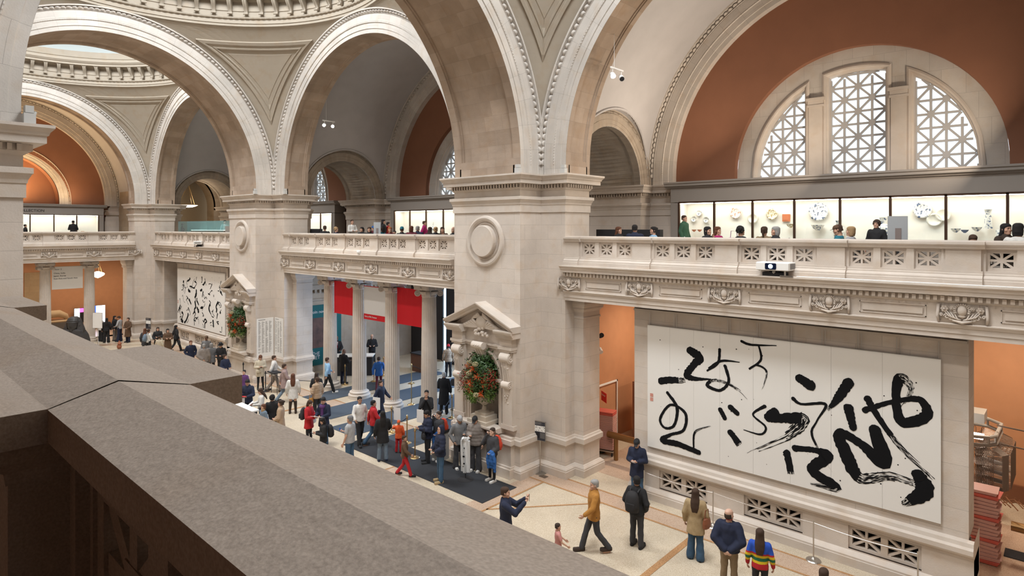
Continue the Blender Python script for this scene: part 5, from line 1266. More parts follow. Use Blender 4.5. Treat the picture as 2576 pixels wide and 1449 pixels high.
# recumbent stone animal on a sarcophagus in the far gallery
p = AXX(136, 800, XE - 5.5); k = thing('stone_sculpture', 'pale reclining stone figure on a low plinth behind the left far column', 'sculpture', (XE - 5.5, p[1], 0)); b = MB(); b.box(-.5, .5, -.9, .9, 0, 1.0); b.build('plinth', mat('granite_grey', (.12, .11, .10), .6), k)
b = MB(); b.box(-.45, .45, -.85, .85, 1.0, 1.15); b.tube([(0, -.7, 1.45), (0, -.3, 1.6), (0, .3, 1.62), (0, .7, 1.4), (0, .8, 1.15)], [.2, .28, .26, .2, .12], 12); b.tube([(0, -.7, 1.45), (0, -.85, 1.3), (0, -.6, 1.2)], [.18, .16, .1], 10); b.build('reclining_figure', mat('pale_sandstone', (.50, .36, .22), .8), k, smooth=True)
# ---------------- sign stands ----------------
def sign_stand(x, y, w, h, zc, rz, bm, label, lines=True, hb=.02, pic=False):
    k = thing('sign_stand', label, 'sign', (x, y, 0), rz); b = MB(); b.lathe([(.2, 0), (.2, .012), (.15, .022), (.03, .03), (0, .03)], n=28); b.build('stand_base', steel, k)
    b = MB(); b.tube([(0, 0, .02), (0, 0, zc)], .018, 10); b.build('pole', steel, k); b = MB(); b.box(-w / 2, w / 2, -.03, -.01, zc - h / 2, zc + h / 2); b.build('sign_board', bm, k)
    b = MB()
    for (a, c, d_, e) in ((-w / 2, w / 2, zc + h / 2 - .012, zc + h / 2), (-w / 2, w / 2, zc - h / 2, zc - h / 2 + .012), (-w / 2, -w / 2 + .012, zc - h / 2, zc + h / 2), (w / 2 - .012, w / 2, zc - h / 2, zc + h / 2)): b.box(a, c, -.036, -.008, d_, e)
    b.build('sign_frame', steel, k)
    if pic:
        b = MB(); b.box(-w * .44, w * .44, -.032, -.03, zc - .02, zc + h * .27); sb = [c for c in k.children if c.name.startswith('sign_board')][0]; b.build('sign_picture', white, sb); b = MB(); random.seed(8)
        for _ in range(16): u, v = random.uniform(-w * .4, w * .4), random.uniform(zc, zc + h * .25); brush(b, [(u, v, .008), (u + random.uniform(-.03, .03), v + random.uniform(-.02, .02), .01), (u + random.uniform(-.04, .04), v + random.uniform(-.03, .03), .004)], 0, -.0335)
        for r_ in range(10): b.box(-w * .42, -w * .42 + w * .38, -.032, -.0312, zc - .06 - .018 * r_, zc - .052 - .018 * r_)
        b.build('sign_ink', ink, sb); b = MB()
        for r_ in range(3): b.box(-w * .42, w * (.1 + .1 * (r_ % 2)), -.032, -.031, zc + h * .43 - .028 * r_, zc + h * .445 - .028 * r_)
        for r_ in range(10): b.box(w * .03, w * .42, -.032, -.031, zc - .06 - .018 * r_, zc - .054 - .018 * r_)
        b.build('sign_lettering', tg, k)
    elif lines: 
        b = MB()
        for r_ in range(5): b.box(-w * .38, w * .2 + .05 * (r_ % 2), -.0325, -.03, zc + h * .4 - .03 * r_, zc + h * .4 - .03 * r_ + .008)
        b.build('sign_lettering', tg, k)
    return k
navy = mat('dark_slate_board', (.03, .032, .045), .5)
x, y = G(1359, 1190); sign_stand(x, y, .42, .62, 1.36, math.radians(12), navy, 'black framed exhibition sign on steel pole in front of the big pier', pic=True)
p = G(369, 872); sign_stand(-46.3, 14.5, .5, .75, 1.45, math.radians(20), navy, 'dark sign stand against the far corner pier', pic=True)
sign_stand(*G(246, 872), .72, 1.05, 1.75, math.radians(35), white, 'tall white sign board on pole before the far right column', lines=False)
# ---------------- stanchions ----------------
def stanchion(x, y, h, m, label, cat_group, top=True, r=.022):
    k = thing('stanchion', label, 'stanchion', (x, y, 0), 0, cat_group); b = MB(); b.lathe([(.17, 0), (.17, .012), (.15, .03), (.06, .05), (.03, .09), (0, .09)], n=28); b.build('stanchion_base', m, k)
    b = MB(); b.tube([(0, 0, .05), (0, 0, h)], r, 12); b.build('pole', m, k)
    if top: b = MB(); b.lathe([(.03, h - .1), (.04, h - .09), (.04, h - .03), (.025, h), (.035, h + .02), (.0, h + .05)], n=16); b.build('finial', m, k)
    return k
GS = 'slim steel posts along the dado of the near calligraphy wall'
ps = [(-9.17, 15.72), (-7.11, 15.72), (-4.62, 15.72), (-2.52, 15.72)]
for (x, y), l in zip(ps, ('by the man in dark coat', 'behind the woman in tan coat', 'right of the girl in striped sweater', 'by the right end of the panel')): stanchion(x, y, .95, steel, 'slim steel barrier post ' + l, GS, False, .016)
b = MB()
for a, c in zip(ps, ps[1:]):
    for h in (.90,): b.tube([(a[0] + (c[0] - a[0]) * t, 15.72, h - .05 * math.sin(PI * t)) for t in [q / 10 for q in range(11)]], .003, 4)
o = b.build('barrier_wire', steel); tag(o, 'thin barrier wire strung between the slim steel posts', 'wire')
GB = 'brass rope stanchions of the entrance'; st_pts = []
for (px, py, h, l) in ((1035, 965, .98, 'farthest, at the curved screen'), (1035, 1018, .98, 'between the third and fourth columns'), (985 - 20, 945, .98, 'near the man in black suit'), (941, 960, .98, 'left of the third column'),
                       (985, 1088, .98, 'in front of the third column, holding a sheet'), (1024, 1115, 1.0, 'beside the child in orange'), (1044, 1152, 1.0, 'left of the man in black puffer jacket'), (1137, 1052, .95, 'against the left edge of the big pier'), (868, 968, 1.0, 'right of the first column')):
    x, y = G(px, py); st_pts.append((x, y)); stanchion(x, y, h, brass, 'brass rope stanchion ' + l, GB)
def rope(a, b_, za, zb, sag, name='barrier_rope', m=black, label='', r=.014):
    q = MB(); q.tube([(a[0] + (b_[0] - a[0]) * t, a[1] + (b_[1] - a[1]) * t, za + (zb - za) * t - sag * math.sin(PI * t)) for t in [i / 14 for i in range(15)]], r, 6); o = q.build(name, m, smooth=True); tag(o, label, 'rope', 'black barrier ropes')
rope(st_pts[5], st_pts[4], .95, .93, .3, label='black rope between the stanchion by the orange child and the column'); rope(st_pts[6], st_pts[7], .95, .9, .25, label='black rope from the puffer jacket man towards the big pier'); rope(st_pts[0], (st_pts[0][0] + 1.8, st_pts[0][1] + .3), .93, .93, .12, label='black rope at the farthest stanchion near the curved screen')
A0, A1, A2 = G(668, 985), G(720, 960), G(612, 960)
for q, l in ((A0, 'left of the desk lectern'), (A2, 'beside the boy in purple shirt')): stanchion(q[0], q[1], .95, black, 'black belt stanchion ' + l, 'black belt stanchions by the farther pier')
q2 = G(790, 985); rope(A0, q2, .9, .5, .1, label='black rope between the lectern and the first column')
b = MB(); b.box(-.32, .32, -.2, .2, 1.0, 1.05); b.tube([(-.28, 0, 0), (-.28, 0, 1)], .015, 6); b.tube([(.28, 0, 0), (.28, 0, 1)], .015, 6); o = b.build('lectern_table', black, loc=(*G(690, 990), 0)); tag(o, 'small black lectern table in front of the farther pier', 'table')
def sheet(px, py, z, w, h, label, rz=.3):
    x, y = G(px, py, z); b = MB(); b.box(-w / 2, w / 2, -.004, .004, 0, h); o = b.build('notice_sheet', white, loc=(x, y, z), rz=None) if False else b.build('notice_sheet', white, loc=(x, y, z)); o.rotation_euler = (0, 0, rz); tag(o, label, 'notice', 'white notices on the rope stanchions')
sheet(947, 1030, .95, .34, .46, 'white notice on the stanchion left of the black coated woman'); sheet(999, 1057, .75, .30, .46, 'white notice on the stanchion in front of the third column'); sheet(1057, 1063, .95, .28, .46, 'white notice beside the man in black puffer jacket')
# umbrella bag stand
x, y = G(1171, 1207); k = thing('bag_dispenser', 'white plastic umbrella bag dispenser on black round base', 'dispenser', (x, y, 0), .4)
b = MB(); b.lathe([(.26, 0), (.26, .02), (.1, .04), (.02, .06), (0, .06)], n=28); b.tube([(0, 0, .05), (0, 0, 1.2)], .015, 8); b.build('stand_base', black, k)
b = MB(); random.seed(2)
for i in range(7):
    dx = -.13 + .043 * i; b.loft([[(dx - .025, -.02 + .02 * math.sin(i * 2 + z * 5), z), (dx + .03, -.035 + .02 * math.sin(i + z * 4), z), (dx + .025, .02, z), (dx - .025, .03, z)] for z in (.22 + .04 * random.random(), .5, .8, 1.1, 1.24)])
for i in range(8): b.tube([(0, 0, 1.2), (random.uniform(-.12, .1), random.uniform(-.08, .08), 1.32)], [.03, .05], 6)
b.build('plastic_bags', mat('white_plastic', (.66, .67, .68), .35), k); b = MB()
for i, z in enumerate((.42, .5, .66, .72, .86, .98)): b.box(-.07 + .02 * (i % 3), -.03 + .03 * (i % 2), -.066, -.062, z, z + .02 + .03 * (i % 2))
b.build('bag_print', ink, k)
# bin
x, y = G(1108, 1155); k = thing('waste_bin', 'grey square bin with black top beside the man in grey hoodie', 'bin', (x, y, 0), .2); b = MB(); b.box(-.2, .2, -.22, .22, 0, .92); b.build('bin_body', mat('bin_grey', (.34, .33, .32), .5), k); b = MB(); b.box(-.22, .22, -.24, .24, .92, 1.0); b.build('bin_lid', black, k)
# lectern stand right of column 4
x, y = G(1146, 1030); k = thing('music_stand', 'black reading stand beside the woman in long black coat', 'stand', (x, y, 0), .4); b = MB(); b.tube([(0, 0, 0), (0, 0, 1.1)], .02, 8); b.lathe([(.22, 0), (.22, .02), (0, .03)], n=20); b.build('pole', black, k); b = MB(); b.loft([[(-.26, -.18, 1.08), (.26, -.18, 1.08), (.26, -.16, 1.06), (-.26, -.16, 1.06)], [(-.26, .16, 1.28), (.26, .16, 1.28), (.26, .18, 1.26), (-.26, .18, 1.26)]]); b.build('tray', black, k)
# information desk (white counter) seen over the coping
c0 = G(596, 1008, 1.1); k = thing('information_desk', 'white counter top behind the foreground coping, where people read leaflets', 'desk', (0, 0, 0))
q0 = Vector((*G(583, 1011, 1.1), 1.1)); q1 = Vector((*G(654, 1040, 1.1), 1.1)); q2 = Vector((*G(570, 1000, 1.1), 1.1))
b = MB(); xA, yA = G(596, 1007, 1.1); xB, yB = G(656, 1030, 1.1)
b.box(xA, xB, yA - .85, yA, 1.05, 1.1); b.build('counter_top', white, k); b = MB(); b.box(xA + .05, xB - .05, yA - .8, yA - .05, 0, 1.05); b.build('counter_body', mat('counter_dark', (.04, .04, .05), .5), k)
DESK = (xA, xB, yA)
# ---------------- left opening of the near wall ----------------
pk = mat('coral_plastic', (.62, .13, .10), .5); pkw = mat('wrapped_coral_plastic', (.60, .36, .32), .35)
x, y = G(1527, 1147); 
for i in range(21):
    z = .22 + i * .062; b = MB(); b.loft([[(-.29 - e, -.2 - e, zz), (.29 + e, -.2 - e, zz), (.29 + e, .2 + e, zz), (-.29 - e, .2 + e, zz)] for e, zz in ((0, z), (.012, z + .05), (.025, z + .05), (.025, z + .058))])
    o = b.build('stacked_tray', pk if i > 18 else pkw, loc=(x - .12, y + .15, 0)); o.rotation_euler = (0, 0, .25); tag(o, 'coral plastic basket, topmost of the left opening stack' if i == 20 else 'plastic wrapped coral basket within the stack in the left opening', 'basket', None if i == 20 else 'wrapped baskets of the left opening stack')
k = thing('dolly', 'wheeled dolly under the stacked coral baskets', 'dolly', (x - .12, y + .15, 0), .25); b = MB(); b.box(-.32, .32, -.23, .23, .15, .2); b.build('deck', steel, k)
for sx in (-.26, .26):
    for sy in (-.17, .17): b = MB(); b.lathe([(.06, -.02), (.06, .02)], (sx, sy, .07), 14, ax=(1, 0, 0)); b.tube([(sx, sy, .07), (sx, sy, .16)], .015, 6); b.build('caster', black, k)
x2, y2 = G(1511, 1140); k = thing('hand_truck', 'dark green hand truck behind the basket stack', 'hand truck', (x2 - .15, y2 + .1, 0), .3); b = MB(); b.tube([(-.15, 0, .2), (-.15, 0, 1.0), (.15, 0, 1.0), (.15, 0, .2)], .015, 6); b.box(-.2, .2, -.2, 0, .03, .05); b.build('truck_frame', mat('dark_green_metal', (.01, .06, .04), .4), k)
for s in (-.2, .2): b = MB(); b.lathe([(.13, -.03), (.13, .03)], (s, .0, .13), 20, ax=(1, 0, 0)); b.build('wheel', black, k)
b = MB(); b.box(0, .9, .03, .9, 0, 2.15); k = thing('storage_cabinet', 'tall brown cabinet in the left opening of the near wall', 'cabinet', (-12.3, 20.2, 0), 0); b.build('cabinet_body', mat('cabinet_brown', (.22, .10, .06), .55), k); b = MB(); b.box(.02, .88, 0, .028, .05, 2.1); dr = b.build('door', mat('cabinet_brown_light', (.27, .13, .08), .5), k); b = MB(); b.tube([(.82, -.03, 1.1), (.82, -.03, 1.16)], .015, 6); b.build('handle', brass, dr)
b = MB(); b.box(-12.9, -12.86, 17.2, 20.1, 2.1, 2.16); b.box(-12.9, -12.86, 20.05, 20.1, 0, 2.16); o = b.build('trim_4', white); struct(o)
def pipe_rail(p, q, z, label, zb=0):
    k = thing('brass_rail', label, 'rail', (0, 0, 0), 0, 'thick brass rails of the coat check'); b = MB(); b.tube([(p[0], p[1], z), (q[0], q[1], z)], .11, 16); b.build('rail_bar', mat('worn_brass', (.30, .17, .07), .35, .8), k)
    for t in (.12, .92): b = MB(); X, Y = p[0] + (q[0] - p[0]) * t, p[1] + (q[1] - p[1]) * t; b.tube([(X, Y, 0), (X, Y, z)], .075, 14); b.build('rail_post', MATS['worn_brass'], k)
pipe_rail((-11.9, 18.0), (-9.3, 18.0), .82, 'thick brass rail on posts in the left opening'); pipe_rail((-1.15, 18.9), (2.8, 18.9), .82, 'thick brass rail in the right opening below the hangers')
b = MB(); b.box(0, .004, 0, .5, 0, .38); x, y = G(1513, 1000, 1.7); k = thing('red_sign', 'small red sign above the basket stack', 'sign', (x, y, 1.62), -.6); b.box(0, .5, 0, .01, 0, .34); b2 = MB(); b2.box(0, .5, -.01, .0, 0, .34); b2.build('sign_board', mat('sign_red', (.7, .03, .03), .5), k); text('Reserved', .09, white, k, 'sign_lettering', (.05, -.013, .2))
for (px, py, l) in ((1510, 846, 'upper dark spotlight on the corridor wall of the left opening'), (1508, 877, 'lower white spotlight on the corridor wall of the left opening')):
    p = AXX(px, py, -12.5); b = MB(); b.lathe([(.07, 0), (.085, .2), (0, .2)], n=14, ax=(.6, -.5, .3 if py < 860 else -.4)); b.tube([(0, 0, 0), (-.35, 0, 0)], .02, 6); o = b.build('wall_spotlight', black if py < 860 else white, loc=p); tag(o, l, 'spotlight')
# right opening: hanger conveyor and wrapped baskets
k = thing('coat_conveyor', 'grey motorised hanger conveyor loop with light in the right opening', 'coat conveyor', (-1.5, 20.4, .12)); b = MB()
loop = [(-2.2, -1.1), (-.45, -1.1), (-.12, -.95), (0, -.7), (.02, .6), (-.3, .95), (-2.2, 1.0)]
for z in (2.55, 2.35): b.tube([(x, y, z) for x, y in loop], .045, 8)
for x_, y_ in loop[1:-1]: b.tube([(x_, y_, 2.35), (x_, y_, 2.55)], .03, 6)
b.box(-.9, -.3, .1, .8, 2.6, 2.85); b.build('conveyor_rail', mat('conveyor_grey', (.32, .29, .26), .5), k); b = MB(); b.box(-1.3, -.25, -.8, -.5, 2.42, 2.5); b.build('conveyor_lamp', glow('tube_light', (1, .97, .9), 9), k)
wire = mat('wire_steel', (.22, .17, .14), .4, .6)
b = MB(); random.seed(6)
N = 64
for i in range(N):
    t = i / N * 1.0; seg = t * (len(loop) - 1); a = int(seg); q = seg - a; X = loop[a][0] + (loop[a + 1][0] - loop[a][0]) * q; Y = loop[a][1] + (loop[a + 1][1] - loop[a][1]) * q
    d_ = Vector((loop[a + 1][0] - loop[a][0], loop[a + 1][1] - loop[a][1], 0)).normalized(); n_ = Vector((d_.y, -d_.x, 0)); c0 = Vector((X, Y, 2.3)); w_ = .30
    for s in (-1, 1): b.tube([c0 + n_ * (.05 * s), c0 + n_ * (w_ * s) + Vector((0, 0, -.12)), c0 + n_ * (w_ * s) + Vector((0, 0, -1.0))], .008, 4)
    for zz in (-.35, -.6, -.8, -1.0): b.tube([c0 + n_ * -w_ + Vector((0, 0, zz)), c0 + n_ * w_ + Vector((0, 0, zz))], .007, 4)
b.build('hanger_frames', wire, k)
b = MB(); 
for z in (2.75, 2.3): b.tube([(.0, -.4, z), (3.6, -.9, z - .05)], .02, 6)
for i in range(8):
    for zz in (2.3, 2.0, 1.75, 1.5, 1.3): b.tube([(1.2 + .09 * i, -.35, zz - .02 * i), (1.2 + .09 * i, .35, zz - .02 * i)], .008, 4)
    for yy in (-.35, .35): b.tube([(1.2 + .09 * i, yy, 2.35), (1.2 + .09 * i, yy, 1.3 - .02 * i)], .008, 4)
b.build('feed_rail', wire, k)
wd = mat('hanger_wood', (.36, .17, .08), .5)
for i in range(12):
    X = -1.9 + .08 * i; b = MB(); b.tube([(0, 0, .12), (.02, .0, .17), (.05, 0, .15)], .005, 4); b.tube([(0, 0, .12), (0, -.22, 0)], .014, 5); b.tube([(0, 0, .12), (0, .22, 0)], .014, 5)
    o = b.build('coat_hanger', wd, loc=(X, 19.0 + .06 * (i % 3), 1.28 - .05 * (i % 2))); o.rotation_euler = (0, 0, .7 + .1 * (i % 4)); tag(o, 'wooden coat hanger among those below the conveyor', 'hanger', 'wooden hangers below the conveyor')
for i in range(20):
    z = .02 + i * .085; b = MB(); j = .03 * math.sin(i * 2.2); b.loft([[(-.26 - e + j, -.24 - e, zz), (.26 + e + j, -.24 - e, zz), (.26 + e + j, .24 + e, zz), (-.26 - e + j, .24 + e, zz)] for e, zz in ((0, z), (.02, z + .07), (.035, z + .07), (.035, z + .078))])
    o = b.build('shopping_basket', pkw if i % 6 else pk, loc=(-1.62, 18.5, 0)); o.rotation_euler = (0, 0, .09 * math.sin(i)); tag(o, 'coral basket, topmost of the wrapped stack in the right opening' if i == 19 else 'coral basket wrapped in clear film, within the stack in the right opening', 'basket', None if i == 19 else 'wrapped baskets of the right opening stack')
b = MB(); b.box(-1.3, 3, 19.0, 19.5, .003, .02); o = b.build('floor_mat', matc); tag(o, 'dark runner on the floor of the right opening', 'mat')
b = MB(); b.box(-3, 8, 22.9, 23.0, 0, .5); struct(b.build('baseboard_corridor', mat('brown_base', (.18, .07, .035), .5)))
# ---------------- far side gallery seen through the left arch ----------------
T3 = lambda u, d, z: (XE - 3.05 - d, u, z)
g = MB(T3); wall_arch(g, 14, 25, 6.4, 15, 20.5, 2.9, 6.5, 9.8, 5.0, 1.5, 30); struct(g.build('wall_far_gallery', stone('far_gallery_stone', (.40, .31, .22), .94, .47)))
g = MB(T3); g.sweep([p[:2] for p in ringprof(2.9, 3.7, 5.0)], angs(60), 20.5, 9.8); g.sweep([p[:2] for p in ringprof(4.2, 4.9, 2.2)], angs(60), 20.5, 9.8); struct(g.build('gallery_arch', MATS['far_gallery_stone']))
g = MB(T3); g.box(14, 26, 9.5, 9.7, 6, 16); struct(g.build('wall_far_gallery_end', mat('far_warm_wall', (.50, .38, .24), .8)))
g = MB(T3); g.box(15.5, 25, 0, 9, 6.3, 6.5); g.box(15.6, 15.9, 0, 9, 6.4, 15); g.box(25, 25.3, 0, 9, 6.4, 15); g.box(15, 26, 0, 10, 14.8, 15); struct(g.build('wall_far_gallery_shell', MATS['far_gallery_stone']))
t = text('ART DIVISION', .3, ink, None, 'wall_lettering', (XE - 12.5, 19.0, 9.7), (PI / 2, 0, PI / 2)); tag(t, 'lettering on the far wall behind the bowl lamp', 'lettering')
light('AREA', 'gallery_lamp', (XE - 6, 20.3, 12.8), 110, (1, .80, .55), 2.0)
b = MB(); b.box(-.25, .25, -.25, .25, 0, .7); b.build
k = thing('wooden_sculpture', 'reddish carved pair of figures in the far side gallery', 'sculpture', (XE - 1.3, 18.15, 6.55), PI / 2); b.build('plinth', mat('plinth_wood', (.2, .08, .04), .6), k)
b = MB(); 
for s in (-.14, .14): b.tube([(s, 0, .7), (s * 1.3, 0, 1.0), (s * .9, 0, 1.25), (s * 1.1, 0, 1.5)], [.09, .13, .10, .07], 8); b.ball((s * 1.1, 0, 1.62), .09, 8); b.tube([(s * 1.2, 0, 1.4), (s * 2.2, -.05, 1.2), (s * 1.2, -.1, 1.1)], .04, 6)
b.build('carved_figures', mat('red_wood', (.42, .14, .06), .5), k, smooth=True)
# glass cases on the far gallery rail
k = thing('glass_showcase', 'row of clear greenish glass showcases behind the far balustrade', 'showcase', (0, 0, 0)); gm = bpy.data.materials.new('green_glass'); gm.use_nodes = True; nt = gm.node_tree; nt.nodes.clear()
_o = _n(nt, 'ShaderNodeOutputMaterial'); _t = _n(nt, 'ShaderNodeBsdfTransparent'); _g = _n(nt, 'ShaderNodeBsdfDiffuse'); _m = _n(nt, 'ShaderNodeMixShader'); _t.inputs[0].default_value = (.80, .92, .92, 1); _g.inputs[0].default_value = (.35, .48, .50, 1); _m.inputs[0].default_value = .16
nt.links.new(_t.outputs[0], _m.inputs[1]); nt.links.new(_g.outputs[0], _m.inputs[2]); nt.links.new(_m.outputs[0], _o.inputs[0])
xa, xb = AY_(448, 560, 16.7)[0], AY_(562, 560, 16.7)[0]
for i in range(3):
    b = MB(); x0, x1 = xa + (xb - xa) * i / 3, xa + (xb - xa) * (i + 1) / 3; b.box(x0 + .02, x1 - .02, 16.7, 16.71, 7.3, 8.35); b.box(x0 + .02, x1 - .02, 17.3, 17.31, 7.3, 8.35); b.build('glass_pane', gm, k)
b = MB(); b.box(xa + 2.3, xb, 16.7, 17.3, 6.55, 7.72); b.build('case_plinth', casegrey, k); b = MB(); b.box(xa, xa + 2.3, 16.7, 17.3, 6.55, 7.3); b.build('case_plinth', casegrey, k)
b = MB(); b.box(xa + 2.3, xb, 16.72, 17.28, 7.72, 7.75); b.build('lit_shelf', glow('shelf_glow', (.9, .95, .85), 1.5), k)
b = MB(); b.box(xb + .02, xb + 1.2, 16.8, 17.4, 6.55, 8.0); o = b.build('service_counter', casegrey); tag(o, 'grey counter box right of the glass showcases', 'counter')
# cushion/bench and black sofa on the near gallery
b = MB(); b.box(-.02, 0, 0, 0, 0, 0)
for (x0, x1, y, l) in ((AY_(1500, 585, 18.3)[0], AY_(1660, 585, 18.3)[0], 18.3, 'long black padded bench back behind the near balustrade beside the pier'), (AY_(780, 590, 17.3)[0], AY_(802, 590, 17.3)[0], 17.3, 'black padded bench back at the left end of the middle gallery')):
    k = thing('bench', l, 'bench', (0, 0, 0)); b = MB(); b.box(x0, x1, y, y + .22, 7.05, 7.84); b.build('backrest', black, k); b = MB(); b.box(x0, x1, y - .5, y, 6.95, 7.1); b.build('seat', black, k); b = MB(); b.box(x0 + .05, x1 - .05, y - .4, y + .1, 6.64, 6.95); b.build('bench_base', mat('dark_wood', (.05, .03, .02), .5), k)
# cafe tables, tablet menu boards, small table things
def cafe_table(x, y, label):
    k = thing('cafe_table', label, 'table', (x, y, 6.64), 0, 'cafe tables on the gallery'); b = MB(); b.box(-.35, .35, -.35, .35, .72, .75); b.build('table_top', white, k); b = MB(); b.tube([(0, 0, 0), (0, 0, .72)], .04, 8); b.lathe([(.25, 0), (.25, .02), (0, .04)], n=16); b.build('table_base', black, k)
for px, l in ((1722, 'cafe table beside the case at the left'), (1835, 'cafe table by the woman with lilac bag'), (1975, 'cafe table with the coffee pot'), (2075, 'cafe table before the man in brown cap'), (2440, 'cafe table beside the child')):
    p = AY_(px, 600, 17.2); cafe_table(p[0], 17.2, l)
def menu(px, py, y, label, h=.55):
    p = AY_(px, py, y); b = MB(); b.box(-.2, .2, -.01, .01, 0, h); k = thing('menu_board', label, 'board', (p[0], y, 7.55), .25); b.build('board', mat('pale_grey_board', (.36, .38, .40), .5), k); b = MB(); b.box(-.05, .07, -.02, -.01, 0, h * .55); b.build('leaflet_holder', mat('brown_grey', (.22, .18, .17), .5), k); b = MB(); b.box(-.2, .2, -.1, .1, -.9, -.85); b.box(-.03, .03, -.02, .02, -.86, 0); b.build('board_stand', black, k)
menu(2258, 580, 16.6, 'grey menu board standing behind the near balustrade', .62); menu(949, 585, 16.6, 'pale grey menu board on the middle gallery', .6)
def small(px, y, z, build, m, name, label, cat):
    p = AY_(px, 595, y); b = MB(); build(b); o = b.build(name, m, loc=(p[0], y, z), smooth=False); tag(o, label, cat)
ZT = 7.39
small(1722, 17.2, ZT, lambda b: b.lathe([(.03, 0), (.035, .02), (.035, .18), (.015, .22), (.015, .25), (0, .25)], n=14), mat('clear_plastic', (.55, .56, .58), .2), 'water_bottle', 'clear water bottle on the leftmost cafe table', 'bottle')
small(1985, 17.2, ZT, lambda b: (b.lathe([(.07, 0), (.07, .2), (.06, .21), (.01, .24), (0, .26)], n=16), b.tube([(.07, 0, .04), (.13, 0, .05), (.13, 0, .18), (.07, 0, .19)], .012, 5)), steel, 'coffee_pot', 'steel coffee press with handle on the gallery cafe table', 'coffee pot')
small(2047, 17.0, ZT, lambda b: b.box(-.11, .11, -.07, .07, 0, .13), mat('grey_plastic', (.3, .28, .27), .5), 'till_box', 'small grey terminal with green label left of the brown capped man', 'terminal')
small(2090, 17.0, ZT, lambda b: (b.loft([[(-.17 * s, -.08, z), (.17 * s, -.08, z), (.17 * s, .08, z), (-.17 * s, .08, z)] for s, z in ((1, 0), (1.05, .12), (.7, .2))])), black, 'handbag', 'black handbag on the cafe table before the brown capped man', 'bag')
small(1846, 16.9, ZT, lambda b: (b.loft([[(-.16, -.06, 0), (.16, -.06, 0), (.16, .06, 0), (-.16, .06, 0)], [(-.13, -.04, .24), (.13, -.04, .24), (.13, .04, .24), (-.13, .04, .24)]]), b.tube([(-.1, 0, .22), (-.08, 0, .42), (.08, 0, .42), (.1, 0, .22)], .01, 6)), mat('lilac_leather', (.35, .18, .30), .5), 'handbag', 'lilac handbag with tall handles left of the curly haired woman', 'bag')
# misc: small red dog-like toy bag on far floor
x, y = G(300, 878); b = MB(); b.ball((0, 0, .16), .17, 8, sc=(1.2, .8, 1)); b.ball((.08, 0, .36), .12, 8); b.ball((0, 0, .5), .05, 5); o = b.build('bag', mat('russet_leather', (.30, .10, .05), .6), loc=(x, y, 0), smooth=True); tag(o, 'small russet bag standing alone on the far floor', 'bag')
# ================= people =================
def remesh(mb, vox, it=3, fn=None):
    me = bpy.data.meshes.new('t'); me.from_pydata(mb.v, [], mb.f); ob = bpy.data.objects.new('t', me); COL.objects.link(ob)
    m = ob.modifiers.new('r', 'REMESH'); m.mode = 'VOXEL'; m.voxel_size = vox
    if it: s = ob.modifiers.new('s', 'SMOOTH'); s.iterations = it; s.factor = .5
    dg = bpy.context.evaluated_depsgraph_get(); r = bpy.data.meshes.new_from_object(ob.evaluated_get(dg))
    bpy.data.objects.remove(ob); bpy.data.meshes.remove(me)
    if fn:
        n = len(r.vertices); co = np.empty(n * 3, 'f'); no = np.empty(n * 3, 'f'); r.vertices.foreach_get('co', co); r.vertices.foreach_get('normal', no)
        co = co.reshape(-1, 3); no = no.reshape(-1, 3); co = co + no * fn(co)[:, None]; r.vertices.foreach_set('co', co.astype('f').ravel())
    r.polygons.foreach_set('use_smooth', [True] * len(r.polygons)); r.update(); return r
def oring(cx, cy, cz, rx, ry, n=16, tilt=0):
    return [(cx + rx * math.cos(t), cy + ry * math.sin(t), cz + ry * math.sin(t) * tilt) for t in [2 * PI * k / n for k in range(n)]]
def hand_mesh(curl):
    b = MB(); b.loft([oring(0, 0, z, rx, ry, 10) for z, rx, ry in ((.02, .026, .02), (-.02, .032, .018), (-.06, .040, .016), (-.09, .038, .014))])
    for i, (x, l) in enumerate(((-.029, .062), (-.010, .072), (.010, .067), (.028, .052))):
        p = Vector((x, 0, -.085)); a = .15 + curl * .5; pts = [p]
        for s in range(3): pts.append(pts[-1] + Vector((0, -math.sin(a) * l * .4, -math.cos(a) * l * .4))); a += curl * (.75 + .08 * i)
        b.tube(pts, [.0095, .0092, .0085, .007], 7)
    b.tube([(-.030, -.004, -.03), (-.052, -.016, -.055), (-.054, -.030, -.082), (-.046, -.038, -.102)], [.013, .012, .0105, .008], 7)
    return remesh(b, .0062, 1)
HAND = {'r': hand_mesh(.45), 'g': hand_mesh(1.25)}
def head_mesh():
    b = MB()
    b.loft([oring(0, y, z, rx, ry, 20) for z, rx, ry, y in ((-.12, .038, .036, -.055), (-.108, .048, .056, -.045), (-.07, .060, .074, -.028), (-.03, .068, .088, -.012), (.01, .074, .097, 0), (.05, .077, .101, .006), (.085, .070, .093, .010), (.112, .048, .065, .012), (.124, .02, .03, .012))])
    b.loft([oring(0, .012, z, .052, .056, 14) for z in (-.20, -.12, -.05)])
    b.loft([[(-.006, -.095, .02), (.006, -.095, .02), (.006, -.08, .02), (-.006, -.08, .02)], [(-.010, -.108, -.008), (.010, -.108, -.008), (.014, -.08, -.01), (-.014, -.08, -.01)], [(-.016, -.114, -.030), (.016, -.114, -.030), (.018, -.08, -.03), (-.018, -.08, -.03)], [(-.012, -.100, -.040), (.012, -.100, -.040), (.012, -.08, -.04), (-.012, -.08, -.04)]])
    b.ball((0, -.083, -.062), .020, 8, sc=(1.2, .8, .42)); b.ball((0, -.078, -.105), .022, 8, sc=(1.1, .8, .8))
    for s in (-1, 1):
        b.ball((s * .028, -.082, .030), .018, 8, sc=(1.3, .6, .35)); b.ball((s * .045, -.055, -.03), .03, 8); b.ball((s * .079, .008, -.005), .022, 8, sc=(.45, .7, 1.4))
    m = remesh(b, .0075, 2); return m
HEADM = head_mesh()
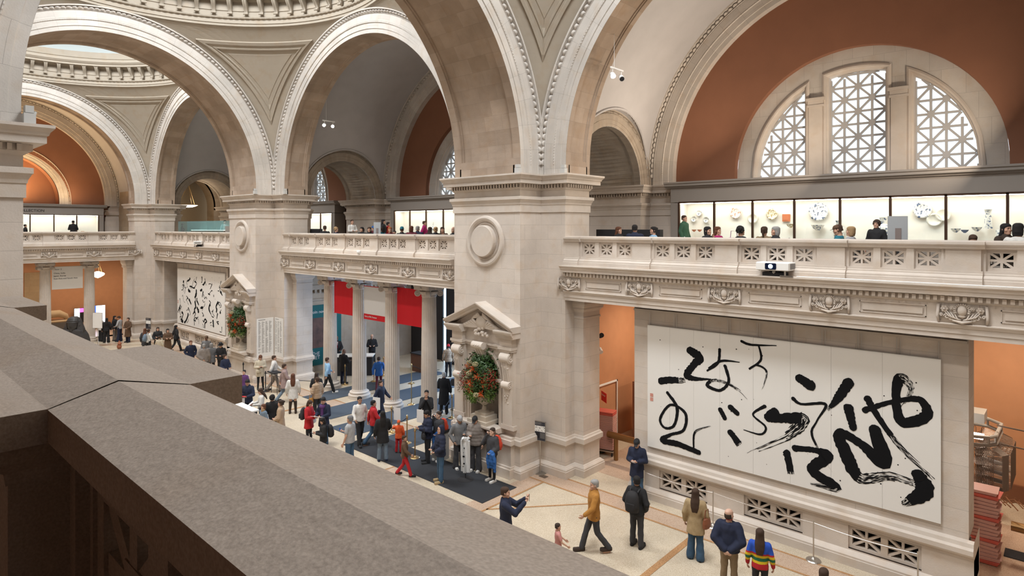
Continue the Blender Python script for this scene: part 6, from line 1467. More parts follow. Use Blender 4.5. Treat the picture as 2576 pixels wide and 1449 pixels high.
def np_mesh(m):
    n = len(m.vertices); co = np.empty(n * 3, 'f'); m.vertices.foreach_get('co', co); return co.reshape(-1, 3), [tuple(p.vertices) for p in m.polygons]
HN = {k: np_mesh(v) for k, v in HAND.items()}; HDN = np_mesh(HEADM)
ARMS = {'down': ((.255, .03, 1.13), (.27, -.07, .88)), 'phone': ((.25, -.0, 1.12), (.07, -.29, 1.17)), 'ear': ((.31, -.10, 1.20), (.125, -.09, 1.53)), 'back': ((.28, .13, 1.14), (.05, .21, .95)),
        'pocket': ((.29, .07, 1.13), (.21, -.09, .92)), 'camera': ((.24, -.24, 1.24), (.10, -.46, 1.46)), 'cross': ((.25, -.07, 1.12), (-.05, -.24, 1.13)), 'read': ((.26, -.05, 1.12), (.13, -.33, 1.10)),
        'table': ((.28, -.13, 1.10), (.15, -.38, 1.02)), 'face': ((.22, -.22, 1.14), (.05, -.17, 1.42)), 'swing': ((.27, .12, 1.14), (.26, .16, .90)), 'fwd': ((.26, -.10, 1.15), (.24, -.30, 1.0)), 'reach': ((.30, -.2, 1.28), (.30, -.46, 1.30)), 'hold': ((.27, -.03, 1.12), (.16, -.22, 1.02))}
LEGS = {'stand': (((.10, 0, .49), (.115, .02, .08)), ((.10, -.01, .49), (.13, -.03, .08))), 'walk': (((.09, -.16, .50), (.09, -.28, .09)), ((.09, .06, .50), (.10, .34, .14))), 'sit': (((.11, -.44, .50), (.12, -.42, .08)), ((.11, -.44, .50), (.12, -.46, .08)))}
CACHE = {}
def arm_pts(s, pose, dz):
    e, w = ARMS[pose]; return [Vector((s * .17, .01, 1.40 + dz)), Vector((s * e[0], e[1], e[2] + dz)), Vector((s * w[0], w[1], w[2] + dz))]
def leg_pts(s, legs, hz):
    k, a = LEGS[legs][0 if s < 0 else 1]; return [Vector((s * .09, 0, hz)), Vector((s * k[0], k[1], k[2])), Vector((s * a[0], a[1], a[2]))]
def limb(b, pts, rs, n=12):
    P = []; R = []
    for i in range(len(pts) - 1):
        for t in range(5): P.append(pts[i].lerp(pts[i + 1], t / 5)); R.append(rs[i] + (rs[i + 1] - rs[i]) * t / 5)
    P.append(pts[-1]); R.append(rs[-1]); b.tube(P, R, n)
    for p, r in zip(pts, rs): b.ball(tuple(p), r * .98, 8)
def fold(amp, sd=0, puff=0):
    def f(co):
        r = amp * (np.sin(co[:, 2] * 31 + 4 * np.sin(co[:, 0] * 17 + sd)) * .5 + np.sin(co[:, 0] * 43 + co[:, 2] * 19 + sd) * .3 + np.sin(co[:, 1] * 37 - co[:, 2] * 27 + sd * 2) * .4)
        if puff: r = r + puff * (np.abs(np.sin(co[:, 2] * PI / .105)) ** .6 - .6)
        return r
    return f
def body_mesh(aL, aR, legs, dz, hz, pitch, turn):
    k = ('body', aL, aR, legs, pitch, turn)
    if k in CACHE: return CACHE[k]
    b = MB(); rings = [oring(0, y, z + dz, rx, ry) for z, rx, ry, y in ((.86, .15, .105, 0), (.95, .155, .11, 0), (1.08, .125, .09, 0), (1.25, .155, .105, 0), (1.38, .165, .09, .005), (1.44, .10, .065, .01), (1.50, .052, .052, .01))]
    b.loft(rings)
    for s, a in ((-1, aR), (1, aL)): limb(b, arm_pts(s, a, dz), (.05, .04, .027))
    for s in (-1, 1):
        P = leg_pts(s, legs, hz); limb(b, P, (.082, .056, .036)); f = P[-1]; b.tube([(f.x, f.y + .05, .045), (f.x, f.y - .05, .04), (f.x + s * .01, f.y - .16, .03)], [.035, .036, .028], 10)
    m = remesh(b, .022, 2); co, fs = np_mesh(m); V = [tuple(map(float, p)) for p in co]; F = list(fs); M = [0] * len(F)
    def put(tpl, mtx, mi=0):
        c, f = tpl; o = len(V); 
        for p in c: V.append(tuple(mtx @ Vector((float(p[0]), float(p[1]), float(p[2])))))
        for q in f: F.append(tuple(i + o for i in q)); M.append(mi)
    H = Matrix.Translation((0, .008, 1.52 + dz)) @ Matrix.Rotation(turn, 4, 'Z') @ Matrix.Rotation(pitch, 4, 'X') @ Matrix.Translation((0, 0, .10))
    put(HDN, H)
    e = MB()
    for s in (-1, 1): e.ball((s * .029, -.086, .006), .0105, 6, sc=(1.2, .6, .75))
    put((np.array(e.v, 'f'), e.f), H, 1); e = MB()
    for s in (-1, 1): e.tube([(s * .014, -.096, .026), (s * .030, -.097, .033), (s * .045, -.086, .028)], [.004, .0045, .003], 5)
    put((np.array(e.v, 'f'), e.f), H, 2); e = MB(); e.ball((0, -.094, -.061), .013, 6, sc=(1.5, .6, .4)); put((np.array(e.v, 'f'), e.f), H, 3)
    for s, a in ((-1, aR), (1, aL)):
        P = arm_pts(s, a, dz); d = (P[2] - P[1]).normalized(); q = Vector((0, 0, -1)).rotation_difference(d).to_matrix().to_4x4()
        tw = Matrix.Rotation(s * (PI / 2) * (-.9 if a in ('down', 'swing', 'fwd', 'pocket') else -.3), 4, 'Z'); t = 'g' if a in ('phone', 'ear', 'camera', 'read', 'cross', 'hold', 'reach') else 'r'
        put(HN[t], Matrix.Translation(P[2]) @ q @ tw @ Matrix.Scale(-s, 4, (1, 0, 0)) if s > 0 else Matrix.Translation(P[2]) @ q @ tw)
    me = bpy.data.meshes.new('body'); me.from_pydata(V, [], F)
    for _ in range(4): me.materials.append(ink)
    me.polygons.foreach_set('material_index', M); me.polygons.foreach_set('use_smooth', [True] * len(F)); me.update(); CACHE[k] = (me, H); return CACHE[k]
def top_mesh(kind, aL, aR, dz, legs, bulk):
    k = ('top', kind, aL, aR, legs, bulk)
    if k in CACHE: return CACHE[k]
    o = {'tshirt': .018, 'sweater': .024, 'jacket': .036, 'puffer': .05, 'coat': .038, 'longcoat': .04}[kind] + (bulk - 1) * .12; b = MB()
    zb = {'tshirt': .86, 'sweater': .86, 'jacket': .80, 'puffer': .82, 'coat': .66, 'longcoat': .40}[kind]
    if legs == 'sit': zb = max(zb, .86)
    fl = 1.0 + (.35 if kind == 'longcoat' else .22 if kind == 'coat' else .04)
    R = [(zb, .155 * fl, .115 * fl, 0), ((zb + .95) / 2, .155 * (1 + fl) / 2, .112 * (1 + fl) / 2, 0), (.95, .155, .112, 0), (1.08, .138 * bulk, .10 * bulk, -.004), (1.25, .16, .112, 0), (1.37, .172, .098, .005), (1.43, .13, .078, .01), (1.48, .062, .062, .012)]
    b.loft([oring(0, y, z + dz, rx + o, ry + o) for z, rx, ry, y in R])
    for s, a in ((-1, aR), (1, aL)):
        P = arm_pts(s, a, dz)
        if kind == 'tshirt': limb(b, [P[0], P[0].lerp(P[1], .62)], (.072, .066))
        else: P[2] = P[1].lerp(P[2], .93); limb(b, P, (.056 + o * .75, .046 + o * .75, .034 + o * .55))
    if kind in ('jacket', 'puffer', 'coat', 'longcoat'): b.loft([oring(0, .012, 1.44 + dz, .075, .075), oring(0, .016, 1.52 + dz, .078, .082)])
    m = remesh(b, .019, 3, fold(.0042, len(CACHE), .011 if kind == 'puffer' else 0)); CACHE[k] = m; return m
def bottom_mesh(kind, legs, hz):
    k = ('bot', kind, legs)
    if k in CACHE: return CACHE[k]
    b = MB(); b.loft([oring(0, 0, z, rx, ry) for z, rx, ry in ((hz - .09, .165, .125), (hz, .172, .13), (hz + .10, .155, .118))])
    if kind == 'skirt': b.loft([oring(0, 0, z, rx, ry) for z, rx, ry in ((.5, .26, .2), (.7, .2, .16), (hz, .17, .13))])
    else:
        for s in (-1, 1):
            P = leg_pts(s, legs, hz); P[2] = P[2] + Vector((0, 0, -.005)); r = {'trousers': (.10, .075, .072), 'slim': (.094, .062, .045), 'wide': (.10, .085, .105)}[kind]; limb(b, P, r)
    m = remesh(b, .02, 3, fold(.0045, len(CACHE))); CACHE[k] = m; return m
def shoe_mesh(legs, boots):
    k = ('shoe', legs, boots)
    if k in CACHE: return CACHE[k]
    b = MB()
    for s in (-1, 1):
        f = leg_pts(s, legs, .93)[-1]; z0 = f.z - .08; b.loft([[(f.x + x * w, f.y + y, z + z0) for x, y in ((-1, -.19), (-.6, -.215), (.6, -.215), (1, -.19), (1.05, -.08), (.85, .06), (.4, .085), (-.4, .085), (-.85, .06), (-1.05, -.08))] for z, w in ((.0, .05), (.03, .052), (.055, .045), (.08, .034))])
        b.tube([(f.x, f.y + .02, .06 + z0), (f.x, f.y + .01, .13 + z0)], [.05, .044], 10)
        if boots: P = leg_pts(s, legs, .93); limb(b, [P[1] + Vector((0, 0, .02)), P[2]], (.072, .05))
    m = remesh(b, .013, 1); CACHE[k] = m; return m
def hair_mesh(kind):
    k = ('hair', kind)
    if k in CACHE: return CACHE[k]
    b = MB(); v = .011
    def cap(o, z0, front=-.045):
        b.loft([oring(0, y, z, rx + o, ry + o, 18) for z, rx, ry, y in ((z0, .070, .070, .032), (.02, .074, .080, .022), (.05, .077, .093, .014), (.085, .072, .090, .012), (.112, .052, .066, .012), (.128, .02, .028, .012))])
    if kind in ('short', 'curly', 'bun', 'bob', 'long', 'ponytail'): cap(.011 if kind == 'short' else .016, -.045 if kind == 'short' else -.06)
    if kind == 'curly':
        random.seed(9)
        for _ in range(60):
            t, p = random.uniform(0, 2 * PI), random.uniform(-.3, 1.4); w = Vector((math.cos(t) * math.cos(p) * .088, math.sin(t) * math.cos(p) * .10 + .02, math.sin(p) * .10 + .03))
            if w.y < -.06 and w.z < .06: continue
            b.ball(tuple(w), .028, 5)
    if kind == 'bun': b.ball((0, .115, .06), .042, 8)
    if kind == 'bob': b.loft([oring(0, .035, z, rx, ry, 16) for z, rx, ry in ((-.13, .085, .06), (-.06, .094, .075), (.03, .09, .085))])
    if kind == 'long': b.loft([oring(0, y, z, rx, ry, 16) for z, rx, ry, y in ((-.42, .07, .02, .12), (-.30, .10, .04, .115), (-.18, .11, .06, .085), (-.08, .098, .07, .05), (.03, .09, .085, .025))])
    if kind == 'ponytail': b.tube([(0, .10, .05), (0, .15, .03), (0, .15, -.08), (0, .12, -.18)], [.03, .035, .03, .012], 8)
    if kind == 'fringe': b.loft([oring(0, .025, z, rx, ry, 20) for z, rx, ry in ((-.06, .072, .075), (-.02, .08, .085), (.025, .079, .086), (.04, .074, .08))])
    if kind == 'beanie': b.loft([oring(0, .006, z, rx + .016, ry + .016, 18) for z, rx, ry in ((.03, .078, .104), (.055, .078, .104), (.06, .072, .096), (.095, .068, .088), (.135, .045, .06), (.15, .015, .02))])
    if kind == 'cap':
        b.loft([oring(0, .006, z, rx + .013, ry + .013, 18) for z, rx, ry in ((.035, .077, .103), (.08, .073, .095), (.115, .05, .066), (.128, .015, .02))]); b.loft([[(-.06, -.08, .04), (.06, -.08, .04), (.06, -.08, .052), (-.06, -.08, .052)], [(-.045, -.175, .025), (.045, -.175, .025), (.045, -.175, .035), (-.045, -.175, .035)]])
    if kind == 'hat': b.lathe([(.15, .05), (.15, .06), (.09, .065), (.088, .17), (0, .175)], (0, .005, 0), 20)
    if kind == 'hood': b.loft([oring(0, y, z, rx, ry, 18) for z, rx, ry, y in ((-.14, .085, .08, .03), (-.05, .10, .09, .035), (.05, .10, .10, .03), (.11, .08, .09, .02), (.15, .03, .04, .02))])
    m = remesh(b, v, 1); CACHE[k] = m; return m
def cloth(name, c): return mat('cloth_' + name, c, .85, noise_amt=.08, nscale=20)
CL = {'black': (.012, .012, .014), 'charcoal': (.04, .04, .045), 'grey': (.16, .16, .165), 'lightgrey': (.36, .36, .37), 'white': (.62, .60, .57), 'cream': (.50, .44, .34), 'beige': (.38, .27, .18), 'tan': (.36, .26, .14), 'brown': (.10, .055, .03), 'darkbrown': (.035, .02, .013),
      'navy': (.010, .015, .040), 'blue': (.02, .10, .32), 'denim': (.04, .09, .16), 'teal': (.01, .13, .18), 'red': (.42, .012, .018), 'maroon': (.10, .01, .02), 'orange': (.65, .09, .02), 'mustard': (.38, .17, .03), 'khaki': (.24, .17, .10), 'olive': (.06, .06, .035),
      'pink': (.50, .22, .20), 'magenta': (.35, .01, .12), 'mauve': (.28, .20, .19), 'skyblue': (.25, .42, .60), 'purple': (.09, .03, .13), 'greyblue': (.14, .19, .25), 'stone': (.22, .19, .17), 'green': (.03, .09, .05)}
HC = {'blackhair': (.008, .006, .006), 'brownhair': (.045, .022, .012), 'chestnut': (.10, .035, .015), 'blond': (.34, .22, .11), 'greyhair': (.28, .27, .26), 'whitehair': (.5, .49, .47), 'ginger': (.30, .09, .02)}
SK = [(.52, .30, .21), (.40, .22, .14), (.20, .10, .06), (.58, .36, .27)]
CL.update(HC)
def setm(o, ms):
    for i, m in enumerate(ms):
        if i < len(o.material_slots): o.material_slots[i].link = 'OBJECT'; o.material_slots[i].material = m
lens_m = mat('eye_dark', (.02, .015, .012), .25); lip_m = mat('lip', (.35, .12, .10), .5)
def child(root, name, me, m):
    if not me.materials: me.materials.append(m if isinstance(m, bpy.types.Material) else m[0])
    o = bpy.data.objects.new(name, me); COL.objects.link(o); o.parent = root; setm(o, m if isinstance(m, (list, tuple)) else [m]); return o
PCOUNT = [0]
def person(pos, fa, label, top=('jacket', 'black'), bot=('trousers', 'black'), hair=('short', 'blackhair'), arms=('down', 'down'), legs='stand', h=1.72, skin=0, shoes='black', pitch=0, turn=0, z=0, bulk=1.0, boots=False, hat=None, group=None, lean=0):
    x, y = pos[:2]; c = Vector((-x, -y)).normalized(); v = -c; r = Vector((v.y, -v.x)); a = math.radians(fa); f = c * math.cos(a) + r * math.sin(a)
    root = thing('person', label, 'person', (x, y, z), math.atan2(f.y, f.x) + PI / 2); s = h / 1.745; root.scale = (s, s, s)
    if group: root['group'] = group
    if lean: root.rotation_euler = (lean, 0, root.rotation_euler[2])
    dz = -.43 if legs == 'sit' else 0; hz = .93 + dz; aL, aR = arms
    pr = math.radians(pitch); tr = math.radians(turn); me, H = body_mesh(aL, aR, legs, dz, hz, pr, tr)
    sk = mat('skin_%d' % skin, SK[skin], .55); hm = cloth(hair[1], CL[hair[1]])
    child(root, 'body', me, [sk, lens_m, hm, lip_m])
    child(root, 'top' if top[0] in ('tshirt', 'sweater') else 'jacket' if top[0] in ('jacket', 'puffer') else 'coat', top_mesh(top[0], aL, aR, dz, legs, bulk), cloth(top[1], CL[top[1]]))
    if bot: child(root, 'trousers' if bot[0] != 'skirt' else 'skirt', bottom_mesh(bot[0], legs, hz), cloth(bot[1], CL[bot[1]]))
    child(root, 'shoes', shoe_mesh(legs, boots), cloth(shoes, CL[shoes]))
    for kd in [hair] + ([hat] if hat else []):
        if kd[0] == 'none': continue
        o = child(root, 'hair' if kd is hair and kd[0] not in ('cap', 'beanie', 'hat', 'hood') else 'hat', hair_mesh(kd[0]), cloth(kd[1], CL[kd[1]])); o.matrix_local = H
    return root
def backpack(p, label, m, s=1.0):
    M = p.matrix_basis; k = thing('backpack', label, 'backpack', (0, 0, 0)); k.matrix_basis = M @ Matrix.Translation((0, .20, 1.20)); b = MB()
    b.loft([oring(0, 0 + .07 * q, z, rx * s, ry * s, 14) for z, rx, ry, q in ((-.24, .10, .06, 1), (-.22, .15, .10, 1), (-.05, .165, .12, 1), (.12, .15, .105, .9), (.22, .11, .07, .6), (.25, .05, .03, .5))]); b.loft([oring(0, .16, z, rx, .04, 12) for z, rx in ((-.18, .1), (-.16, .12), (-.02, .12), (0, .1))]); b.build('bag_body', m, k, smooth=True)
    b = MB()
    for e in (-.10, .10): b.tube([(e, -.02, .22), (e * 1.1, -.12, .27), (e * 1.15, -.30, .12), (e * 1.2, -.28, -.05), (e * 1.2, -.10, -.2)], .02, 6, flat=.5)
    b.build('shoulder_strap', black, k); return k
def held(p, off, name, label, cat, build, m, rot=(0, 0, 0), group=None):
    b = MB(); build(b); o = b.build(name, m); from mathutils import Euler
    o.matrix_basis = p.matrix_basis @ Matrix.Translation(off) @ Euler(rot).to_matrix().to_4x4(); tag(o, label, cat, group); return o
phone_b = lambda b: b.box(-.037, .037, -.004, .004, -.075, .075)
paper_b = lambda b: b.box(-.11, .11, -.002, .002, -.15, .15)
def bag_b(w, h): return lambda b: (b.loft([oring(0, 0, z, rx, ry, 14) for z, rx, ry in ((-h / 2, w * .4, .05), (-h * .4, w / 2, .07), (0, w / 2, .075), (h * .4, w * .42, .05), (h / 2, w * .3, .02))]), b.tube([(-w * .35, 0, h * .4), (-w * .2, 0, h * 1.2), (w * .2, 0, h * 1.2), (w * .35, 0, h * .4)], .012, 6))
phone_m = mat('phone_dark', (.02, .02, .03), .2); phone_l = mat('phone_white', (.6, .6, .62), .3); paper_m = mat('paper', (.70, .69, .70), .8)
GR = None
def FH(px, py, h=1.72): return G(px, py, h * .985)     # floor point from the top of the head
p = person(G(1603, 1256), -15, 'man in dark navy coat and black cap looking at phone by the near wall', ('coat', 'navy'), ('trousers', 'denim'), ('short', 'blackhair'), ('phone', 'phone'), pitch=28, hat=('cap', 'black'), h=1.78); held(p, (0, -.40, 1.19), 'phone', 'phone held by the man in navy coat beside the near wall', 'phone', phone_b, phone_l, (1.0, 0, 0))
p = person(G(1602, 1376), 155, 'man with black backpack and grey trousers looking toward the calligraphy panel', ('jacket', 'black'), ('trousers', 'charcoal'), ('short', 'blackhair'), ('pocket', 'pocket'), skin=1, turn=40, h=1.76); backpack(p, 'large black backpack on the man in grey trousers', black, 1.12)
p = person(G(1750, 1408), 170, 'woman in tan trench coat and blue flared jeans seen from behind', ('coat', 'tan'), ('wide', 'denim'), ('long', 'brownhair'), ('down', 'down'), h=1.70); held(p, (-.27, .05, .98), 'shoulder_bag', 'brown leather shoulder bag of the woman in tan coat', 'bag', bag_b(.3, .26), mat('cognac_leather', (.22, .07, .03), .5), (0, 0, 1.2))
p = person(FH(1834, 1283, 1.78), 172, 'bald man in navy sweater and khaki trousers, hands behind his back', ('sweater', 'navy'), ('trousers', 'khaki'), ('fringe', 'darkbrown'), ('back', 'back'), h=1.78, skin=3, bulk=1.35, turn=-30)
b = MB(); b.tube([(.065 * math.cos(t), .015 + .07 * math.sin(t), 1.535 + .01 * math.sin(t)) for t in [2 * PI * q / 16 for q in range(17)]], .007, 5); o = b.build('lanyard', cloth('red', CL['red'])); o.parent = p
p = person(FH(1912, 1332, 1.62), 176, 'long haired girl in rainbow striped sweater looking at the panel', ('sweater', 'red'), ('slim', 'black'), ('long', 'brownhair'), ('down', 'down'), h=1.62)
o = [c for c in p.children if c.name.startswith('top')][0]; me = o.data.copy(); o.data = me; me.materials.clear()
for c_ in ((.42, .012, .018), (.62, .42, .01), (.01, .13, .06), (.62, .12, .01), (.42, .012, .018), (.015, .07, .42)): me.materials.append(mat('stripe_%d_%d' % (int(c_[0] * 100), int(c_[2] * 100)), c_, .85))
for f in me.polygons: z_ = f.center.z; f.material_index = 0 if z_ < 1.0 else 1 if z_ < 1.06 else 2 if z_ < 1.13 else 3 if z_ < 1.19 else 4 if z_ < 1.22 else 5
for i in range(len(me.materials)): o.material_slots[i].link = 'DATA'
person(G(1494, 1388), -75, 'man in mustard brown jacket striding to the left', ('jacket', 'mustard'), ('trousers', 'charcoal'), ('short', 'greyhair'), ('fwd', 'swing'), 'walk', shoes='darkbrown', h=1.76)
p = person(FH(1272, 1228, 1.78), 85, 'man in navy suit raising his phone to take a picture', ('jacket', 'navy'), ('trousers', 'navy'), ('short', 'brownhair'), ('camera', 'camera'), h=1.78, skin=0); held(p, (.0, -.55, 1.52), 'phone', 'dark phone raised by the man in navy suit', 'phone', phone_b, phone_m, (0, 0, 0))
def redpack(pos, l1, l2, l3, l4, fa):
    p = person(pos, fa, l1, ('sweater', 'charcoal'), ('slim', 'black'), ('short', 'darkbrown'), ('hold', 'ear'), shoes='white', h=1.66, skin=3, bulk=1.2); backpack(p, l2, cloth('orange_red', (.55, .05, .02)), .95)
    b = MB(); b.loft([oring(0, .02 * math.sin(z * 9), z, rx, ry, 14) for z, rx, ry in ((-.40, .11, .05), (-.2, .12, .07), (0, .13, .09), (.10, .12, .10), (.17, .06, .06))]); b.tube([(.10, -.03, .08), (.17, -.02, -.1), (.15, 0, -.5)], [.06, .055, .045], 10); b.tube([(-.08, -.05, .1), (-.12, -.07, -.1), (-.09, -.05, -.42)], [.05, .05, .04], 10)
    me = remesh(b, .018, 2, fold(.006, 3, .008)); me.materials.append(cloth('blue', CL['blue'])); o = bpy.data.objects.new('folded_jacket', me); COL.objects.link(o); o.matrix_basis = p.matrix_basis @ Matrix.Translation((.17, -.20, .92)); tag(o, l3, 'jacket')
    held(p, (-.12, -.12, 1.58), 'phone', l4, 'phone', phone_b, phone_m, (0, .5, .6))
redpack(G(1238, 1210), 'woman phoning with red backpack, standing at the end of the charcoal mat', 'red backpack of the woman at the end of the charcoal mat', 'blue jacket over the arm of the woman at the mat end', 'phone at the ear of the woman at the mat end', -45)
redpack(G(1103, 1158), 'woman phoning with red backpack, right behind the man in black puffer jacket', 'red backpack of the woman behind the puffer jacket man', 'blue jacket over the arm of the woman behind the puffer jacket man', 'phone at the ear of the woman behind the puffer jacket man', -50)
p = person(G(1155, 1178), 20, 'man in grey hoodie and grey beanie looking down by the niche', ('jacket', 'grey'), ('wide', 'charcoal'), ('short', 'brownhair'), ('phone', 'pocket'), shoes='white', pitch=32, hat=('beanie', 'lightgrey'), skin=1, h=1.75); held(p, (.02, -.40, 1.18), 'phone', 'phone in the hand of the man in grey hoodie', 'phone', phone_b, phone_m, (1, 0, 0))
person(G(1196, 1184), -20, 'man in long grey puffer jacket and black cap beside the grey hoodie man', ('puffer', 'stone'), ('wide', 'charcoal'), ('short', 'blackhair'), ('down', 'phone'), shoes='white', pitch=30, hat=('cap', 'black'), h=1.80)
p = person(G(1076, 1163), -75, 'man in black puffer jacket reading his phone near the stanchions', ('puffer', 'navy'), ('trousers', 'black'), ('short', 'blackhair'), ('phone', 'phone'), skin=1, pitch=25, h=1.76); held(p, (0, -.42, 1.2), 'phone', 'bright phone held by the man in black puffer jacket', 'phone', phone_b, phone_l, (.9, 0, 0)); held(p, (.14, -.18, .95), 'shoulder_bag', 'black waist bag of the man in puffer jacket', 'bag', bag_b(.3, .22), black)
person(G(1108, 1212), -70, 'person in dark blue padded jacket and tan shoes on the near edge of the mat', ('puffer', 'navy'), ('trousers', 'denim'), ('hood', 'navy'), ('hold', 'hold'), shoes='tan', h=1.74)
p = person(G(963, 1160), 185, 'woman in black coat and light jeans with long black hair, seen from behind', ('coat', 'black'), ('trousers', 'greyblue'), ('long', 'blackhair'), ('down', 'fwd'), shoes='navy', h=1.70)
person(G(1003, 1140), 175, 'small child in orange jacket and orange hat reaching for the rope post', ('jacket', 'orange'), ('trousers', 'red'), ('short', 'blond'), ('reach', 'down'), h=1.15, hat=('beanie', 'orange'))
person(G(1018, 1198), 80, 'person in brown jacket and red trousers walking over the near mat edge', ('jacket', 'brown'), ('trousers', 'red'), ('short', 'brownhair'), ('swing', 'fwd'), 'walk', h=1.30, lean=.0)
person(G(940, 1122), 100, 'person in red jacket walking behind the black coated woman', ('jacket', 'red'), ('trousers', 'denim'), ('short', 'blackhair'), ('swing', 'fwd'), 'walk', h=1.66)
person(G(905, 1118), 15, 'man in white shirt walking toward the camera near the mats', ('sweater', 'white'), ('trousers', 'black'), ('short', 'blackhair'), ('swing', 'fwd'), 'walk', skin=1, h=1.74)
person(G(958, 1062), 60, 'person in dark blue jacket walking beside the white notice', ('jacket', 'navy'), ('trousers', 'navy'), ('short', 'darkbrown'), ('fwd', 'swing'), 'walk', h=1.7)
p = person(FH(880, 1047, 1.74), -125, 'grey haired man in light grey t-shirt and jeans holding a phone', ('tshirt', 'lightgrey'), ('trousers', 'denim'), ('short', 'grey'), ('down', 'phone'), skin=0, h=1.74, bulk=1.15, turn=0); held(p, (-.07, -.40, 1.2), 'phone', 'blue screened phone of the man in grey t-shirt', 'phone', phone_b, mat('phone_blue', (.03, .08, .3), .2), (.8, 0, 0))
p = person(FH(777, 1008, 1.62), 60, 'woman in red winter jacket with small backpack reading a map', ('coat', 'red'), ('slim', 'black'), ('bob', 'brownhair'), ('read', 'read'), pitch=25, h=1.62); backpack(p, 'small grey backpack of the woman in red jacket', cloth('charcoal', CL['charcoal']), .8); held(p, (.28, -.05, .9), 'shopping_bag', 'white bag carried by the woman in red jacket', 'bag', bag_b(.3, .26), white)
p = person(FH(815, 1000, 1.72), -35, 'woman in navy coat and purple scarf holding an open map', ('coat', 'navy'), ('trousers', 'denim'), ('short', 'blackhair'), ('read', 'read'), pitch=25, h=1.72); held(p, (0, -.40, 1.12), 'map', 'open white map held by the woman in navy coat', 'map', lambda b: b.box(-.22, .22, -.13, .13, -.003, .003), paper_m, (-.3, 0, 0)); held(p, (0, -.09, 1.38), 'scarf', 'purple patterned scarf of the woman in navy coat', 'scarf', lambda b: (b.lathe([(.10, -.02), (.12, .03), (.10, .09)], n=16), b.loft([oring(.02, -.06, z, .06, .03, 10) for z in (-.28, -.1, .03)])), cloth('purple', CL['purple']))
p = person(FH(814, 1052, 1.50), -85, 'dark haired woman all in black with black backpack reading her phone', ('jacket', 'black'), ('trousers', 'black'), ('bob', 'blackhair'), ('phone', 'phone'), pitch=25, h=1.50); backpack(p, 'shiny black backpack of the woman all in black', black, 1.0); held(p, (0, -.42, 1.18), 'phone', 'phone of the woman all in black', 'phone', phone_b, phone_m, (1.1, 0, 0))
p = person(FH(798, 950, 1.66), -140, 'woman in pink beige puffer jacket near the first column', ('puffer', 'beige'), ('trousers', 'black'), ('bun', 'brownhair'), ('phone', 'down'), h=1.66); held(p, (.30, -.05, .78), 'handbag', 'mustard yellow handbag of the woman in beige puffer jacket', 'bag', bag_b(.26, .22), cloth('mustard', CL['mustard']))
person(FH(797, 938, 1.66), 160, 'dark haired woman in black behind the beige puffer jacket', ('jacket', 'black'), ('trousers', 'black'), ('long', 'darkbrown'), ('down', 'down'), h=1.66)
person(G(737, 1040), 178, 'long haired woman in white fleece jacket and tall brown boots', ('coat', 'white'), None, ('long', 'chestnut'), ('down', 'down'), boots=True, shoes='darkbrown', h=1.70)
person(G(716, 1012), 95, 'person in mauve coat walking behind the white fleece jacket', ('coat', 'mauve'), ('trousers', 'greyblue'), ('short', 'brownhair'), ('swing', 'fwd'), 'walk', h=1.74)
person(G(690, 985), 85, 'person in pale white jacket walking past the farther pier', ('jacket', 'white'), ('trousers', 'stone'), ('short', 'brownhair'), ('fwd', 'swing'), 'walk', h=1.74)
p = person(G(655, 979), 5, 'woman in cream trench coat looking at her phone before the donor plaque', ('coat', 'cream'), ('slim', 'black'), ('bob', 'chestnut'), ('phone', 'phone'), pitch=25, h=1.68); held(p, (0, -.42, 1.18), 'phone', 'dark phone of the woman in cream trench coat', 'phone', phone_b, phone_m, (1, 0, 0)); held(p, (-.1, -.18, .98), 'handbag', 'cream handbag of the woman in trench coat', 'bag', bag_b(.26, .18), cloth('cream', CL['cream']))
person(FH(614, 932, 1.42), -30, 'boy with black hair in purple patterned shirt', ('sweater', 'purple'), ('trousers', 'black'), ('short', 'blackhair'), ('down', 'down'), h=1.42)
p = person(FH(624, 955, 1.74), -30, 'bearded man in navy jacket holding a red folder', ('jacket', 'navy'), ('trousers', 'navy'), ('short', 'blackhair'), ('read', 'read'), pitch=28, h=1.74, skin=1); held(p, (.05, -.42, 1.14), 'folder', 'red folder in the hands of the bearded man', 'folder', lambda b: b.box(-.1, .1, -.07, .07, -.005, .005), cloth('red', CL['red'])); held(p, (.0, -.44, .95), 'leaflet', 'white sheet hanging from the hands of the bearded man', 'leaflet', paper_b, paper_m)
p = person(FH(657, 978, 1.62), -85, 'woman with long brown hair and white top reading a leaflet', ('sweater', 'white'), ('trousers', 'navy'), ('long', 'brownhair'), ('read', 'read'), pitch=20, h=1.62); held(p, (0, -.42, 1.14), 'leaflet', 'leaflet read by the woman in white top', 'leaflet', paper_b, paper_m, (-.9, 0, 0))
person(FH(685, 995, 1.70), 175, 'person with black hair and black hooded coat seen from behind', ('coat', 'black'), ('trousers', 'black'), ('curly', 'blackhair'), ('down', 'down'), h=1.70)
person(FH(706, 1008, 1.66), -100, 'dark haired woman in beige coat facing left', ('coat', 'beige'), ('trousers', 'charcoal'), ('bun', 'darkbrown'), ('hold', 'hold'), h=1.66)
person(FH(663, 1028, 1.30), 150, 'blond child in white top nearest the coping', ('sweater', 'white'), ('trousers', 'navy'), ('bob', 'blond'), ('down', 'down'), h=1.30)
person(FH(662, 1018, 1.45), -60, 'light brown haired child in pale blue behind the blond child', ('sweater', 'greyblue'), ('trousers', 'navy'), ('bob', 'chestnut'), ('down', 'down'), h=1.45)
p = person(FH(556, 862, 1.76), -20, 'man in black jacket and black brimmed hat', ('jacket', 'black'), ('trousers', 'black'), ('short', 'blackhair'), ('read', 'read'), hat=('hat', 'black'), pitch=22, h=1.72)
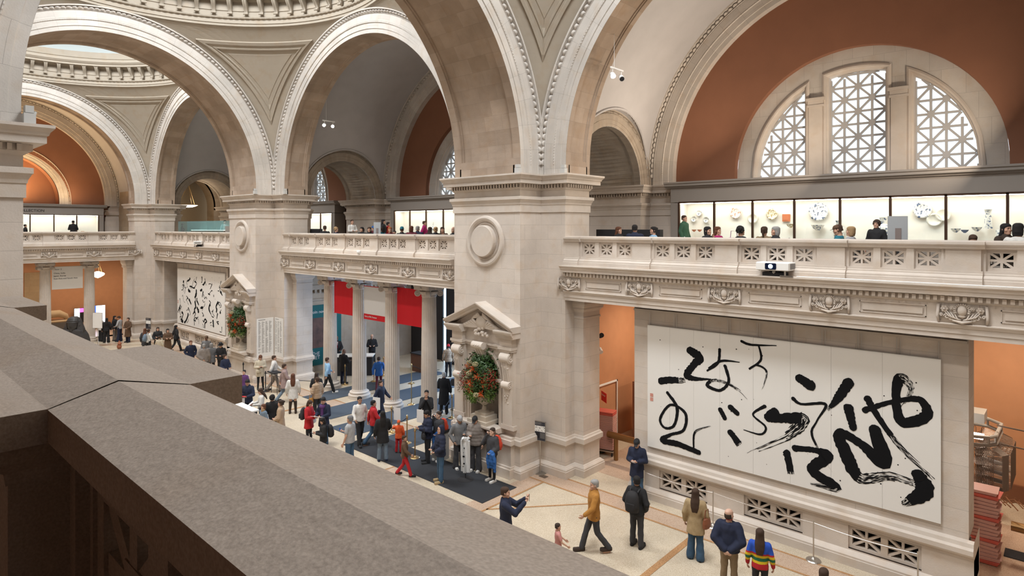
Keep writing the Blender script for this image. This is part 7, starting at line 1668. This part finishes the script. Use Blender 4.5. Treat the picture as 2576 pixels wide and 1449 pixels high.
person(FH(566, 893, 1.58), 35, 'woman with tied hair in navy coat before the hatted man', ('coat', 'navy'), ('trousers', 'navy'), ('bun', 'brownhair'), ('hold', 'hold'), h=1.58, turn=20)
person(FH(513, 866, 1.74), 175, 'stout grey haired man in taupe grey jacket seen from behind', ('jacket', 'stone'), ('trousers', 'charcoal'), ('short', 'greyhair'), ('back', 'down'), h=1.74, bulk=1.3)
person(FH(532, 864, 1.68), 170, 'grey haired person in grey coat right of the taupe jacket', ('coat', 'grey'), ('trousers', 'charcoal'), ('bob', 'greyhair'), ('down', 'down'), h=1.68)
person(FH(519, 846, 1.76), -20, 'man with brown cap in grey by the far pierced dado', ('sweater', 'grey'), ('trousers', 'charcoal'), ('short', 'brownhair'), ('down', 'down'), hat=('cap', 'brown'), skin=2, h=1.76)
person(FH(480, 858, 1.70), 15, 'person in dark navy jacket over light blue shirt', ('jacket', 'navy'), ('trousers', 'navy'), ('short', 'chestnut'), ('pocket', 'pocket'), h=1.70)
p = person(G(443, 884), 110, 'woman all in black walking right with a black tote', ('jacket', 'black'), ('trousers', 'black'), ('long', 'blackhair'), ('swing', 'down'), 'walk', h=1.68); held(p, (-.28, -.08, .62), 'tote_bag', 'black tote bag of the woman walking in black', 'bag', bag_b(.3, .32), black)
person(FH(422, 828, 1.66), 10, 'woman with glasses and brown long coat standing with folded hands', ('longcoat', 'brown'), ('slim', 'black'), ('bob', 'blackhair'), ('cross', 'cross'), h=1.66)
person(FH(397, 824, 1.70), 5, 'long haired woman in black coat facing the camera', ('coat', 'black'), ('trousers', 'black'), ('long', 'darkbrown'), ('cross', 'hold'), h=1.70)
person(FH(401, 842, 1.55), 150, 'child in cream hooded jacket seen from behind', ('jacket', 'cream'), ('trousers', 'stone'), ('short', 'brownhair'), ('hold', 'down'), h=1.45)
p = person(FH(374, 829, 1.62), 120, 'woman in white top with blue white backpack', ('sweater', 'white'), ('trousers', 'black'), ('bun', 'brownhair'), ('hold', 'hold'), h=1.62); backpack(p, 'blue and white backpack of the woman in white top', cloth('greyblue', CL['greyblue']), .9)
person(FH(365, 827, 1.66), 160, 'light brown haired person in grey behind the white topped woman', ('coat', 'charcoal'), ('trousers', 'black'), ('long', 'chestnut'), ('down', 'down'), h=1.66)
p = person(G(322, 861), -45, 'woman in long brown coat before the far pier corner', ('longcoat', 'brown'), ('trousers', 'navy'), ('short', 'brownhair'), ('hold', 'hold'), h=1.70)
person(G(301, 859), -120, 'man in light grey sweater looking down in the far group', ('sweater', 'lightgrey'), ('wide', 'navy'), ('short', 'brownhair'), ('hold', 'hold'), pitch=30, h=1.78)
person(G(289, 857), 60, 'dark haired person in black jacket left of the grey sweater', ('jacket', 'black'), ('trousers', 'stone'), ('long', 'blackhair'), ('down', 'down'), h=1.74)
person(G(268, 862), 180, 'long haired woman all in black in the far group', ('jacket', 'black'), ('wide', 'black'), ('long', 'blackhair'), ('down', 'down'), h=1.70)
person(G(254, 859), 130, 'person in white jacket and blue hat by the white sign board', ('jacket', 'white'), ('wide', 'black'), ('short', 'blackhair'), ('hold', 'hold'), hat=('beanie', 'blue'), h=1.72)
p = person(G(847, 928), 5, 'guard in black suit with red tie and mask beside the desk', ('jacket', 'black'), ('trousers', 'black'), ('none', 'blackhair'), ('hold', 'hold'), skin=2, h=1.84)
b = MB(); b.prism([(-.06, 1.46), (.06, 1.46), (0, 1.12)], -.165, -.15, 'y'); o = b.build('shirt', white, p); sh_ = o; b = MB(); b.prism([(-.018, 1.44), (.018, 1.44), (.026, 1.16), (0, 1.11), (-.026, 1.16)], -.175, -.165, 'y'); o = b.build('tie', cloth('red', CL['red']), sh_)
person(G(864, 966), 140, 'bald guard in black coat leaning over the reception desk', ('coat', 'black'), ('trousers', 'navy'), ('none', 'blackhair'), ('read', 'read'), skin=2, pitch=30, h=1.76)
person(G(936, 920), 0, 'bald man in black suit with folded hands in the vestibule', ('jacket', 'black'), ('trousers', 'black'), ('none', 'greyhair'), ('cross', 'cross'), 'stand', skin=3, pitch=20, h=1.80)
person(G(824, 990), 110, 'person in pale blue shirt passing the foot of the first column', ('sweater', 'skyblue'), ('trousers', 'black'), ('short', 'brownhair'), ('fwd', 'swing'), 'walk', shoes='white', h=1.72)
person(G(953, 985), 175, 'person in bright blue jacket and maroon trousers on the mats', ('jacket', 'blue'), ('slim', 'maroon'), ('short', 'darkbrown'), ('swing', 'fwd'), 'walk', h=1.68)
person(G(1128, 948), 185, 'person in pinkish puffer jacket and pink hat by the black drape', ('puffer', 'beige'), ('trousers', 'black'), ('short', 'blackhair'), ('down', 'down'), hat=('beanie', 'red'), h=1.72)
person(G(1117, 1041), 170, 'white haired person in long black coat right of the fourth column', ('longcoat', 'black'), ('trousers', 'black'), ('short', 'whitehair'), ('hold', 'down'), h=1.78)
person(G(1073, 1097), -5, 'man in black jacket with hands at his face before the fourth column', ('jacket', 'black'), ('trousers', 'charcoal'), ('short', 'blackhair'), ('face', 'face'), h=1.74)
person(FH(1404, 1318, 1.10), 100, 'small child in pink top just beyond the coping edge', ('tshirt', 'pink'), ('trousers', 'charcoal'), ('short', 'darkbrown'), ('fwd', 'fwd'), 'walk', h=1.10)
person(FH(2073, 1432, 1.70), 170, 'brown haired person at the bottom edge below the calligraphy panel', ('jacket', 'beige'), ('trousers', 'black'), ('short', 'brownhair'), ('down', 'down'), h=1.70)
# ---- gallery visitors ----
ch0 = thing('chair', '', 'chair', (0, 0, 6.64)); b = MB(); b.box(-.2, .2, -.2, .2, .42, .45); b.build('seat', black, ch0); b = MB(); b.box(-.19, .19, .18, .2, .55, .82); b.build('backrest', black, ch0)
for sx in (-.17, .17):
    for sy in (-.17, .17): b = MB(); b.tube([(sx, sy, 0), (sx, sy, .45 if sy < 0 else .8)], .012, 6); b.build('leg', steel, ch0)
CHU = [False]
def seated(px, y, fa, desc, top, hair, hat=None, pitch=0, turn=0, skin=0, h=1.72, arms=('table', 'table'), bag=None):
    p = AY_(px, 585, y); q = person((p[0], y), fa, desc, top, ('trousers', 'black'), hair, arms, 'sit', z=6.64, h=h, hat=hat, pitch=pitch, turn=turn, skin=skin)
    l = 'chair under the ' + desc
    l = ' '.join(l.split()[:15])
    if not CHU[0]: CHU[0] = True; ch0.location = (p[0], y, 6.64); ch0.rotation_euler = q.rotation_euler; ch0['label'] = l; ch0['group'] = 'cafe chairs on the gallery'
    else: dup(ch0, (p[0], y, 6.64), q.rotation_euler[2], l)
    return q
N_ = 'near balustrade'
seated(1557, 17.5, 60, 'woman with reddish brown hair at the black bench', ('jacket', 'black'), ('long', 'chestnut'))
seated(1597, 16.7, 175, 'man in black vest with blue sleeves seen from behind', ('puffer', 'navy'), ('short', 'blackhair'), h=1.80)
seated(1643, 17.5, -70, 'woman with glasses and pale blue shirt beside the bench', ('sweater', 'skyblue'), ('bun', 'blackhair'), turn=0)
p = AY_(1722, 560, 21.2); person((p[0], 21.2), 60, 'person in dark green standing at the first case bay', ('jacket', 'green'), ('trousers', 'black'), ('short', 'brownhair'), z=6.64)
seated(1781, 16.7, 55, 'black haired woman in black jacket using a phone', ('jacket', 'black'), ('bob', 'blackhair'), arms=('face', 'table'))
seated(1806, 17.8, 60, 'woman with red flower hair band and magenta top', ('sweater', 'magenta'), ('long', 'chestnut'), hat=('beanie', 'red') if False else None)
seated(1864, 16.8, 120, 'woman with long curly black hair by the lilac bag', ('sweater', 'black'), ('curly', 'blackhair'))
seated(1923, 17.5, 165, 'woman in leopard brown top with tied brown hair', ('sweater', 'khaki'), ('ponytail', 'brownhair'))
seated(1950, 16.6, -75, 'grey haired woman in black jacket and magenta scarf', ('jacket', 'black'), ('bob', 'greyhair'))
seated(2110, 16.6, -95, 'man in brown cap and teal sweater', ('sweater', 'teal'), ('short', 'brownhair'), hat=('cap', 'brown'), pitch=15, h=1.78)
seated(2139, 17.5, -110, 'woman with blond bob and light grey sweater', ('sweater', 'lightgrey'), ('bob', 'blond'))
p = AY_(2205, 580, 17.6); person((p[0], 17.6), -20, 'bearded man in black shirt behind the menu board', ('jacket', 'black'), ('trousers', 'black'), ('curly', 'darkbrown'), ('down', 'down'), 'stand', z=6.64, h=1.45)
seated(2447, 16.6, 10, 'small child looking down between the vases', ('sweater', 'grey'), ('bob', 'brownhair'), pitch=25, h=1.48)
seated(2532, 17.5, 40, 'woman with black hair and dark jacket at the right edge', ('jacket', 'darkbrown'), ('long', 'blackhair'), h=1.80)
seated(2562, 16.3, 165, 'woman with black hair and white top at the right edge', ('sweater', 'white'), ('bob', 'blackhair'), h=1.80)
seated(817, 17.2, 178, 'short haired man in black at the left end of the middle gallery', ('sweater', 'black'), ('short', 'brownhair'), h=1.82)
seated(846, 17.2, 60, 'woman with curly grey blond hair and navy top', ('sweater', 'navy'), ('curly', 'blond'))
p = AY_(886, 565, 18.2); person((p[0], 18.2), 30, 'person in white shirt standing before the blind stone panel', ('sweater', 'white'), ('trousers', 'grey'), ('short', 'brownhair'), ('cross', 'cross'), z=6.64, h=1.68)
seated(910, 17.7, -40, 'dark haired woman in black with ponytail on the middle gallery', ('jacket', 'black'), ('ponytail', 'blackhair'))
seated(929, 16.7, -5, 'woman in black with parted brown hair on the middle gallery', ('jacket', 'black'), ('long', 'brownhair'))
seated(939, 18.6, 0, 'person with blue and white cap beside the pale menu board', ('jacket', 'maroon'), ('short', 'blackhair'), hat=('cap', 'blue'), h=1.80)
seated(957, 17.0, -165, 'person in teal jacket right of the pale menu board', ('jacket', 'teal'), ('short', 'brownhair'))
p = AY_(965, 555, 18.8); person((p[0], 18.8), 70, 'black haired person in black standing on the middle gallery', ('jacket', 'black'), ('trousers', 'black'), ('long', 'blackhair'), z=6.64, h=1.68)
p = AY_(977, 570, 19.2); person((p[0], 19.2), 90, 'person in bright red jacket walking on the middle gallery', ('jacket', 'red'), ('trousers', 'black'), ('short', 'blackhair'), ('fwd', 'swing'), 'walk', z=6.64, h=1.55)
seated(981, 16.6, 10, 'ginger haired woman with glasses in maroon', ('sweater', 'maroon'), ('bob', 'ginger'))
seated(992, 17.6, -20, 'small dark haired child beside the ginger woman', ('sweater', 'darkbrown'), ('short', 'blackhair'), h=1.50)
seated(1011, 16.8, 175, 'person in teal knitted beanie and black coat', ('jacket', 'black'), ('short', 'brownhair'), hat=('beanie', 'teal'))
seated(1035, 16.7, 160, 'person in maroon hoodie on the middle gallery', ('jacket', 'maroon'), ('bob', 'chestnut'), h=1.78)
seated(1051, 17.6, 160, 'grey haired person in navy puffer jacket', ('puffer', 'navy'), ('short', 'greyhair'), h=1.78)
p = AY_(1068, 560, 20.2); person((p[0], 20.2), 80, 'person in crimson jacket standing before the middle case', ('jacket', 'magenta'), ('trousers', 'stone'), ('short', 'brownhair'), ('fwd', 'swing'), 'walk', z=6.64, h=1.6)
seated(1082, 17.5, 165, 'woman with long straight dark hair in brown', ('jacket', 'darkbrown'), ('long', 'darkbrown'))
seated(1096, 16.6, 175, 'blond woman with headband and fur collar', ('jacket', 'black'), ('bun', 'blond'))
seated(1113, 17.4, 5, 'woman with brown hair, hand at her chin, near the big pier', ('jacket', 'brown'), ('long', 'brownhair'), arms=('face', 'table'))
seated(1141, 16.7, -60, 'balding man in black at the edge of the big pier', ('jacket', 'black'), ('fringe', 'greyhair'), skin=3)
p = AXX(184, 575, XE - 5.2); person((XE - 5.2, p[1]), 180, 'man in black seen from behind at the far display case', ('jacket', 'black'), ('trousers', 'black'), ('short', 'blackhair'), ('cross', 'cross'), z=6.64, h=1.80)
p = AXX(64, 575, XE - 5.0); person((XE - 5.0, p[1]), 90, 'dark person at the far display case beside the left pier', ('jacket', 'black'), ('trousers', 'black'), ('short', 'blackhair'), z=6.64, h=1.50)
p = AY_(566, 565, 18.2); person((p[0], 18.2), 20, 'person in white shirt right of the glass showcases', ('sweater', 'white'), ('trousers', 'navy'), ('short', 'blackhair'), z=6.64, h=1.78)
for m_ in list(HAND.values()) + [HEADM]:
    if m_.users == 0: bpy.data.meshes.remove(m_)
